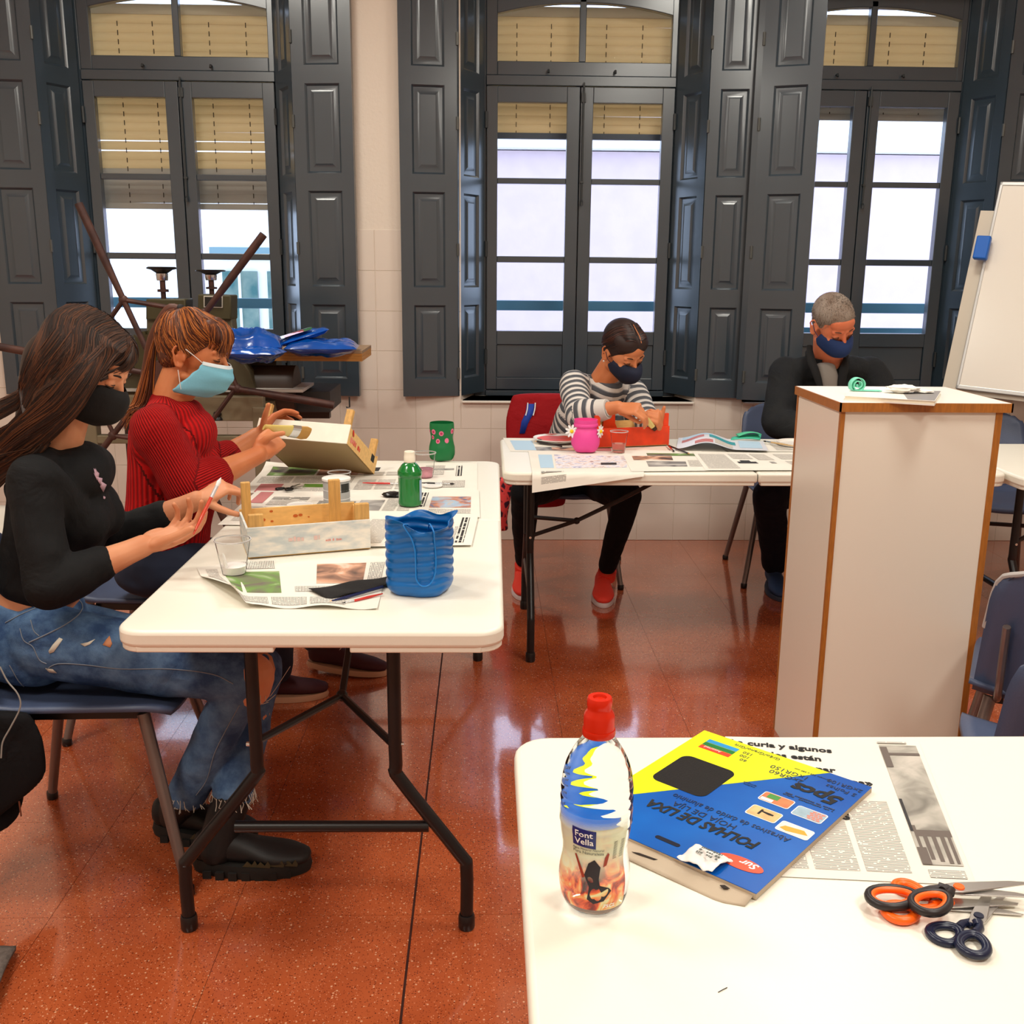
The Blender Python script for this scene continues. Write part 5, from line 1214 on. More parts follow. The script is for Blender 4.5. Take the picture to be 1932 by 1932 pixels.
for sx_, yaw in ((-1, -12), (1, 55)):
    fc_ = Vector((sx_*.056, -.018, .083)); fl_ = thing('daisy', 'white daisy with yellow centre on the %s side of the pink jar' % ('left' if sx_ < 0 else 'right'), 'flower', pj.location+fc_)
    Md = Matrix.Rotation(R_(yaw), 4, 'Z') @ Matrix.Rotation(R_(90), 4, 'X')
    for k in range(9):
        a_ = 2*math.pi*k/9; c_ = Md @ Vector((.016*math.cos(a_), .016*math.sin(a_), 0)); e1 = (Md @ Vector((math.cos(a_), math.sin(a_), 0))).normalized(); nn = (Md @ Vector((0, 0, 1))); e2 = nn.cross(e1)
        MB().ell(c_, (.0115, .0048, .0014), (e1, e2, nn), 12, 8).build('petal', WHT, fl_, world=False)
    MB().ell(Md @ Vector((0, 0, .001)), (.0075, .0075, .0075), nu=14, nv=8).build('flower_centre', mat('daisy_yellow', srgb(240, 204, 20), .6), fl_, world=False)
cup('clear plastic cup of water in front of the red crate', PZ(1167, 853, T+.006), .0245, .0345, .083, .034, mat('clear_water', srgb(240, 214, 206), .05, trans=.85, ior=1.33))
# paint plate
pl2 = thing('paint_plate', 'white plate with orange paint left of the pink jar', 'plate', PZ(1052, 833, T+.004))
MB().lathe([(0, .002), (.075, .002), (.098, .013), (.102, .015), (.102, .018), (.095, .016), (.072, .006), (0, .006)], 44).build('plate_body', mat('plate_white', srgb(240, 236, 230), .35), pl2, world=False, smooth=60)
MB().lathe([(0, .0075), (.03, .0085), (.065, .0085), (.085, .0125), (.08, .0125)], 44, fn=lambda a, z, r_: 1+.12*math.sin(3*a)+.08*math.sin(7*a)).build('orange_paint', ORG, pl2, world=False)
MB().prism([(-.05, .088), (-.02, .086), (.01, .10), (-.03, .105)], .016, .0175).build('paint_smear', ORG, pl2, world=False, fixn=True)
pencil('dark pencil lying in front of the orange paint plate', PZ(1060, 842, T+.007), PZ(1007, 832, T+.012), (44, 30, 34))
# brushes right of the crate
brush('red paint brush leaning off the right end of the red crate', PZ(1258, 838, T+.010), PZ(1272, 852, T+.008), (206, 40, 28), tl_=.02, fl=.025)
pencil('black pencil lying in front of the magazine', PZ(1262, 841, T+.012), PZ(1303, 857, T+.008), (24, 24, 28))
# green foam
gf = thing('green_foam_piece', 'folded mint green foam piece on the back table', 'foam', PZ(1403, 832, T+.006))
MB().grid(lambda u, v: (-.06+.125*u+.02*v, -.02+.06*v, .008+.006*math.sin(u*3)+.012*v*u), 12, 6).build('lower_fold', MINT2, gf, world=False, solid=.004, smooth=80)
MB().grid(lambda u, v: (-.025+.095*u, -.012+.05*v, .022+.016*math.sin(u*2.6)*(1-v*.3)), 12, 6).build('upper_fold', mat('foam_green', srgb(84, 196, 150), .6), gf, world=False, solid=.004, smooth=80)
disc('paper_plate', 'white paper plate at the right end of the back table, beside the plinth', 'plate', PZ(1502, 838, T+.006), .08, .012, mat('plate_white', (0, 0, 0)), rim=.008)
brush('pale wooden brush resting across the paper plate on the back table', PZ(1500, 842, T+.020), PZ(1440, 832, T+.012), (214, 176, 120), tl_=.02)
# ================================================================== PEOPLE
def voxel(mb, vox, smooth=6, fac=.5):
    """one continuous closed surface from overlapping solids"""
    me = mb.mesh('tmp', [], 0); o = bpy.data.objects.new('tmp', me); COL.objects.link(o)
    r = o.modifiers.new('r', 'REMESH'); r.mode = 'VOXEL'; r.voxel_size = vox; r.use_smooth_shade = True
    if smooth: s_ = o.modifiers.new('s', 'SMOOTH'); s_.factor = fac; s_.iterations = smooth
    dg = bpy.context.evaluated_depsgraph_get(); out = bpy.data.meshes.new_from_object(o.evaluated_get(dg))
    bpy.data.objects.remove(o); bpy.data.meshes.remove(me); return out
def vcap(mb, a, b, ra, rb, n=16):
    a, b = Vector(a), Vector(b); d = (b-a); L = d.length; d = d/L if L > 1e-6 else Vector((0, 0, 1)); u = d.orthogonal().normalized(); w = d.cross(u); rings = []
    for i in range(1, 6):
        ph = math.pi/2*i/5; rings.append((a-d*(ra*math.cos(ph)), ra*math.sin(ph)))
    for i in range(5, 0, -1):
        ph = math.pi/2*i/5; rings.append((b+d*(rb*math.cos(ph)), rb*math.sin(ph)))
    return mb.loft([[c+(u*math.cos(2*math.pi*k/n)+w*math.sin(2*math.pi*k/n))*r_ for k in range(n)] for c, r_ in rings])
def chain(mb, pts, rad, sm=4, n=16, ratio=1, up=None):
    P_ = crom(pts, sm); R2 = lerpl(list(rad), sm)
    mb.tube(P_, R2, n, ratio=ratio, up=up)
    if ratio == 1:
        for p, r_ in ((P_[0], R2[0]), (P_[-1], R2[-1])): mb.ell(p, (r_, r_, r_), nu=14, nv=8)
    return mb
def solid_loft(mb, secs, sm=4, n=28):
    """secs: (centre, half-width vector, half-depth vector); smooth stacked superellipse sections with rounded ends"""
    C_ = crom([s[0] for s in secs], sm); A_ = crom([s[1] for s in secs], sm); B_ = crom([s[2] for s in secs], sm)
    rings = []
    def ring(c, a, b, k=1):
        return [c+a*(k*abs(math.cos(t))**.85*(1 if math.cos(t) > 0 else -1))+b*(k*abs(math.sin(t))**.85*(1 if math.sin(t) > 0 else -1)) for t in [2*math.pi*i/n for i in range(n)]]
    d0 = (C_[0]-C_[1]).normalized(); d1 = (C_[-1]-C_[-2]).normalized()
    m0 = min(A_[0].length, B_[0].length)*.5; m1 = min(A_[-1].length, B_[-1].length)*.5
    for k in (.4, .75, .93): rings.append(ring(C_[0]+d0*m0*math.sqrt(1-k*k), A_[0], B_[0], k))
    for c, a, b in zip(C_, A_, B_): rings.append(ring(c, a, b))
    for k in (.93, .75, .4): rings.append(ring(C_[-1]+d1*m1*math.sqrt(1-k*k), A_[-1], B_[-1], k))
    return mb.loft(rings)

def hand(mb, wrist, d, n_back, thumb_side, curls, thumb=(35, 20, 25), s=1.0, spread=4, wr=.026, tdir=None):
    """wrist point, direction of the hand, normal of its back, +1/-1 thumb side along n x d; curls = per finger (a,b,c) degrees. Returns tip positions."""
    d = Vector(d).normalized(); nb = Vector(n_back); nb = (nb-d*nb.dot(d)).normalized(); sd = nb.cross(d)*thumb_side
    W_ = Vector(wrist)
    def pt(x, y, z): return W_+d*(x*s)+sd*(y*s)+nb*(z*s)
    # palm
    mb.loft([[pt(x, yc+hw*math.cos(t), zc+hh*math.sin(t)) for t in [2*math.pi*i/18 for i in range(18)]] for (x, yc, hw, zc, hh) in
             ((-.012, 0, .025, 0, .018), (.008, .001, .028, 0, .018), (.03, .004, .035, 0, .0165), (.055, .003, .040, 0, .0145), (.08, .0, .0405, .0, .012), (.090, 0, .038, -.001, .009))])
    mb.ell(pt(.03, .022, -.009), (.026*s, .015*s, .013*s), (d, sd, nb), 14, 10)      # thumb pad
    mb.ell(pt(.035, -.022, -.007), (.03*s, .012*s, .011*s), (d, sd, nb), 14, 10)
    tips = []
    base = ((.087, .0285), (.092, .0095), (.089, -.010), (.080, -.0275)); lens = ((.041, .025, .020), (.046, .029, .021), (.042, .027, .021), (.033, .020, .018)); rad = (.0092, .0092, .0088, .0078)
    for f in range(4):
        x, y = base[f]; a = 0; p = pt(x-.006, y, 0); yaw = R_(spread*(1.5-f))
        dd = d*math.cos(yaw)+sd*math.sin(yaw); r_ = rad[f]*s; pts = [p]; rr = [r_*1.08]
        vcap(mb, pt(x-.03, y*.9, .001), p, .010*s, r_*1.1, 12)
        for j in range(3):
            a += R_(curls[f][j]); v = dd*math.cos(a)-nb*math.sin(a); q = p+v*(lens[f][j]*s)
            vcap(mb, p, q, r_*(1.05-.1*j), r_*(.95-.1*j), 12)
            p = q
        tips.append(p+v*r_*.5)
    # thumb leaves the side of the palm
    y0 = pt(.018, .020, -.006); td = tdir or (d*.75+sd*.62-nb*.25); td = Vector(td).normalized(); ax = td.cross(nb)
    if ax.length < .1: ax = td.cross(d)
    p = y0; rr = (.0125, .0108, .0092)
    for j, L in enumerate((.040, .032, .026)):
        rot = Matrix.Rotation(R_(thumb[j])*(-1 if j else 0)*thumb_side, 3, nb); 
        td = (rot @ td).normalized() if j else td
        if j: td = (td-nb*math.sin(R_(thumb[j]*.3))).normalized()
        q = p+td*L*s; vcap(mb, p, q, rr[j]*s, rr[j]*.88*s, 12); p = q
    tips.append(p)
    return tips

class Head:
    def __init__(s, c, fwd, up, k=1.0):
        s.c = Vector(c); s.f = Vector(fwd).normalized(); u = Vector(up); s.u = (u-s.f*u.dot(s.f)).normalized(); s.s = s.u.cross(s.f); s.k = k   # s: person's left
    def p(s, f, sd, u): return s.c+(s.f*f+s.s*sd+s.u*u)*s.k
    def e(s, mb, f, sd, u, rf, rs_, ru, nu=24, nv=16, pitch=0):
        ax = (s.f, s.s, s.u)
        if pitch: q = R_(pitch); ax = (s.f*math.cos(q)-s.u*math.sin(q), s.s, s.u*math.cos(q)+s.f*math.sin(q))
        return mb.ell(s.p(f, sd, u), (rf*s.k, rs_*s.k, ru*s.k), ax, nu, nv)
    def skin(s, mb, neck_to, nr=.052, male=False, ears=True):
        s.e(mb, -.012, 0, .034, .094, .073, .084)
        s.e(mb, .030, 0, .005, .060, .064, .072)
        s.e(mb, .034, 0, -.052, .052, .052 if not male else .058, .050)
        s.e(mb, .062, 0, -.088, .024, .026, .020)
        s.e(mb, .060, 0, .048, .033, .052, .034)                 # forehead
        for q in (-1, 1):
            s.e(mb, .058, q*.036, -.026, .026, .022, .022)       # cheek
            vcap(mb, s.p(.086, q*.010, .026), s.p(.076, q*.042, .024), .0085*s.k, .0085*s.k, 10)
            s.e(mb, .0755, q*.030, .0065, .0135, .0155, .0115)   # closed lid
            s.e(mb, .098, q*.0095, -.036, .0095, .0075, .007)    # nostril wing
            vcap(mb, s.p(.0, q*.058, -.062), s.p(.055, q*.024, -.090), .014*s.k, .014*s.k, 10)
        vcap(mb, s.p(.085, 0, .018), s.p(.104, 0, -.022), .0075*s.k, .0095*s.k, 12)
        s.e(mb, .108, 0, -.033, .0115, .0095, .009)
        s.e(mb, .083, 0, -.058, .016, .024, .010); s.e(mb, .080, 0, -.070, .015, .022, .009)
        vcap(mb, s.p(-.028, 0, -.035), neck_to, nr, nr*1.05, 20); vcap(mb, s.p(.01, 0, -.065), Vector(neck_to)+s.f*.012, nr*.8, nr*.9, 16)
        if ears:
            for q in (-1, 1):
                pts = []
                for i in range(15):
                    t = R_(-60+i*21); rr_ = 1; pts.append(s.p(-.008-.0165*math.sin(t)*-1*(1 if True else 1)*math.cos(0)*1-.004, q*(.0765+.006*(1 if math.sin(t) < 0 else -.2)), .0))
                ring = []
                for i in range(16):
                    t = 2*math.pi*i/16; fu = .031*math.cos(t); ff = .0165*math.sin(t)*(1.0 if fu > 0 else .72)
                    ring.append(s.p(-.014+ff+fu*-.15, q*(.080-.30*(ff) + (.002 if ff < 0 else -.004)), -.006+fu))
                for i in range(16):
                    if i in (4,): continue
                    vcap(mb, ring[i], ring[(i+1) % 16], .0042*s.k, .0042*s.k, 8)
                s.e(mb, -.012, q*.0745, -.006, .013, .006, .024, 12, 8)
                s.e(mb, -.008, q*.0765, -.034, .007, .005, .008, 10, 8)
                vcap(mb, s.p(.002, q*.076, -.004), s.p(.002, q*.076, -.014), .0045*s.k, .0045*s.k, 8)
                vcap(mb, s.p(-.018, q*.0795, .008), s.p(-.006, q*.0785, .012), .003*s.k, .003*s.k, 8)
    def face_bits(s, root, brow=(60, 36, 24), lash=(30, 18, 14), bw=.0032, eyes=0):
        BM = mat('brow_%d_%d_%d' % brow, srgb(*brow), .8); LM_ = mat('lash_%d_%d_%d' % lash, srgb(*lash), .6)
        for q in (-1, 1):
            MB().tube([s.p(.0905, q*.012, .0235), s.p(.0905, q*.024, .029), s.p(.083, q*.038, .0285), s.p(.073, q*.048, .023)], [bw*.6, bw, bw*.8, bw*.2], 8, sm=4, ratio=.8).build('eyebrow', BM, root)
            MB().tube([s.p(.0845, q*.0165, .001), s.p(.0885, q*.024, -.0015), s.p(.0885, q*.033, -.0018), s.p(.081, q*.043, .0005), s.p(.076, q*.047, .002)], [.0006, .0014, .0016, .0014, .0004], 6, sm=3).build('eyelashes', LM_, root)
            if eyes:
                MB().tube([s.p(.085, q*.0175, .0045), s.p(.0895, q*.025, .0045+eyes), s.p(.0885, q*.034, .0045+eyes), s.p(.080, q*.043, .004)], [.0005, .001, .001, .0005], 6, sm=3).build('eyelid_crease', BM, root)

def mask_shell(h, secs, mt_, name='face_mask', pleats=0, nu=40, nv=26, th=.0015, root=None, span=1.0, mats=None):
    """secs top->bottom: (u, front, halfwidth, depth) horizontal arcs around the lower face"""
    U = crom([Vector((a, b, c)) for a, b, c, _ in secs], 6); D_ = lerpl([x[3] for x in secs], 6)
    def f(u, v):
        t = v*(len(U)-1); i = min(int(t), len(U)-2); w = t-i; q = U[i]*(1-w)+U[i+1]*w; dd = D_[i]*(1-w)+D_[i+1]*w
        a = (u*2-1); ang = a*1.35*span; sn = math.sin(ang)/math.sin(1.35*span)
        front = q.y - dd*(1-math.cos(ang))/(1-math.cos(1.35*span))
        if pleats: front += .0022*math.sin(v*math.pi*2*pleats)*(1-abs(a))**.35
        return h.p(front, q.z*sn, q.x+.004*abs(a))
    return MB().grid(f, nu, nv).build(name, mt_, root, solid=th, smooth=80)

SKIN = {}
def skinmat(name, c, c2):
    m = mat(name, srgb(*c), .5, col2=srgb(*c2), vscale=7, sub=.15, bump=.05, bscale=140, spec=.35); return m
def hairmat(name, c, rough=.5):
    return mat(name, srgb(*c), rough, spec=.45)
def strands(root, guides, mts, n, jit, r=.0011, name='hair_strands', seed=1, pts=None, taper=.35, wave=0):
    """guides: function(rnd) -> list of points; strand pieces in several shades joined in one part"""
    rnd = random.Random(seed); mb = MB()
    for i in range(n):
        g = guides(rnd, i); g = [Vector(p)+Vector((rnd.gauss(0, jit), rnd.gauss(0, jit), rnd.gauss(0, jit)))*(.3+.7*k/len(g)) for k, p in enumerate(g)]
        rr = [r*.6]+[r]*(len(g)-2)+[r*taper]
        mb.tube(g, rr, 4, m=rnd.randrange(len(mts)), sm=3, cap=False)
    o = mb.build(name, mts, root, smooth=80); return tag(o, kind='stuff')

def fabric(name, col, ribs=None, rough=.85, col2=None, stripe=None, bump=.25, bscale=90, sheen=0, wide=0):
    """cloth driven by limb coordinates stored on the mesh: UVMap = (around in metres, along in metres)"""
    if name in MATS: return MATS[name]
    m = bpy.data.materials.new(name); m.use_nodes = True; nt = m.node_tree; L = nt.links.new; b = nt.nodes['Principled BSDF']
    b.inputs['Roughness'].default_value = rough; b.inputs['Sheen Weight'].default_value = sheen; b.inputs['Base Color'].default_value = c4(srgb(*col)); b.inputs['Specular IOR Level'].default_value = .25
    at = nd(nt, 'ShaderNodeAttribute'); at.attribute_name = 'limb'; sp = nd(nt, 'ShaderNodeSeparateXYZ'); L(at.outputs['Vector'], sp.inputs[0])
    tc = nd(nt, 'ShaderNodeTexCoord'); n = nd(nt, 'ShaderNodeTexNoise', Scale=bscale, Detail=4); L(tc.outputs['Object'], n.inputs['Vector'])
    n2 = nd(nt, 'ShaderNodeTexNoise', Scale=9, Detail=3, Distortion=1.0); L(tc.outputs['Object'], n2.inputs['Vector'])
    bp0 = nd(nt, 'ShaderNodeBump', Strength=.5, Distance=.02); L(n2.outputs['Fac'], bp0.inputs['Height'])
    bp = nd(nt, 'ShaderNodeBump', Strength=bump, Distance=.003); L(n.outputs['Fac'], bp.inputs['Height']); L(bp0.outputs[0], bp.inputs['Normal'])
    last = bp.outputs[0]
    if ribs:
        src, pitch, dep = ribs; mu = nd(nt, 'ShaderNodeMath', operation='MULTIPLY'); L(sp.outputs[src], mu.inputs[0]); mu.inputs[1].default_value = 2*math.pi/pitch
        si = nd(nt, 'ShaderNodeMath', operation='SINE'); L(mu.outputs[0], si.inputs[0])
        b3 = nd(nt, 'ShaderNodeBump', Strength=1, Distance=dep); L(si.outputs[0], b3.inputs['Height']); L(last, b3.inputs['Normal']); last = b3.outputs[0]
        if col2:
            mr = nd(nt, 'ShaderNodeMapRange'); mr.inputs[1].default_value = -1; mr.inputs[2].default_value = .2; L(si.outputs[0], mr.inputs[0])
            mx = nd(nt, 'ShaderNodeMix', data_type='RGBA'); L(mr.outputs[0], mx.inputs[0]); mx.inputs[6].default_value = c4(srgb(*col2)); mx.inputs[7].default_value = c4(srgb(*col)); L(mx.outputs[2], b.inputs['Base Color'])
    elif stripe:
        src, pitch, cs = stripe; d = nd(nt, 'ShaderNodeMath', operation='DIVIDE'); L(sp.outputs[src], d.inputs[0]); d.inputs[1].default_value = pitch
        nn = nd(nt, 'ShaderNodeMath', operation='MULTIPLY_ADD'); L(n2.outputs['Fac'], nn.inputs[0]); nn.inputs[1].default_value = .25; L(d.outputs[0], nn.inputs[2])
        fr = nd(nt, 'ShaderNodeMath', operation='FRACT'); L(nn.outputs[0], fr.inputs[0])
        r = nd(nt, 'ShaderNodeValToRGB'); r.color_ramp.interpolation = 'CONSTANT'; e = r.color_ramp.elements
        while len(e) < len(cs): e.new(.5)
        for i, (p, c) in enumerate(cs): e[i].position = p; e[i].color = c4(srgb(*c))
        L(fr.outputs[0], r.inputs[0]); L(r.outputs[0], b.inputs['Base Color'])
    elif col2:
        r = nd(nt, 'ShaderNodeValToRGB'); r.color_ramp.elements[0].position = .38; r.color_ramp.elements[1].position = .66; r.color_ramp.elements[0].color = c4(srgb(*col)); r.color_ramp.elements[1].color = c4(srgb(*col2))
        n3 = nd(nt, 'ShaderNodeTexNoise', Scale=11, Detail=8, Roughness=.65); L(tc.outputs['Object'], n3.inputs['Vector']); L(n3.outputs['Fac'], r.inputs['Fac']); L(r.outputs[0], b.inputs['Base Color'])
    L(last, b.inputs['Normal']); MATS[name] = m; return m

def limbcoords(me, segs):
    """segs: (a, b, reference direction, offset along); stores per-vertex (around, along, 0) of the nearest segment"""
    n = len(me.vertices); co = np.zeros(n*3); me.vertices.foreach_get('co', co); co = co.reshape(-1, 3)
    best = np.full(n, 1e9); out = np.zeros((n, 3))
    for (a, b, ref, off) in segs:
        a = np.array(a); b = np.array(b); d = b-a; L = np.linalg.norm(d); d = d/L; t = np.clip((co-a)@d, 0, L)
        q = co-(a+t[:, None]*d); ds = np.linalg.norm(q, axis=1)
        r = np.array(ref); r = r-d*(r@d); r /= np.linalg.norm(r); s = np.cross(d, r); th = np.arctan2(q@s, q@r)
        ds = ds*(1 if abs(ref[1]) == 1 else .66); m = ds < best; best[m] = ds[m]; out[m, 0] = (th*.09)[m]; out[m, 1] = ((co-a)@d+off)[m]; out[m, 2] = 0
    at = me.attributes.new('limb', 'FLOAT_VECTOR', 'POINT'); at.data.foreach_set('vector', out.astype(np.float32).ravel())

def cloth(root, name, mb, mt_, vox, segs=None, smooth=6, fold=0, fscale=9, seed=0, planes=None):
    me = voxel(mb, vox, smooth)
    if fold:
        n = len(me.vertices); co = np.zeros(n*3); me.vertices.foreach_get('co', co); co = co.reshape(-1, 3); no = np.zeros(n*3); me.vertices.foreach_get('normal', no); no = no.reshape(-1, 3)
        d = np.array([noise.noise(Vector((p[0]*fscale+seed, p[1]*fscale, p[2]*fscale*1.6)))+.5*noise.noise(Vector((p[0]*fscale*2.3, p[1]*fscale*2.3+seed, p[2]*fscale*3))) for p in co])
        co += no*(d[:, None]*fold); me.vertices.foreach_set('co', co.ravel()); me.update()
    if segs: limbcoords(me, segs)
    me.materials.append(mt_); me.shade_smooth()
    return link(name, me, root, True)
def body(root, mb, mt_, vox=.0035, smooth=3):
    me = voxel(mb, vox, smooth, .5); me.materials.append(mt_); me.shade_smooth(); return link('body', me, root, True)

def shoe(root, heel, toe, col, sole, h=.07, w=.048, laces=True, name='shoe', ankle=.06, sole_h=.022, up_tilt=0):
    heel, toe = Vector(heel), Vector(toe); d = (toe-heel); L = d.length; d.normalize(); s = Vector((0, 0, 1)).cross(d).normalized(); u = d.cross(s)
    if u.z < 0: u = -u
    def sec(x, hw, zz, hh): return (heel+d*(x*L)+u*zz, s*hw, u*hh)
    mb = MB()
    secs = [(.04, .030, .055, .040), (.16, .034, .056, .042), (.32, .036, .052, .040), (.48, .040, .044, .034), (.66, w*.96, .036, .026), (.82, w*.92, .032, .022), (.95, w*.66, .028, .017)]
    C_ = [(heel+d*(x*L)+u*(zz+sole_h*.3), s*hw, u*hh) for x, hw, zz, hh in secs]
    rings = []
    sc_ = [(c, a, b) for c, a, b in C_]
    CC = crom([c for c, _, _ in sc_], 4); AA = crom([a for _, a, _ in sc_], 4); BB = crom([b for _, _, b in sc_], 4); n = 20
    for k, c, a, b in [(.3, CC[0]-d*.018, AA[0], BB[0]), (.75, CC[0]-d*.012, AA[0], BB[0])]+[(1, c, a, b) for c, a, b in zip(CC, AA, BB)]+[(.75, CC[-1]+d*.012, AA[-1], BB[-1]), (.35, CC[-1]+d*.018, AA[-1], BB[-1])]:
        rings.append([c+a*(k*math.cos(2*math.pi*i/n))+b*(k*math.sin(2*math.pi*i/n)) for i in range(n)])
    mb.loft(rings)
    sh = mb.build(name, col, root, smooth=80)
    # collar and sole
    out = []
    for i in range(36):
        t = i/36*2*math.pi; x = .5-.5*math.cos(t); wv = (w*(.62+.55*x-.15*max(0, x-.7)*6*0))*(1 if True else 0)
        ww = math.sin(t)*(.034+(w-.034)*min(1, x*1.5))*(1.06)
        out.append(heel+d*((x*1.05-.035)*L)+s*ww)
    lo = [p+u*.001 for p in out]; hi = [p+u*(sole_h+.008*math.sin(min(1, i/18 if i < 18 else 2-i/18)*0)) for i, p in enumerate(out)]
    MB().loft([lo, [p*1+u*sole_h*.5+(p-(heel+toe)/2)*.03 for p in out], hi]).build('sole', sole, sh, smooth=60)
    if laces:
        for k in range(4):
            x = .40+.085*k; zc = .092-.013*k; hw = .022
            MB().tube([heel+d*(x*L)+s*(-hw)+u*(zc-.010), heel+d*(x*L+.004)+u*zc, heel+d*(x*L)+s*hw+u*(zc-.010)], .0028, 6, sm=3).build('lace', laces, sh)
    return sh
BLACKC = fabric('black_knit', (14, 15, 17), rough=.8, bump=.15, bscale=260)

# ------------------------------------------------------------------ woman 1: black top, long dark hair
SK1 = skinmat('skin_fair', (214, 150, 112), (196, 126, 88))
w1 = thing('person', 'young woman with long dark hair, black mask, black top and ripped jeans, painting', 'person', (-.95, 2.35, 0))
h1 = Head(PY(160, 694, 2.36), (.872, -.10, -.48), (.46, 0, .89), .98)
nb1 = PY(108, 838, 2.37)
shN, shF = PY(62, 905, 2.21), PY(120, 905, 2.54)
elN, elF = PY(92, 1108, 2.13), PY(225, 1010, 2.60)
wrN = PY(270, 1030, 2.24); wrF = PY(372, 944, 2.62)
hipN, hipF = PY(85, 1208, 2.27), PY(95, 1195, 2.46)
knN, knF = PY(462, 1280, 2.25), PY(492, 1262, 2.44)
anN, anF = PY(352, 1500, 2.31), PY(440, 1500, 2.26)
b1 = MB(); h1.skin(b1, nb1, .049, ears=False)
Yv = Vector((0, 1, 0))
chest = PY(118, 960, 2.375); waist = PY(78, 1105, 2.37); pelv = PY(62, 1190, 2.37)
sp_ax = (chest-pelv).normalized(); fw = Yv.cross(sp_ax)*1.0
if fw.x < 0: fw = -fw
solid_loft(b1, [(pelv, Yv*.150, fw*.10), (waist, Yv*.115, fw*.085), (chest, Yv*.135, fw*.095), ((shN+shF)/2+Vector((0, 0, .0)), Yv*.155, fw*.06)])
vcap(b1, nb1, (shN+shF)/2, .050, .060)
for a, b, c, r0, r1, r2 in ((shN, elN, wrN, .046, .038, .026), (shF, elF, wrF, .046, .038, .026)):
    chain(b1, [a, (a+b)/2, b], [r0, r0*.9, r1]); chain(b1, [b, b*.6+c*.4, c], [r1, r1*.98, r2])
for a, b, c in ((hipN, knN, anN), (hipF, knF, anF)):
    chain(b1, [a, (a+b)/2, b], [.078, .07, .052]); chain(b1, [b, b*.6+c*.4, c], [.052, .05, .034])
vcap(b1, knN+Vector((.014, 0, .005)), knN+Vector((.010, 0, -.02)), .056, .052)
# near hand: holds the brush between thumb and fingers, palm up
dN = PY(395, 985, 2.33)-wrN
tN = hand(b1, wrN, dN, (.15, .45, -1), 1, ((20, 30, 18), (26, 32, 20), (34, 36, 24), (42, 38, 26)), (0, 4, 6), 1.0, tdir=(.90, -.12, .36))
dF = PY(446, 905, 2.66)-wrF
tF = hand(b1, wrF, dF, (.0, -.35, 1), -1, ((42, 44, 22), (50, 44, 24), (54, 42, 24), (58, 40, 24)), (0, 10, 10), .95, tdir=(.88, -.30, -.35))
body(w1, b1, SK1, .0034)
h1.face_bits(w1, (34, 22, 18), (26, 16, 12), .0030, .001)
# top
s1 = MB(); e_ = .010
solid_loft(s1, [(waist*.93+chest*.07, Yv*.130, fw*.098), (waist*.6+chest*.4, Yv*.132, fw*.102), (chest, Yv*.150, fw*.108), ((shN+shF)/2+Vector((.0, 0, -.015)), Yv*.165, fw*.072)])
for q in (-.055, .055): s1.ell(chest+fw*.072+Yv*q-Vector((0, 0, .004)), (.056, .060, .060))
s1.ell(chest+fw*.062, (.062, .10, .06))
vcap(s1, nb1+Vector((-.010, 0, -.045)), (shN+shF)/2, .062, .082)
for q_ in (shN, shF): vcap(s1, nb1+Vector((-.012, 0, -.035)), q_, .042, .052)
for q_, y_ in ((shN, -.075), (shF, .075)): vcap(s1, q_+fw*.012, chest+fw*.04+Yv*y_, .056, .070)
s1.ell(PY(160, 892, 2.38), (.062, .115, .066)); s1.ell(PY(146, 866, 2.38), (.045, .10, .040))
vcap(s1, (shN+shF)/2+fw*.02, chest+fw*.035, .075, .085)
def sleeve(mb, a, b, c, t, r0, r1, r2):
    chain(mb, [a, (a+b)/2, b], [r0, r0*.92, r1]); e = b*(1-t)+c*t; chain(mb, [b, b*.5+e*.5, e], [r1, r1*.97, r2]); return e
cN = sleeve(s1, shN, elN, wrN, .52, .056, .053, .043); cF = sleeve(s1, shF, elF, wrF, .55, .060, .050, .040)
vcap(s1, shN, shF, .055, .055)
segs1 = [(pelv, (shN+shF)/2, (1, 0, 0), 0), (shN, elN, (0, -1, 0), 0), (elN, wrN, (0, -1, 0), .3), (shF, elF, (0, 1, 0), 0), (elF, wrF, (0, 1, 0), .3)]
cloth(w1, 'black_top', s1, BLACKC, .006, segs1, 8, .004)
# chest motif
PNKM = mat('motif_pink', srgb(196, 160, 176), .6)
def motif(px, py, w, hh, rot):
    c_ = PY(px, py, chest.y-.145); 
    MB().box(-w/2, w/2, -.001, .001, -hh/2, hh/2, M=Matrix.Translation(c_) @ Matrix.Rotation(R_(40), 4, 'Z') @ Matrix.Rotation(R_(rot), 4, 'Y')).build('chest_motif', PNKM, w1, smooth=0)
# jeans
DENIM = fabric('denim_light', (44, 70, 110), col2=(98, 130, 166), bump=.4, bscale=500, sheen=0)
j1 = MB()
solid_loft(j1, [(pelv+Vector((-.01, 0, -.045)), Yv*.172, fw*.122), (pelv+Vector((0, 0, .02)), Yv*.165, fw*.112), (waist*.55+pelv*.45, Yv*.14, fw*.10)])
for a, b, c in ((hipN, knN, anN), (hipF, knF, anF)):
    chain(j1, [a, a*.5+b*.5, b*.97+a*.03], [.088, .080, .063])
    e = c+(b-c)*.02; k0 = b*.90+c*.10+(b-a).normalized()*.0
    chain(j1, [b, b*.6+c*.4, e], [.060, .056, .050])
cloth(w1, 'jeans', j1, DENIM, .006, [(hipN, knN, (0, -1, 0), 0), (knN, anN, (0, -1, 0), .45), (hipF, knF, (0, -1, 0), 0), (knF, anF, (0, -1, 0), .45)], 6, .006, 8, 3)
def on_surface(obj_name, root): return [c_ for c_ in root.children if c_.name.startswith(obj_name)][0]
from mathutils.bvhtree import BVHTree
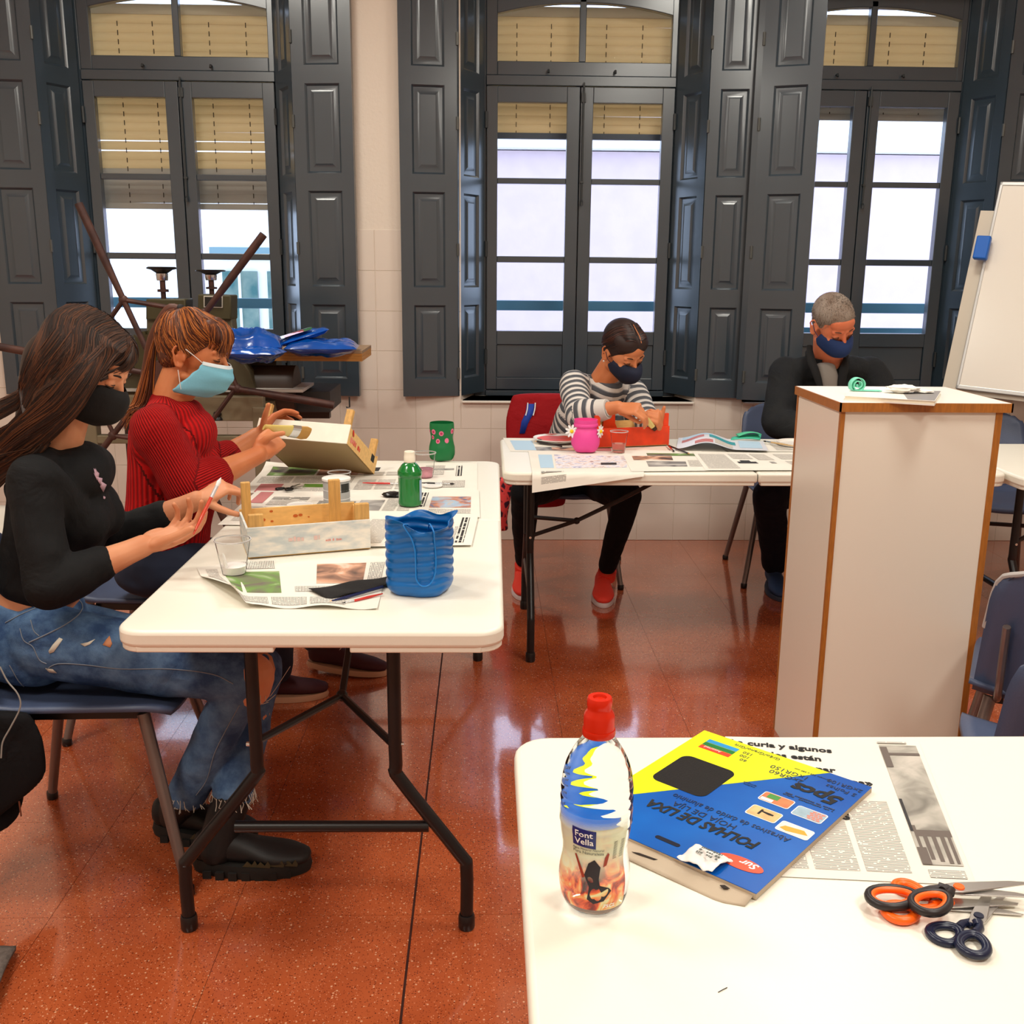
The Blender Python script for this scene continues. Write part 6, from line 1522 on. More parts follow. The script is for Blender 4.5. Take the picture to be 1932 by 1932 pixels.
def bvh(o):
    me = o.data; return BVHTree.FromPolygons([tuple(v.co) for v in me.vertices], [tuple(p.vertices) for p in me.polygons])
def shoot(bt_, px, py):
    d = ray(px, py).normalized(); r_ = bt_.ray_cast(CO, d); return r_
def patch(root, bt_, name, mt_, pts, off=.0015, n=1):
    """small piece lying on the cloth where the camera ray meets it, following its surface"""
    v = []
    for (x, y) in pts:
        h_ = shoot(bt_, x, y)
        if h_[0] is None: return None
        v.append(tuple(h_[0]+h_[1]*off))
    c_ = sum((Vector(p) for p in v), Vector())/len(v); hc = bt_.find_nearest(c_); v.append(tuple(hc[0]+hc[1]*off)); m_ = len(v)-1
    return MB().add(v, [(m_, i, (i+1) % m_) for i in range(m_)]).build(name, mt_, root, solid=.0008, smooth=80)
def seamline(root, bt_, name, mt_, pts, r_=.0012, off=.001, sm=6):
    P2 = crom([(x, y, 0) for x, y in pts], sm); out = []
    for p in P2:
        h_ = shoot(bt_, p.x, p.y)
        if h_[0] is not None: out.append(h_[0]+h_[1]*off)
    if len(out) > 2: return MB().tube(out, r_, 6).build(name, mt_, root, smooth=80)
jb = bvh(on_surface('jeans', w1)); STI = mat('jean_stitch', srgb(120, 128, 140), .8); FRAY = mat('frayed_threads', srgb(206, 200, 186), .9); DKD = mat('denim_dark', srgb(26, 34, 54), .9)
seamline(w1, jb, 'side_seam', STI, [(88, 1262), (110, 1252), (160, 1254), (230, 1262), (320, 1262), (400, 1272), (440, 1290)])
seamline(w1, jb, 'back_seam', STI, [(18, 1255), (40, 1290), (75, 1312), (112, 1324)])
seamline(w1, jb, 'pocket_seam', STI, [(55, 1212), (90, 1196), (125, 1178), (150, 1158), (154, 1140), (140, 1126)], .0016)
seamline(w1, jb, 'coin_pocket_seam', STI, [(58, 1170), (64, 1190), (74, 1200)]); seamline(w1, jb, 'waist_seam', STI, [(10, 1175), (50, 1155), (100, 1135), (140, 1122)])
seamline(w1, jb, 'front_seam', STI, [(38, 1186), (45, 1208), (62, 1220), (74, 1244), (88, 1252)])
patch(w1, jb, 'thigh_rip', FRAY, [(92, 1228), (100, 1216), (112, 1203), (119, 1206), (112, 1216), (102, 1230), (94, 1233)])
patch(w1, jb, 'thigh_rip', FRAY, [(152, 1215), (160, 1220), (170, 1216), (180, 1206), (166, 1212)])
patch(w1, jb, 'thigh_rip', FRAY, [(86, 1260), (94, 1268), (108, 1269), (100, 1262)])
patch(w1, jb, 'skin_hole', SK1, [(194, 1217), (200, 1208), (207, 1200), (212, 1215), (208, 1222), (200, 1219)])
patch(w1, jb, 'knee_hole', SK1, [(484, 1232), (498, 1228), (512, 1240), (518, 1262), (514, 1288), (505, 1300), (492, 1303), (484, 1280)], .003)
seamline(w1, jb, 'calf_seam', STI, [(452, 1330), (430, 1370), (405, 1420), (390, 1470), (370, 1500)])
for (x0_, y0_, x1_, y1_) in ((480, 1306, 484, 1330), (490, 1308, 496, 1345), (500, 1307, 506, 1338), (508, 1300, 514, 1325), (474, 1295, 470, 1318)):
    a_, b_ = shoot(jb, x0_, y0_), PY(x1_, y1_, 2.15)
    if a_[0]: MB().tube([a_[0]+a_[1]*.002, a_[0]*.5+b_*.5+Vector((0, -.004, 0)), Vector((b_.x, a_[0].y-.01, b_.z))], .0008, 5, sm=3).build('loose_thread', FRAY, w1)
for an in (anN, anF):
    rnd = random.Random(5); mb = MB()
    for k in range(40):
        a = k/40*2*math.pi; p = an+Vector((.05*math.cos(a), .05*math.sin(a), .012)); mb.tube([p, p+Vector((rnd.uniform(-.008, .008), rnd.uniform(-.008, .008), -.018)), p+Vector((rnd.uniform(-.012, .012), rnd.uniform(-.01, .01), -rnd.uniform(.022, .04)))], .0009, 4)
    tag(mb.build('frayed_hem', FRAY, w1), kind='stuff')
tb = bvh(on_surface('black_top', w1))
for pts in ([(176, 884), (186, 893), (184, 905), (179, 897)], [(182, 900), (192, 902), (190, 916), (184, 908)], [(190, 908), (200, 914), (194, 928), (188, 918)], [(179, 884), (182, 890), (180, 892)], [(194, 936), (198, 938), (197, 942), (194, 941)], [(176, 892), (184, 903), (182, 906)]): patch(w1, tb, 'chest_motif', PNKM, pts)
# boots
BOOT = mat('boot_black', srgb(16, 15, 16), .55, bump=.3, bscale=30); BSOLE = mat('boot_sole', srgb(24, 22, 20), .7); BOLV = mat('boot_pattern', srgb(62, 54, 32), .6)
for (hx_, ty, an) in ((Vector((-.85, 2.40, .0)), Vector((-.59, 2.36, 0)), anN), (Vector((-.70, 2.235, 0)), Vector((-.43, 2.235, 0)), anF)):
    sh = shoe(w1, hx_, tx_ if False else ty, BOOT, BSOLE, w=.053, laces=BLACKC, name='boot', sole_h=.034)
    mb = MB(); chain(mb, [hx_+Vector((.05, 0, .06)), an*.5+(hx_+Vector((.05, 0, .08)))*.5, an+Vector((0, 0, .0))], [.047, .046, .046]); mb.build('boot_shaft', BOOT, sh, smooth=80)
    for k in range(1, 8):
        p = hx_*(1-k/8.5)+ty*(k/8.5); MB().box(-.010, .010, -.0600+(.010 if k in (1, 7) else .004 if k == 2 else 0), -.046, .0, .020, M=Matrix.Translation(p+Vector((0, .006, 0)))).build('tread_lug', BSOLE, sh, smooth=0)
    for k in range(4): MB().prism([(0, .036), (.012, .050), (.022, .040), (.03, .052), (.036, .040), (.034, .034)], -.001, .001, M=Matrix.Translation(ty+Vector((-.15+.032*k-.0, -.052+.003*abs(k-1), 0))) @ Matrix.Rotation(R_(90), 4, 'X')).build('camouflage_patch', BOLV, sh, smooth=0, fixn=True)
# mask
BMASK = mat('mask_black', srgb(16, 16, 17), .85, bump=.15, bscale=80)
mask_shell(h1, [(-.004, .107, .058, .088), (-.022, .125, .068, .118), (-.055, .128, .072, .128), (-.085, .116, .068, .118), (-.108, .085, .056, .088)], BMASK, root=w1)
# hair
HR1 = [hairmat('hair_dark1', (36, 21, 15), .55), hairmat('hair_dark2', (64, 38, 24)), hairmat('hair_dark3', (30, 18, 13)), hairmat('hair_dark4', (88, 52, 30))]
hb = MB(); h1.e(hb, -.020, 0, .044, .106, .089, .092, 30, 20); h1.e(hb, .020, 0, .068, .076, .076, .058)
back0 = h1.p(-.055, 0, .02)
tailend = PY(-40, 905, 2.36); midt = PY(50, 790, 2.37)
solid_loft(hb, [(h1.p(-.03, 0, .04), h1.s*.080, h1.f*.085), (h1.p(-.05, 0, -.03), h1.s*.088, h1.f*.080), (PY(98, 775, 2.37), Yv*.100, Vector((.078, 0, .045))), (PY(45, 840, 2.36), Yv*.095, Vector((.045, 0, .05))), (PY(-35, 905, 2.35), Yv*.08, Vector((.02, 0, .04)))])
chain(hb, [PY(186, 664, 2.305), PY(152, 716, 2.282), PY(114, 765, 2.275), PY(58, 820, 2.27), PY(-30, 878, 2.27)], [.026, .037, .041, .040, .03], sm=4)
for q in (1,):   # far curtain
    chain(hb, [h1.p(.055, q*.052, .075), h1.p(.030, q*.078, .030), h1.p(.012, q*.086, -.03), h1.p(-.02, q*.088, -.085), PY(92, 838, 2.365-.088*q*-1 if False else 2.365+(-.085 if q < 0 else .085))], [.020, .030, .034, .034, .02], sm=4)
hm = voxel(hb, .006, 8); hm.materials.append(HR1[0]); hm.shade_smooth(); link('hair', hm, w1, True)
hbt = BVHTree.FromPolygons([tuple(v.co) for v in hm.vertices], [tuple(p.vertices) for p in hm.polygons])
def snap(bt_, p, off=.002):
    r_ = bt_.find_nearest(p); return r_[0]+r_[1]*off if r_[0] is not None else p
def g1(rnd, i):
    if i % 7 == 0:
        q = -1 if rnd.random() < .7 else 1; w_ = rnd.random()
        return [snap(hbt, p, .002) for p in ((h1.p(.070-.03*w_, 0, .128), h1.p(.090-.02*w_, q*.020, .105), h1.p(.094-.015*w_, q*.042, .072), h1.p(.080-.02*w_, q*.064, .038), h1.p(.055-.02*w_, q*.082, .0)) if i % 14 else (h1.p(.085, 0, .115), h1.p(.098, q*.03*w_, .075), h1.p(.100, q*.042*w_, .048), h1.p(.095, q*(.02+.04*w_), .028), h1.p(.082, q*.066, .012)))]
    if rnd.random() < .74:
        t = rnd.uniform(-.34, 1.55); tt = max(t, 0)-.3*max(0, -t); j = rnd.uniform(-1, 1)*5
        pts = [h1.p(.062-.125*min(t, 1.25), -.006, .133-.03*max(0, t-.8)), h1.p(.06-.13*min(t, 1.3), -.062, .10-.02*max(0, t-.8)), PY(214-108*tt, 676-12*tt+j, 2.28), PY(184-108*tt, 728-22*tt+j, 2.262), PY(140-92*tt, 782-42*tt+j, 2.255), PY(62-66*tt, 848-72*tt+j, 2.25)]
        return [snap(hbt, p, .0012+.0035*rnd.random()) for p in pts]+[PY(-40-10*t, 918-90*t+j, 2.25)]
    q = -1 if rnd.random() < .72 else 1; t = rnd.random(); sd = rnd.random()
    a = [h1.p(.065-.13*t, q*.006, .132-.0*t), h1.p(.055-.12*t, q*.055, .105), h1.p(.045-.115*t, q*(.088), .04), h1.p(.02-.10*t, q*.098, -.03), h1.p(-.02-.06*t, q*.095, -.10)]
    e = [PY(100-40*t, 845-30*t, 2.36+q*.10), PY(30-30*t, 885-60*t+20*sd, 2.36+q*.095), PY(-60, 945-70*t, 2.36+q*.085)]
    pts = [snap(hbt, p, .0012+.003*rnd.random()) for p in a+e[:2]]+[e[2]]
    return pts
strands(w1, g1, HR1, 1700, .0018, .0012, seed=11, taper=.4)
# brush in hand
ta, tb2 = PY(365, 1008, 2.225), PY(417, 901, 2.30)
brush('red handled brush with a white painted tip, held by the young woman in black', ta, tb2, (206, 66, 40), tip=(240, 240, 238), r=.0042, tl_=.022, fl=.030, tipr=.005, ferrule=mat('ferrule_white', srgb(206, 206, 210), .3, metal=.4))
# jacket hung on her chair
JK = fabric('black_jacket', (15, 15, 18), rough=.9, bump=.3, bscale=200)
jk = MB()
solid_loft(jk, [(Vector((-1.245, 2.30, .83)), Vector((0, .24, 0)), Vector((.022, 0, 0))), (Vector((-1.235, 2.28, .62)), Vector((0, .25, 0)), Vector((.032, 0, 0))), (Vector((-1.21, 2.25, .42)), Vector((0, .25, 0)), Vector((.04, 0, 0))), (Vector((-1.17, 2.22, .28)), Vector((.02, .19, 0)), Vector((.04, 0, 0))), (Vector((-1.12, 2.16, .17)), Vector((.01, .05, 0)), Vector((.02, 0, 0)))])
solid_loft(jk, [(Vector((-1.09, 2.12, .46)), Vector((.08, 0, 0)), Vector((0, .02, 0))), (Vector((-1.10, 2.12, .40)), Vector((.11, 0, 0)), Vector((0, .022, 0))), (Vector((-1.10, 2.12, .31)), Vector((.105, 0, 0)), Vector((0, .022, 0))), (Vector((-1.13, 2.12, .24)), Vector((.06, 0, 0)), Vector((0, .018, 0))), (Vector((-1.145, 2.12, .19)), Vector((.015, 0, 0)), Vector((0, .012, 0)))])
jme = voxel(jk, .008, 5); jme.materials.append(JK); jme.shade_smooth(); jo_ = link('black_jacket', jme); tag(jo_, 'black jacket hanging over the back of the near left chair', 'jacket')
MB().tube([PY(0, 1258, 2.085), PY(14, 1285, 2.085), PY(34, 1310, 2.085), PY(38, 1335, 2.085), PY(20, 1372, 2.085), PY(5, 1400, 2.085), PY(2, 1430, 2.085)], .0018, 6, sm=4).build('drawstring', mat('cord_grey', srgb(150, 150, 146), .7), jo_)
MB().tube([PY(36, 1512, 2.11), PY(40, 1540, 2.11)], .002, 6).build('zip_pull', mat('zip_brown', srgb(110, 60, 40), .6), jo_)

# ------------------------------------------------------------------ woman 2: red ribbed jumper, ponytail
SK2 = skinmat('skin_warm', (208, 136, 92), (190, 108, 66))
w2 = thing('person', 'woman with a ponytail, blue surgical mask and red ribbed jumper, holding a crate', 'person', (-1.0, 3.1, 0))
h2 = Head(PY(366, 668, 3.02), (.972, -.10, -.21), (.21, 0, .97), .98)
nb2 = PY(318, 756, 3.02)
shN, shF = PY(292, 812, 2.85), PY(325, 800, 3.17)
elN, elF = PY(356, 922, 2.82), PY(405, 880, 3.22)
wrN = PY(488, 858, 2.96); wrF = PY(484, 822, 3.30)
hipN, hipF = PY(300, 1075, 2.92), PY(310, 1060, 3.12)
knN, knF = PY(520, 1085, 2.92), PY(560, 1070, 3.15)
anN, anF = Vector((-.70, 3.22, .12)), Vector((-.62, 3.52, .12))
chest = PY(330, 885, 3.02); waist = PY(318, 985, 3.02); pelv = PY(305, 1050, 3.02)
sp_ax = (chest-pelv).normalized(); fw = Yv.cross(sp_ax); fw = fw if fw.x > 0 else -fw
b2 = MB(); h2.skin(b2, nb2, .049)
solid_loft(b2, [(pelv, Yv*.15, fw*.10), (waist, Yv*.12, fw*.09), (chest, Yv*.14, fw*.10), ((shN+shF)/2, Yv*.155, fw*.06)])
vcap(b2, nb2, (shN+shF)/2, .05, .075)
for a, b, c in ((shN, elN, wrN), (shF, elF, wrF)):
    chain(b2, [a, (a+b)/2, b], [.046, .043, .040]); chain(b2, [b, b*.6+c*.4, c], [.040, .040, .027])
for a, b, c in ((hipN, knN, anN), (hipF, knF, anF)):
    chain(b2, [a, (a+b)/2, b], [.078, .07, .052]); chain(b2, [b, b*.6+c*.4, c], [.052, .05, .034])
hand(b2, wrN, PY(538, 808, 3.05)-wrN, (.25, -.85, .35), 1, ((62, 75, 45), (66, 78, 48), (68, 80, 48), (70, 80, 46)), (0, 20, 20), .98, tdir=(.75, -.1, .65))
hand(b2, wrF, PY(512, 792, 3.34)-wrF, (-.35, .3, .80), -1, ((22, 30, 18), (28, 34, 20), (34, 40, 22), (40, 40, 22)), (0, 8, 8), .98, tdir=(.25, -.30, .92))
body(w2, b2, SK2, .0034)
h2.face_bits(w2, (84, 48, 26), (40, 24, 16), .0026, .001)
s2 = MB()
solid_loft(s2, [(waist+(pelv-waist)*.55, Yv*.155, fw*.125), (waist, Yv*.150, fw*.122), (chest, Yv*.165, fw*.128), ((shN+shF)/2+Vector((0, 0, -.02)), Yv*.175, fw*.085)])
for q in (-.06, .06): s2.ell(chest+fw*.082+Yv*q-Vector((0, 0, .01)), (.062, .062, .064))
cN = sleeve(s2, shN, elN, wrN, .34, .070, .066, .060); cF = sleeve(s2, shF, elF, wrF, .30, .068, .060, .055)
vcap(s2, shN, shF, .058, .058); vcap(s2, nb2+Vector((-.006, 0, -.016)), (shN+shF)/2, .060, .080)
for q_ in (shN, shF): vcap(s2, nb2+Vector((-.01, 0, -.02)), q_, .050, .058)
for q_, y_ in ((shN, -.08), (shF, .08)): vcap(s2, q_+fw*.012, chest+fw*.04+Yv*y_, .062, .080)
s2.ell(PY(368, 818, 3.02), (.060, .12, .075)); s2.ell(PY(352, 782, 3.02), (.045, .10, .045))
vcap(s2, (shN+shF)/2+fw*.02, chest+fw*.03, .08, .095)
RED = fabric('red_rib_knit', (190, 10, 12), ribs=(0, .0105, .0022), col2=(128, 2, 6), rough=.85, bump=.2, bscale=220, sheen=0)
cloth(w2, 'red_jumper', s2, RED, .006, [(pelv, (shN+shF)/2, (1, 0, 0), 0), (shN, elN, (0, -1, 0), 0), (elN, wrN, (0, -1, 0), .3), (shF, elF, (0, 1, 0), 0), (elF, wrF, (0, 1, 0), .3)], 8, .004, 7, 2)
DEN2 = fabric('denim_dark', (22, 32, 62), col2=(34, 50, 88), bump=.4, bscale=400, sheen=0)
j2 = MB(); solid_loft(j2, [(pelv+Vector((-.01, 0, -.05)), Yv*.175, fw*.125), (pelv, Yv*.165, fw*.115), (waist*.5+pelv*.5, Yv*.145, fw*.105)])
for a, b, c in ((hipN, knN, anN), (hipF, knF, anF)):
    chain(j2, [a, a*.5+b*.5, b], [.090, .084, .068]); chain(j2, [b, b*.6+c*.4, c], [.066, .060, .052])
cloth(w2, 'jeans', j2, DEN2, .007, None, 6, .005, 8, 6)
MAR = mat('shoe_maroon', srgb(62, 16, 24), .7, bump=.2, bscale=80); CRS = mat('sole_cream', srgb(196, 150, 120), .6); PLC = mat('shoe_pale_lace', srgb(190, 170, 160), .7)
shoe(w2, (-.80, 3.24, 0), (-.545, 3.28, 0), MAR, CRS, laces=BLACKC, name='shoe')
shoe(w2, (-.64, 3.50, .02), (-.36, 3.46, .0), MAR, CRS, laces=PLC, name='shoe')
# surgical mask
SURG = mat('mask_surgical', srgb(122, 190, 214), .7, bump=.1, bscale=200); SURW = mat('mask_white_edge', srgb(214, 226, 232), .8)
mask_shell(h2, [(-.014, .113, .060, .062), (-.030, .124, .066, .078), (-.055, .126, .071, .100), (-.085, .112, .074, .112), (-.108, .082, .074, .100), (-.118, .062, .066, .082)], SURG, pleats=3.5, root=w2)
mask_shell(h2, [(-.011, .112, .0595, .061), (-.016, .1155, .061, .063), (-.021, .1195, .0625, .067)], SURW, name='mask_edge', root=w2, nv=8, th=.0032)
for (q, pts) in ((-1, [(.052, .0600, -.012), (.030, .0720, .004), (.004, .0830, .020)]), (-1, [(.004, .0720, -.100), (-.002, .0765, -.075), (-.010, .0800, -.045)]), (1, [(.052, .0600, -.012), (.030, .0720, .004), (.004, .083, .020)])):
    MB().tube([h2.p(a, q*b, c) for a, b, c in pts], .0013, 6, sm=4).build('ear_loop', mat('elastic_white', srgb(230, 226, 222), .7), w2)
# hair
HR2 = [hairmat('hair_auburn1', (80, 38, 19), .55), hairmat('hair_auburn2', (136, 72, 32)), hairmat('hair_auburn3', (62, 28, 16)), hairmat('hair_auburn4', (176, 104, 48))]
hb = MB(); h2.e(hb, -.022, 0, .046, .100, .083, .086, 30, 20); h2.e(hb, .020, 0, .070, .074, .070, .048); h2.e(hb, -.05, 0, -.01, .058, .066, .058)
chain(hb, [h2.p(.055, 0, .105), h2.p(.083, 0, .080), h2.p(.094, 0, .050)], [.020, .020, .010])
for q in (-1, 1): chain(hb, [h2.p(.05, q*.040, .095), h2.p(.076, q*.042, .070), h2.p(.084, q*.036, .045)], [.022, .018, .008])
hm2 = voxel(hb, .005, 6); hm2.materials.append(HR2[0]); hm2.shade_smooth(); link('hair', hm2, w2, True)
hbt2 = BVHTree.FromPolygons([tuple(v.co) for v in hm2.vertices], [tuple(p.vertices) for p in hm2.polygons])
knot = h2.p(-.060, 0, .122)
def g2(rnd, i):
    m_ = i % 10
    if i % 8 == 5:                   # side of the fringe
        r_ = rnd.random(); q = -1 if rnd.random() < .75 else 1
        return [snap(hbt2, p, .002) for p in (h2.p(.02+.03*r_, q*.030, .122), h2.p(.045+.025*r_, q*.050, .095), h2.p(.062+.022*r_, q*.060, .060), h2.p(.070+.02*r_, q*.058, .035), h2.p(.074+.018*r_, q*.056, .012-.015*r_))]
    if i % 4 == 3:                   # from the nape and behind the ears up to the band
        q = -1 if rnd.random() < .8 else 1; w_ = rnd.random(); v_ = rnd.random()
        st = h2.p(.0-.075*w_, q*(.078-.05*w_), .02-.075*v_); mid = h2.p(-.05-.04*w_, q*(.070-.045*w_), .06-.02*v_)
        return [snap(hbt2, st, .001), snap(hbt2, st*.5+mid*.5, .002), snap(hbt2, mid, .002), snap(hbt2, mid*.5+knot*.5, .002), knot]
    if m_ < 5:                       # drawn back to the band
        a = rnd.uniform(-.1, 1.75); q = -1 if rnd.random() < .75 else 1
        st = h2.p(.085*math.cos(a*1.1)-.01, q*.078*math.sin(min(1.3, .35+a)), .085-.085*a+.01*rnd.random()); mid = h2.p(.02-.03*a, q*.075*math.sin(min(1.3, .3+a)), .10-.05*a)
        return [snap(hbt2, st, .001), snap(hbt2, st*.6+mid*.4, .002), snap(hbt2, mid, .002), snap(hbt2, mid*.5+knot*.5, .003), knot]
    if m_ < 7:                       # ponytail
        t = rnd.random(); w_ = rnd.uniform(-1, 1)
        K = [knot, h2.p(-.098, .008*w_, .118-.02*t), PY(288+8*t, 640, 3.02+.02*w_), PY(270+22*t, 700, 3.02+.022*w_), PY(252+34*t, 758, 3.0+.02*w_), PY(230+30*t+rnd.uniform(-6, 6), 800+rnd.uniform(-30, 12), 2.98+.02*w_)]
        return K
    # fringe
    w_ = rnd.uniform(-1, 1); st = h2.p(.030-.03*rnd.random(), .030*w_, .130); end = h2.p(.099-.012*w_*w_, .052*w_, .020+rnd.uniform(-.012, .014)+.01*w_*w_)
    return [snap(hbt2, st, .002), snap(hbt2, h2.p(.080, .044*w_, .104), .002), snap(hbt2, h2.p(.098-.01*w_*w_, .050*w_, .066), .002), end]
strands(w2, g2, HR2, 1500, .0022, .0013, seed=21)
MB().ell(knot, (.014, .014, .014)).build('hair_tie', mat('hair_tie', srgb(20, 16, 16), .7), w2)
hk = MB(); chain(hk, [knot, h2.p(-.096, 0, .108), PY(290, 640, 3.02), PY(278, 700, 3.02), PY(265, 758, 3.0), PY(244, 790, 2.98)], [.012, .016, .018, .017, .013, .003], sm=4)
hk.build('ponytail', HR2[0], w2, smooth=80)
# flat brush in her near hand
fb_ = thing('flat_brush', 'wide flat brush with pale handle in the hand of the woman in red', 'paint brush', PY(520, 805, 3.05))
pa, pb = PY(498, 806, 3.03), PY(582, 818, 3.16); dd = (pb-pa).normalized(); LL = (pb-pa).length; upv = Vector((0, 1, .25))
MB().tube([pa, pa+dd*LL*.3, pa+dd*LL*.58], [.010, .015, .021], 14, ratio=.42, up=upv).build('handle', mat('brush_handle_pale', srgb(226, 206, 120), .3, coat=.6), fb_)
MB().tube([pa+dd*LL*.58, pa+dd*LL*.76], [.0225, .0235], 14, ratio=.4, up=upv).build('ferrule', STEEL, fb_)
MB().tube([pa+dd*LL*.76, pa+dd*LL*.9, pb], [.023, .025, .021], 14, ratio=.36, up=upv).build('bristles', mat('bristle_tan', srgb(196, 150, 80), .8, bump=.5, bscale=200, stretch=(.1, 1, 1)), fb_)
for (x, z_) in ((.10, 0), (.22, .004), (.02, -.002)): MB().ell(pa+dd*LL*x+upv*.008+Vector((0, -.006, z_)), (.005, .003, .006)).build('leaf_decoration', mat('leaf_print', srgb(60, 120, 40), .5), fb_)

# ------------------------------------------------------------------ woman 3: striped top
SK3 = skinmat('skin_tan', (214, 140, 96), (196, 116, 72))
w3 = thing('person', 'woman in a grey and white striped top with navy mask, leaning over the red crate', 'person', (.42, 4.6, 0))
h3 = Head(PY(1176, 663, 4.26), (.42, -.72, -.50), (.28, -.40, .86), 1.0)
# roll the head a little
h3.u = (h3.u+h3.s*-.16).normalized(); h3.s = h3.u.cross(h3.f).normalized(); h3.u = h3.f.cross(h3.s).normalized()
if h3.u.z < 0: h3.u = -h3.u
nb3 = PY(1132, 722, 4.34)
shR, shL = PY(1082, 726, 4.32), PY(1196, 742, 4.42)
elR, elL = PY(1092, 782, 4.12), PY(1222, 800, 4.25)
wrR, wrL = PY(1166, 768, 4.03), PY(1248, 806, 4.14)
chest = PY(1118, 790, 4.42); waist = PY(1092, 850, 4.55); pelv = PY(1082, 895, 4.66)
ls = (shL-shR).normalized(); lat = Vector((1, .12, 0)).normalized()
b3 = MB(); h3.skin(b3, nb3, .048)
dep = lambda v_: lat.cross(v_).normalized()
ax3 = (chest-pelv).normalized(); dp = ax3.cross(lat).normalized()
solid_loft(b3, [(pelv, lat*.16, dp*.10), (waist, lat*.13, dp*.09), (chest, lat*.14, dp*.10), ((shR+shL)/2, ls*.145, dp*.06)])
vcap(b3, nb3, (shR+shL)/2, .05, .07)
for a, b, c in ((shR, elR, wrR), (shL, elL, wrL)):
    chain(b3, [a, (a+b)/2, b], [.044, .040, .038]); chain(b3, [b, b*.6+c*.4, c], [.038, .037, .026])
hand(b3, wrR, PY(1206, 772, 3.99)-wrR, (.0, -.55, .83), -1, ((35, 42, 28), (42, 46, 30), (48, 46, 30), (52, 46, 30)), (0, 10, 12), .98, tdir=(.8, .2, -.5))
hand(b3, wrL, PY(1234, 772, 4.04)-wrL, (.75, -.35, .1), 1, ((48, 52, 32), (54, 54, 34), (58, 56, 34), (60, 54, 34)), (0, 6, 8), .98, tdir=(.15, -.3, .94))
hpR, hpL = pelv+Vector((-.09, 0, -.03)), pelv+Vector((.09, 0, -.03))
knR, knL = Vector((.20, 4.20, .49)), Vector((.585, 4.16, .49)); anR, anL = Vector((.17, 4.47, .10)), Vector((.565, 4.36, .10))
knR = PY(990, 930, 4.22); knL = PY(1184, 935, 4.2); anR = PY(988, 1058, 4.50); anL = PY(1146, 1072, 4.40)
for a, b, c in ((hpR, knR, anR), (hpL, knL, anL)):
    chain(b3, [a, (a+b)/2, b], [.075, .066, .05]); chain(b3, [b, b*.6+c*.4, c], [.05, .048, .033])
body(w3, b3, SK3, .004)
h3.face_bits(w3, (50, 30, 20), (36, 22, 16), .0028, .001)
s3 = MB()
solid_loft(s3, [(waist+(pelv-waist)*.8, lat*.165, dp*.115), (waist, lat*.155, dp*.11), (chest, lat*.165, dp*.115), ((shR+shL)/2+Vector((0, .01, -.02)), ls*.155, dp*.075)])
sleeve(s3, shR, elR, wrR, .62, .064, .060, .042); sleeve(s3, shL, elL, wrL, .7, .062, .055, .042)
vcap(s3, shR, shL, .055, .055); vcap(s3, nb3+Vector((0, .01, -.018)), (shR+shL)/2, .058, .075)
for q_ in (shR, shL): vcap(s3, nb3+Vector((0, .01, -.02)), q_, .044, .054)
vcap(s3, (shR+shL)/2+Vector((0, -.02, 0)), chest+Vector((0, -.02, 0)), .08, .09)
STR = fabric('striped_jersey', (220, 214, 206), stripe=(1, .036, ((0, (214, 208, 202)), (.42, (76, 78, 84)), (.52, (84, 86, 92)), (.9, (140, 140, 142)))), rough=.85, bump=.15, bscale=200)
cloth(w3, 'striped_top', s3, STR, .007, [(pelv, chest, (1, 0, 0), 0), (chest, (shR+shL)/2, (1, 0, 0), (chest-pelv).length), (shR, elR, (0, -1, 0), .5), (elR, wrR, (0, -1, 0), .5+(elR-shR).length), (shL, elL, (0, 1, 0), .5), (elL, wrL, (0, 1, 0), .5+(elL-shL).length)], 8, .004, 9, 5)
cu = elR*.42+wrR*.58; cd_ = (wrR-elR).normalized(); MB().tube([cu-cd_*.012, cu+cd_*.03], [.047, .040], 20).build('pale_cuff', mat('cuff_grey', srgb(206, 202, 196), .9), w3, smooth=60)
TR = fabric('black_trousers', (12, 12, 16), rough=.9)
j3 = MB(); solid_loft(j3, [(pelv+Vector((0, 0, -.05)), lat*.18, Vector((0, .13, 0))), (pelv, lat*.17, Vector((0, .12, 0)))])
for a, b, c in ((hpR, knR, anR), (hpL, knL, anL)):
    chain(j3, [a, a*.5+b*.5, b], [.088, .082, .064]); chain(j3, [b, b*.6+c*.4, c+Vector((0, 0, .01))], [.062, .056, .042])
cloth(w3, 'trousers', j3, TR, .008, None, 5, .003)
ORS = mat('shoe_orange_red', srgb(236, 62, 44), .7, bump=.3, bscale=200); WSL = mat('sole_white', srgb(220, 206, 206), .5); LCE = mat('lace_red', srgb(220, 44, 34), .7)
for (x, y, dx, an) in ((.172, 4.315, .0, anR), (.520, 4.215, -.02, anL)):
    sh = shoe(w3, (x-dx, y+.26, .004), (x, y, 0), ORS, WSL, laces=LCE, name='sports_shoe', w=.050)
    MB().tube([Vector((an.x, an.y+.02, .075)), Vector((an.x, an.y+.0, .115))], [.040, .042], 18, ratio=1).build('shoe_collar', ORS, sh, smooth=60)
NMASK = mat('mask_navy', srgb(18, 26, 50), .8, bump=.1, bscale=120)
mask_shell(h3, [(-.008, .104, .040, .055), (-.022, .126, .062, .100), (-.050, .134, .070, .122), (-.080, .120, .058, .100), (-.112, .080, .024, .04)], NMASK, root=w3)
for q in (-1, 1): MB().tube([h3.p(.030, q*.066, -.030), h3.p(.010, q*.078, -.020), h3.p(-.010, q*.084, .006)], .0013, 6, sm=3).build('ear_loop', NMASK, w3)
MB().ell(h3.p(-.006, -.083, -.040), (.004, .004, .004), nu=10, nv=8).build('earring', mat('pearl', srgb(230, 226, 220), .2), w3)
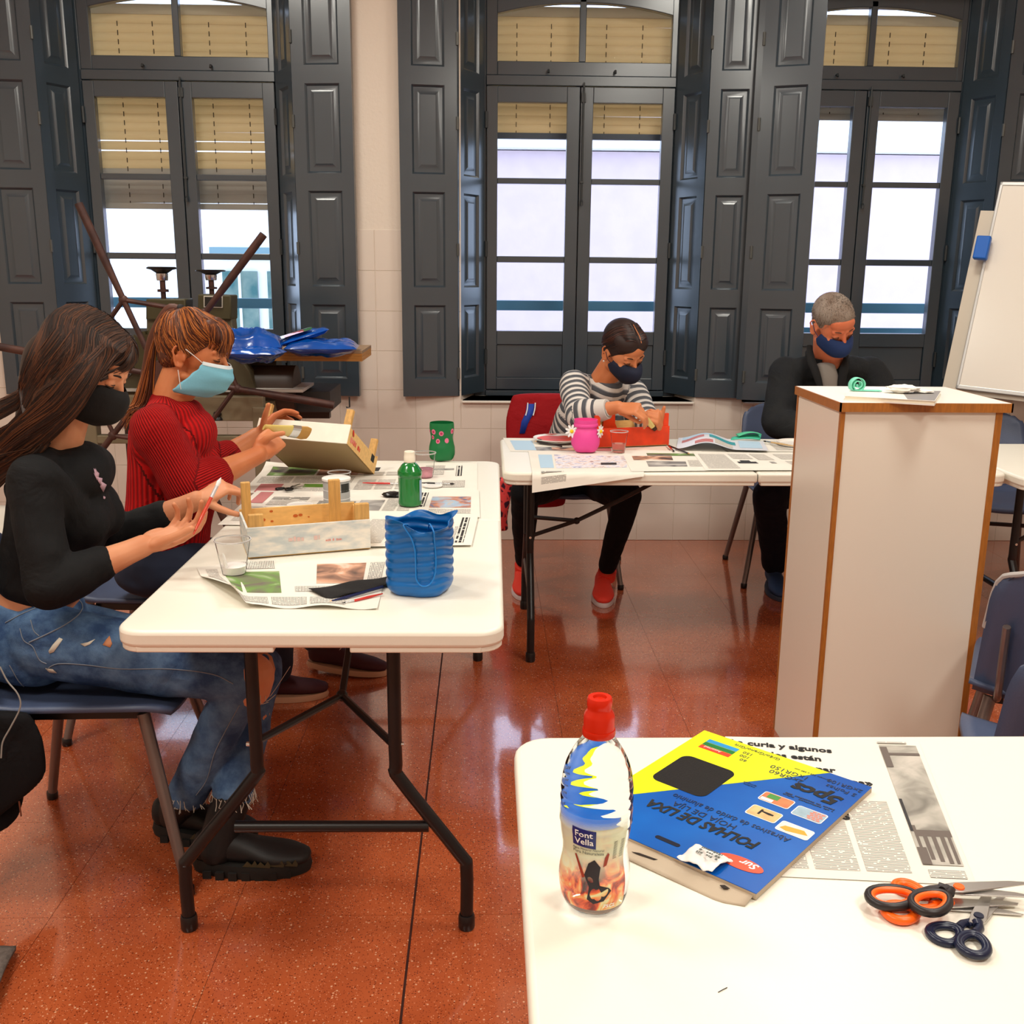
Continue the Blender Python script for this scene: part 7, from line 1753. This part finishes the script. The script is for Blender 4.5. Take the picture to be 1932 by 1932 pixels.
HR3 = [hairmat('hair_brown1', (38, 20, 16), .55), hairmat('hair_brown2', (74, 38, 26)), hairmat('hair_brown3', (30, 17, 14))]
hb = MB(); h3.e(hb, -.020, 0, .044, .100, .083, .088, 30, 20); h3.e(hb, -.05, 0, -.01, .058, .068, .062)
for q in (-1, 1): h3.e(hb, .020, q*.022, .066, .068, .056, .050)
hm3 = voxel(hb, .005, 5); hm3.materials.append(HR3[0]); hm3.shade_smooth(); link('hair', hm3, w3, True)
hbt3 = BVHTree.FromPolygons([tuple(v.co) for v in hm3.vertices], [tuple(p.vertices) for p in hm3.polygons])
def g3(rnd, i):
    q = rnd.choice((-1, 1)); t = rnd.random()
    return [snap(hbt3, p, .001+.001*rnd.random()) for p in (h3.p(.09-.10*t, q*.004, .12), h3.p(.07-.10*t, q*.05, .11), h3.p(.035-.09*t, q*.08, .06), h3.p(-.02-.07*t, q*.085, .01), h3.p(-.09, q*.04, -.02))]
strands(w3, g3, HR3, 320, .0012, .0011, seed=31)
MB().tube([snap(hbt3, h3.p(a_, .012, b_), .0015) for a_, b_ in ((.085, .10), (.06, .12), (.03, .135), (0, .14))], .0016, 6, sm=3).build('hair_parting', SK3, w3)
# brush she holds
br3 = thing('paint_brush', 'pale wooden brush held over the red crate by the woman in stripes', 'paint brush', PY(1222, 785, 4.0))
MB().tube([PY(1210, 778, 4.0), PY(1222, 794, 4.03), PY(1232, 806, 4.06)], [.005, .012, .010], 12, ratio=.4, up=(0, 1, .1)).build('handle', mat('brush_handle_pale', (0, 0, 0)), br3)
MB().tube([PY(1232, 806, 4.06), PY(1237, 811, 4.08)], [.010, .008], 12, ratio=.4, up=(0, 1, .1)).build('bristles', mat('bristle_dark', srgb(60, 40, 24), .8), br3)

# ------------------------------------------------------------------ man
SK4 = skinmat('skin_ruddy', (220, 134, 98), (206, 112, 76))
m1 = thing('person', 'grey haired man in a dark zip jacket and navy mask, seated behind the white plinth', 'person', (1.46, 4.62, 0))
h4 = Head(PY(1572, 612, 4.36), (.24, -.78, -.52), (.02, -.5, .86), 1.05)
h4.u = (h4.u+h4.s*-.10).normalized(); h4.s = h4.u.cross(h4.f).normalized(); h4.u = h4.f.cross(h4.s).normalized()
if h4.u.z < 0: h4.u = -h4.u
nb4 = PY(1562, 676, 4.46)
shR, shL = PY(1482, 706, 4.50), PY(1640, 704, 4.56)
elR, elL = PY(1466, 800, 4.38), PY(1690, 790, 4.44); wrR, wrL = PY(1560, 812, 4.20), PY(1625, 808, 4.22)
chest = PY(1560, 775, 4.56); waist = PY(1558, 850, 4.66); pelv = PY(1555, 900, 4.70)
lat = Vector((1, .08, 0)).normalized(); ax4 = (chest-pelv).normalized(); dp = ax4.cross(lat).normalized()
b4 = MB(); h4.skin(b4, nb4, .062, male=True)
solid_loft(b4, [(pelv, lat*.17, dp*.12), (waist, lat*.16, dp*.12), (chest, lat*.17, dp*.12), ((shR+shL)/2, lat*.16, dp*.07)])
vcap(b4, nb4, (shR+shL)/2, .062, .08)
for a, b, c in ((shR, elR, wrR), (shL, elL, wrL)):
    chain(b4, [a, (a+b)/2, b], [.052, .048, .044]); chain(b4, [b, b*.6+c*.4, c], [.044, .042, .030])
hand(b4, wrR, (.7, -.6, .1), (0, -.4, .9), -1, ((35, 42, 28), (42, 46, 30), (48, 46, 30), (52, 46, 30)), s=1.08)
hand(b4, wrL, (-.7, -.6, .1), (0, -.4, .9), 1, ((35, 42, 28), (42, 46, 30), (48, 46, 30), (52, 46, 30)), s=1.08)
hpR, hpL = pelv+Vector((-.10, 0, -.03)), pelv+Vector((.10, 0, -.03)); knR, knL = PY(1452, 935, 4.25), Vector((1.70, 4.25, .5)); anR, anL = PY(1462, 1062, 4.50), Vector((1.66, 4.5, .1))
for a, b, c in ((hpR, knR, anR), (hpL, knL, anL)):
    chain(b4, [a, (a+b)/2, b], [.08, .072, .056]); chain(b4, [b, b*.6+c*.4, c], [.056, .052, .038])
body(m1, b4, SK4, .004)
h4.face_bits(m1, (90, 66, 54), (50, 30, 24), .003, .001)
s4 = MB()
solid_loft(s4, [(waist+(pelv-waist)*.5, lat*.20, dp*.15), (waist, lat*.195, dp*.15), (chest, lat*.205, dp*.15), ((shR+shL)/2+Vector((0, 0, -.03)), lat*.185, dp*.095)])
sleeve(s4, shR, elR, wrR, .9, .078, .068, .045); sleeve(s4, shL, elL, wrL, .9, .078, .068, .045); vcap(s4, shR, shL, .062, .062)
for q_ in (shR, shL): vcap(s4, nb4+Vector((0, .01, -.03)), q_, .058, .062)
vcap(s4, (shR+shL)/2, chest, .085, .12)
JAC = fabric('dark_fleece', (34, 35, 36), col2=(26, 28, 32), rough=.9, bump=.3, bscale=160)
cloth(m1, 'jacket', s4, JAC, .007, None, 7, .006, 7, 9)
jb4 = bvh(on_surface('jacket', m1))
TSH = mat('tshirt_grey', srgb(136, 130, 124), .9, bump=.2, bscale=80)
mt4 = MB(); solid_loft(mt4, [(PY(1558, 690, 4.385), Vector((.040, 0, 0)), Vector((0, .03, 0))), (PY(1562, 715, 4.375), Vector((.046, 0, 0)), Vector((0, .03, 0))), (PY(1566, 760, 4.385), Vector((.045, 0, 0)), Vector((0, .03, 0)))]); mt4.build('grey_tshirt', TSH, m1, smooth=80)
for pts_ in ([(1527, 652, 4.40), (1530, 678, 4.37), (1540, 705, 4.345), (1552, 745, 4.34)], [(1596, 676, 4.40), (1592, 698, 4.36), (1588, 720, 4.345), (1586, 750, 4.34)]): MB().tube([PY(*p_) for p_ in pts_], [.012, .019, .018, .012], 12, sm=4, ratio=.6).build('lapel', mat('collar_black', srgb(18, 18, 20), .9), m1)
for pts in ([(1524, 650), (1532, 690), (1546, 725), (1556, 762)], [(1588, 692), (1586, 730), (1584, 762)]): seamline(m1, jb4, 'zip', mat('zip_dark', srgb(24, 24, 26), .5), pts, .004, .003)
# stand-up collar
co4 = MB(); rings = []
def collar(u, v):
    a = R_(-70+320*u)-.1; r_ = .078+.022*v; c_ = nb4+Vector((.0, .012, -.035+.075*v))+ax4*.0
    return c_+Vector((-math.sin(a)*r_*-1, math.cos(a)*r_*.9, .012*math.cos(a)))
MB().grid(lambda u, v: nb4+Vector((.0, .010, -.045))+Vector((math.cos(R_(-60+300*u))*(.082+.012*v), math.sin(R_(-60+300*u))*(.075+.012*v), v*(.062+.022*math.sin(R_(-60+300*u))))), 40, 6).build('collar', mat('collar_black', srgb(18, 18, 20), .9), m1, solid=.005, smooth=80)
j4 = MB(); solid_loft(j4, [(pelv+Vector((0, 0, -.05)), lat*.19, Vector((0, .14, 0))), (pelv, lat*.18, Vector((0, .13, 0)))])
for a, b, c in ((hpR, knR, anR), (hpL, knL, anL)):
    chain(j4, [a, a*.5+b*.5, b], [.092, .088, .075]); chain(j4, [b, b*.6+c*.4, c], [.074, .068, .060])
cloth(m1, 'trousers', j4, fabric('navy_trousers', (16, 18, 30), rough=.9), .008, None, 5, .004)
BLS = mat('shoe_blue', srgb(34, 58, 96), .7, bump=.3, bscale=200)
shoe(m1, (anR.x, anR.y+.06, .004), (anR.x-.01, anR.y-.2, 0), BLS, mat('sole_blue', srgb(50, 60, 80), .6), laces=BLS, name='sports_shoe', w=.052)
shoe(m1, (1.66, 4.56, .004), (1.66, 4.30, 0), BLS, mat('sole_blue', (0, 0, 0)), laces=BLS, name='sports_shoe', w=.052)
NM2 = mat('mask_royal_navy', srgb(24, 48, 96), .8, bump=.1, bscale=120)
mk = mask_shell(h4, [(-.010, .102, .050, .058), (-.024, .122, .066, .100), (-.050, .130, .072, .118), (-.080, .118, .064, .104), (-.108, .084, .036, .05)], NM2, root=m1)
mbv = bvh(mk)
for q in (-1, 1): MB().tube([h4.p(.020, q*.070, -.030), h4.p(.002, q*.080, -.014), h4.p(-.012, q*.085, .010)], .0013, 6, sm=3).build('ear_loop', NM2, m1)
LB = mat('mask_print', srgb(120, 150, 190), .6)
def mp(a, b, c): return snap(mbv, h4.p(a, b, c), .0035)
for k in range(4): MB().tube([mp(.10, -.052+.007*k, -.040-.002*k), mp(.10, -.049+.007*k, -.044-.002*k)], .0012, 5).build('mask_print', LB, m1)
rg = [mp(.11, -.022+.010*math.cos(t*math.pi/5), -.052+.009*math.sin(t*math.pi/5)) for t in range(11)]; MB().tube(rg, .0010, 5).build('mask_emblem', LB, m1)
for k in range(5): MB().tube([mp(.11, -.026+.008*k, -.066-.001*k), mp(.11, -.022+.008*k, -.069-.001*k)], .0012, 5).build('mask_print', LB, m1)
# cropped grey hair
hb = MB(); h4.e(hb, -.020, 0, .040, .0935, .0785, .0835, 30, 20); h4.e(hb, .018, 0, .058, .067, .064, .0535); h4.e(hb, -.045, 0, -.005, .058, .066, .058)
hm4 = voxel(hb, .005, 4); hm4.materials.append(mat('hair_grey', srgb(112, 92, 78), .7, col2=srgb(150, 136, 124), vscale=16, bump=.6, bscale=260)); hm4.shade_smooth(); link('hair', hm4, m1, True)
hbt4 = BVHTree.FromPolygons([tuple(v.co) for v in hm4.vertices], [tuple(p.vertices) for p in hm4.polygons])
HR4 = [hairmat('hair_g1', (150, 138, 126), .6), hairmat('hair_g2', (96, 78, 66), .6), hairmat('hair_g3', (70, 56, 48), .6)]
def g4(rnd, i):
    th, ph = rnd.uniform(0, 2*math.pi), rnd.uniform(0, 1.9); d = Vector((math.sin(ph)*math.cos(th), math.sin(ph)*math.sin(th), math.cos(ph)))
    p = h4.p(d.x*.09-.02, d.y*.075, .04+d.z*.08); q = snap(hbt4, p, 0); n_ = snap(hbt4, p, 1)-q; t_ = (h4.f*.5+h4.u*-.4)
    return [q, q+n_*.002+t_*.003, q+n_*.003+t_*.009]
strands(m1, g4, HR4, 1500, .0003, .0006, seed=41)

# jackets on the back table's chair
rj = MB(); c0 = PY(1015, 790, 4.98)
solid_loft(rj, [(Vector((.30, 4.97, .84)), Vector((.17, 0, 0)), Vector((0, .03, 0))), (Vector((.29, 4.96, .72)), Vector((.19, 0, 0)), Vector((0, .04, 0))), (Vector((.28, 4.95, .55)), Vector((.17, 0, 0)), Vector((0, .04, 0))), (Vector((.27, 4.95, .30)), Vector((.13, 0, 0)), Vector((0, .035, 0)))])
rme = voxel(rj, .008, 5); rme.materials.append(fabric('red_jacket_cloth', (150, 14, 22), rough=.8, bump=.3, bscale=120)); rme.shade_smooth(); ro = link('red_jacket', rme); tag(ro, 'red jacket with a blue stripe hung on the chair behind the woman in stripes', 'jacket')
rbv = BVHTree.FromPolygons([tuple(v.co) for v in rme.vertices], [tuple(p.vertices) for p in rme.polygons])
patch(ro, rbv, 'blue_stripe', mat('stripe_blue', srgb(24, 60, 160), .7), [(994, 762), (1008, 762), (1006, 780), (996, 800), (990, 818), (980, 818), (984, 795), (992, 778)], .004)
for xs in (996, 1010): seamline(ro, rbv, 'white_piping', WHT, [(xs, 760), (xs-1, 772), (xs-4, 784)], .003, .006)
sc_ = MB(); solid_loft(sc_, [(PY(950, 905, 4.70), Vector((.045, 0, 0)), Vector((0, .025, 0))), (PY(943, 945, 4.70), Vector((.05, 0, 0)), Vector((0, .03, 0))), (PY(938, 975, 4.70), Vector((.05, 0, 0)), Vector((0, .03, 0))), (PY(945, 998, 4.70), Vector((.035, 0, 0)), Vector((0, .02, 0)))])
sme = voxel(sc_, .006, 4)
PATN = bpy.data.materials.new('leopard_print'); PATN.use_nodes = True; nt = PATN.node_tree; b_n = nt.nodes['Principled BSDF']; vo = nd(nt, 'ShaderNodeTexVoronoi', Scale=34); vo.feature = 'DISTANCE_TO_EDGE'
tcn = nd(nt, 'ShaderNodeTexCoord'); nt.links.new(tcn.outputs['Object'], vo.inputs['Vector']); rp = nd(nt, 'ShaderNodeValToRGB'); rp.color_ramp.elements[0].position = .10; rp.color_ramp.elements[0].color = c4(srgb(232, 70, 70)); rp.color_ramp.elements[1].position = .2; rp.color_ramp.elements[1].color = c4(srgb(60, 16, 40)); nt.links.new(vo.outputs['Distance'], rp.inputs['Fac']); nt.links.new(rp.outputs[0], b_n.inputs['Base Color'])
sme.materials.append(PATN); sme.shade_smooth(); so = link('patterned_scarf', sme); tag(so, 'pink and dark patterned scarf hanging beside the knees of the striped woman', 'scarf')
# grey bag corner on the floor, bottom left
bg_ = MB().grid(lambda u, v: (-1.28+.330*u-.05*v*u, 1.68+.24*v, .012+.05*math.sin(u*2.4)*math.sin(v*3)*.6+.004*noise.noise(Vector((u*9, v*9, 1)))), 20, 14).build('grey_cloth_bag', mat('grey_felt', srgb(104, 94, 88), .95, bump=.6, bscale=160, var=.2, vscale=60), None, solid=.01, smooth=70)
tag(bg_, 'grey fabric bag corner on the floor at the bottom left', 'bag')
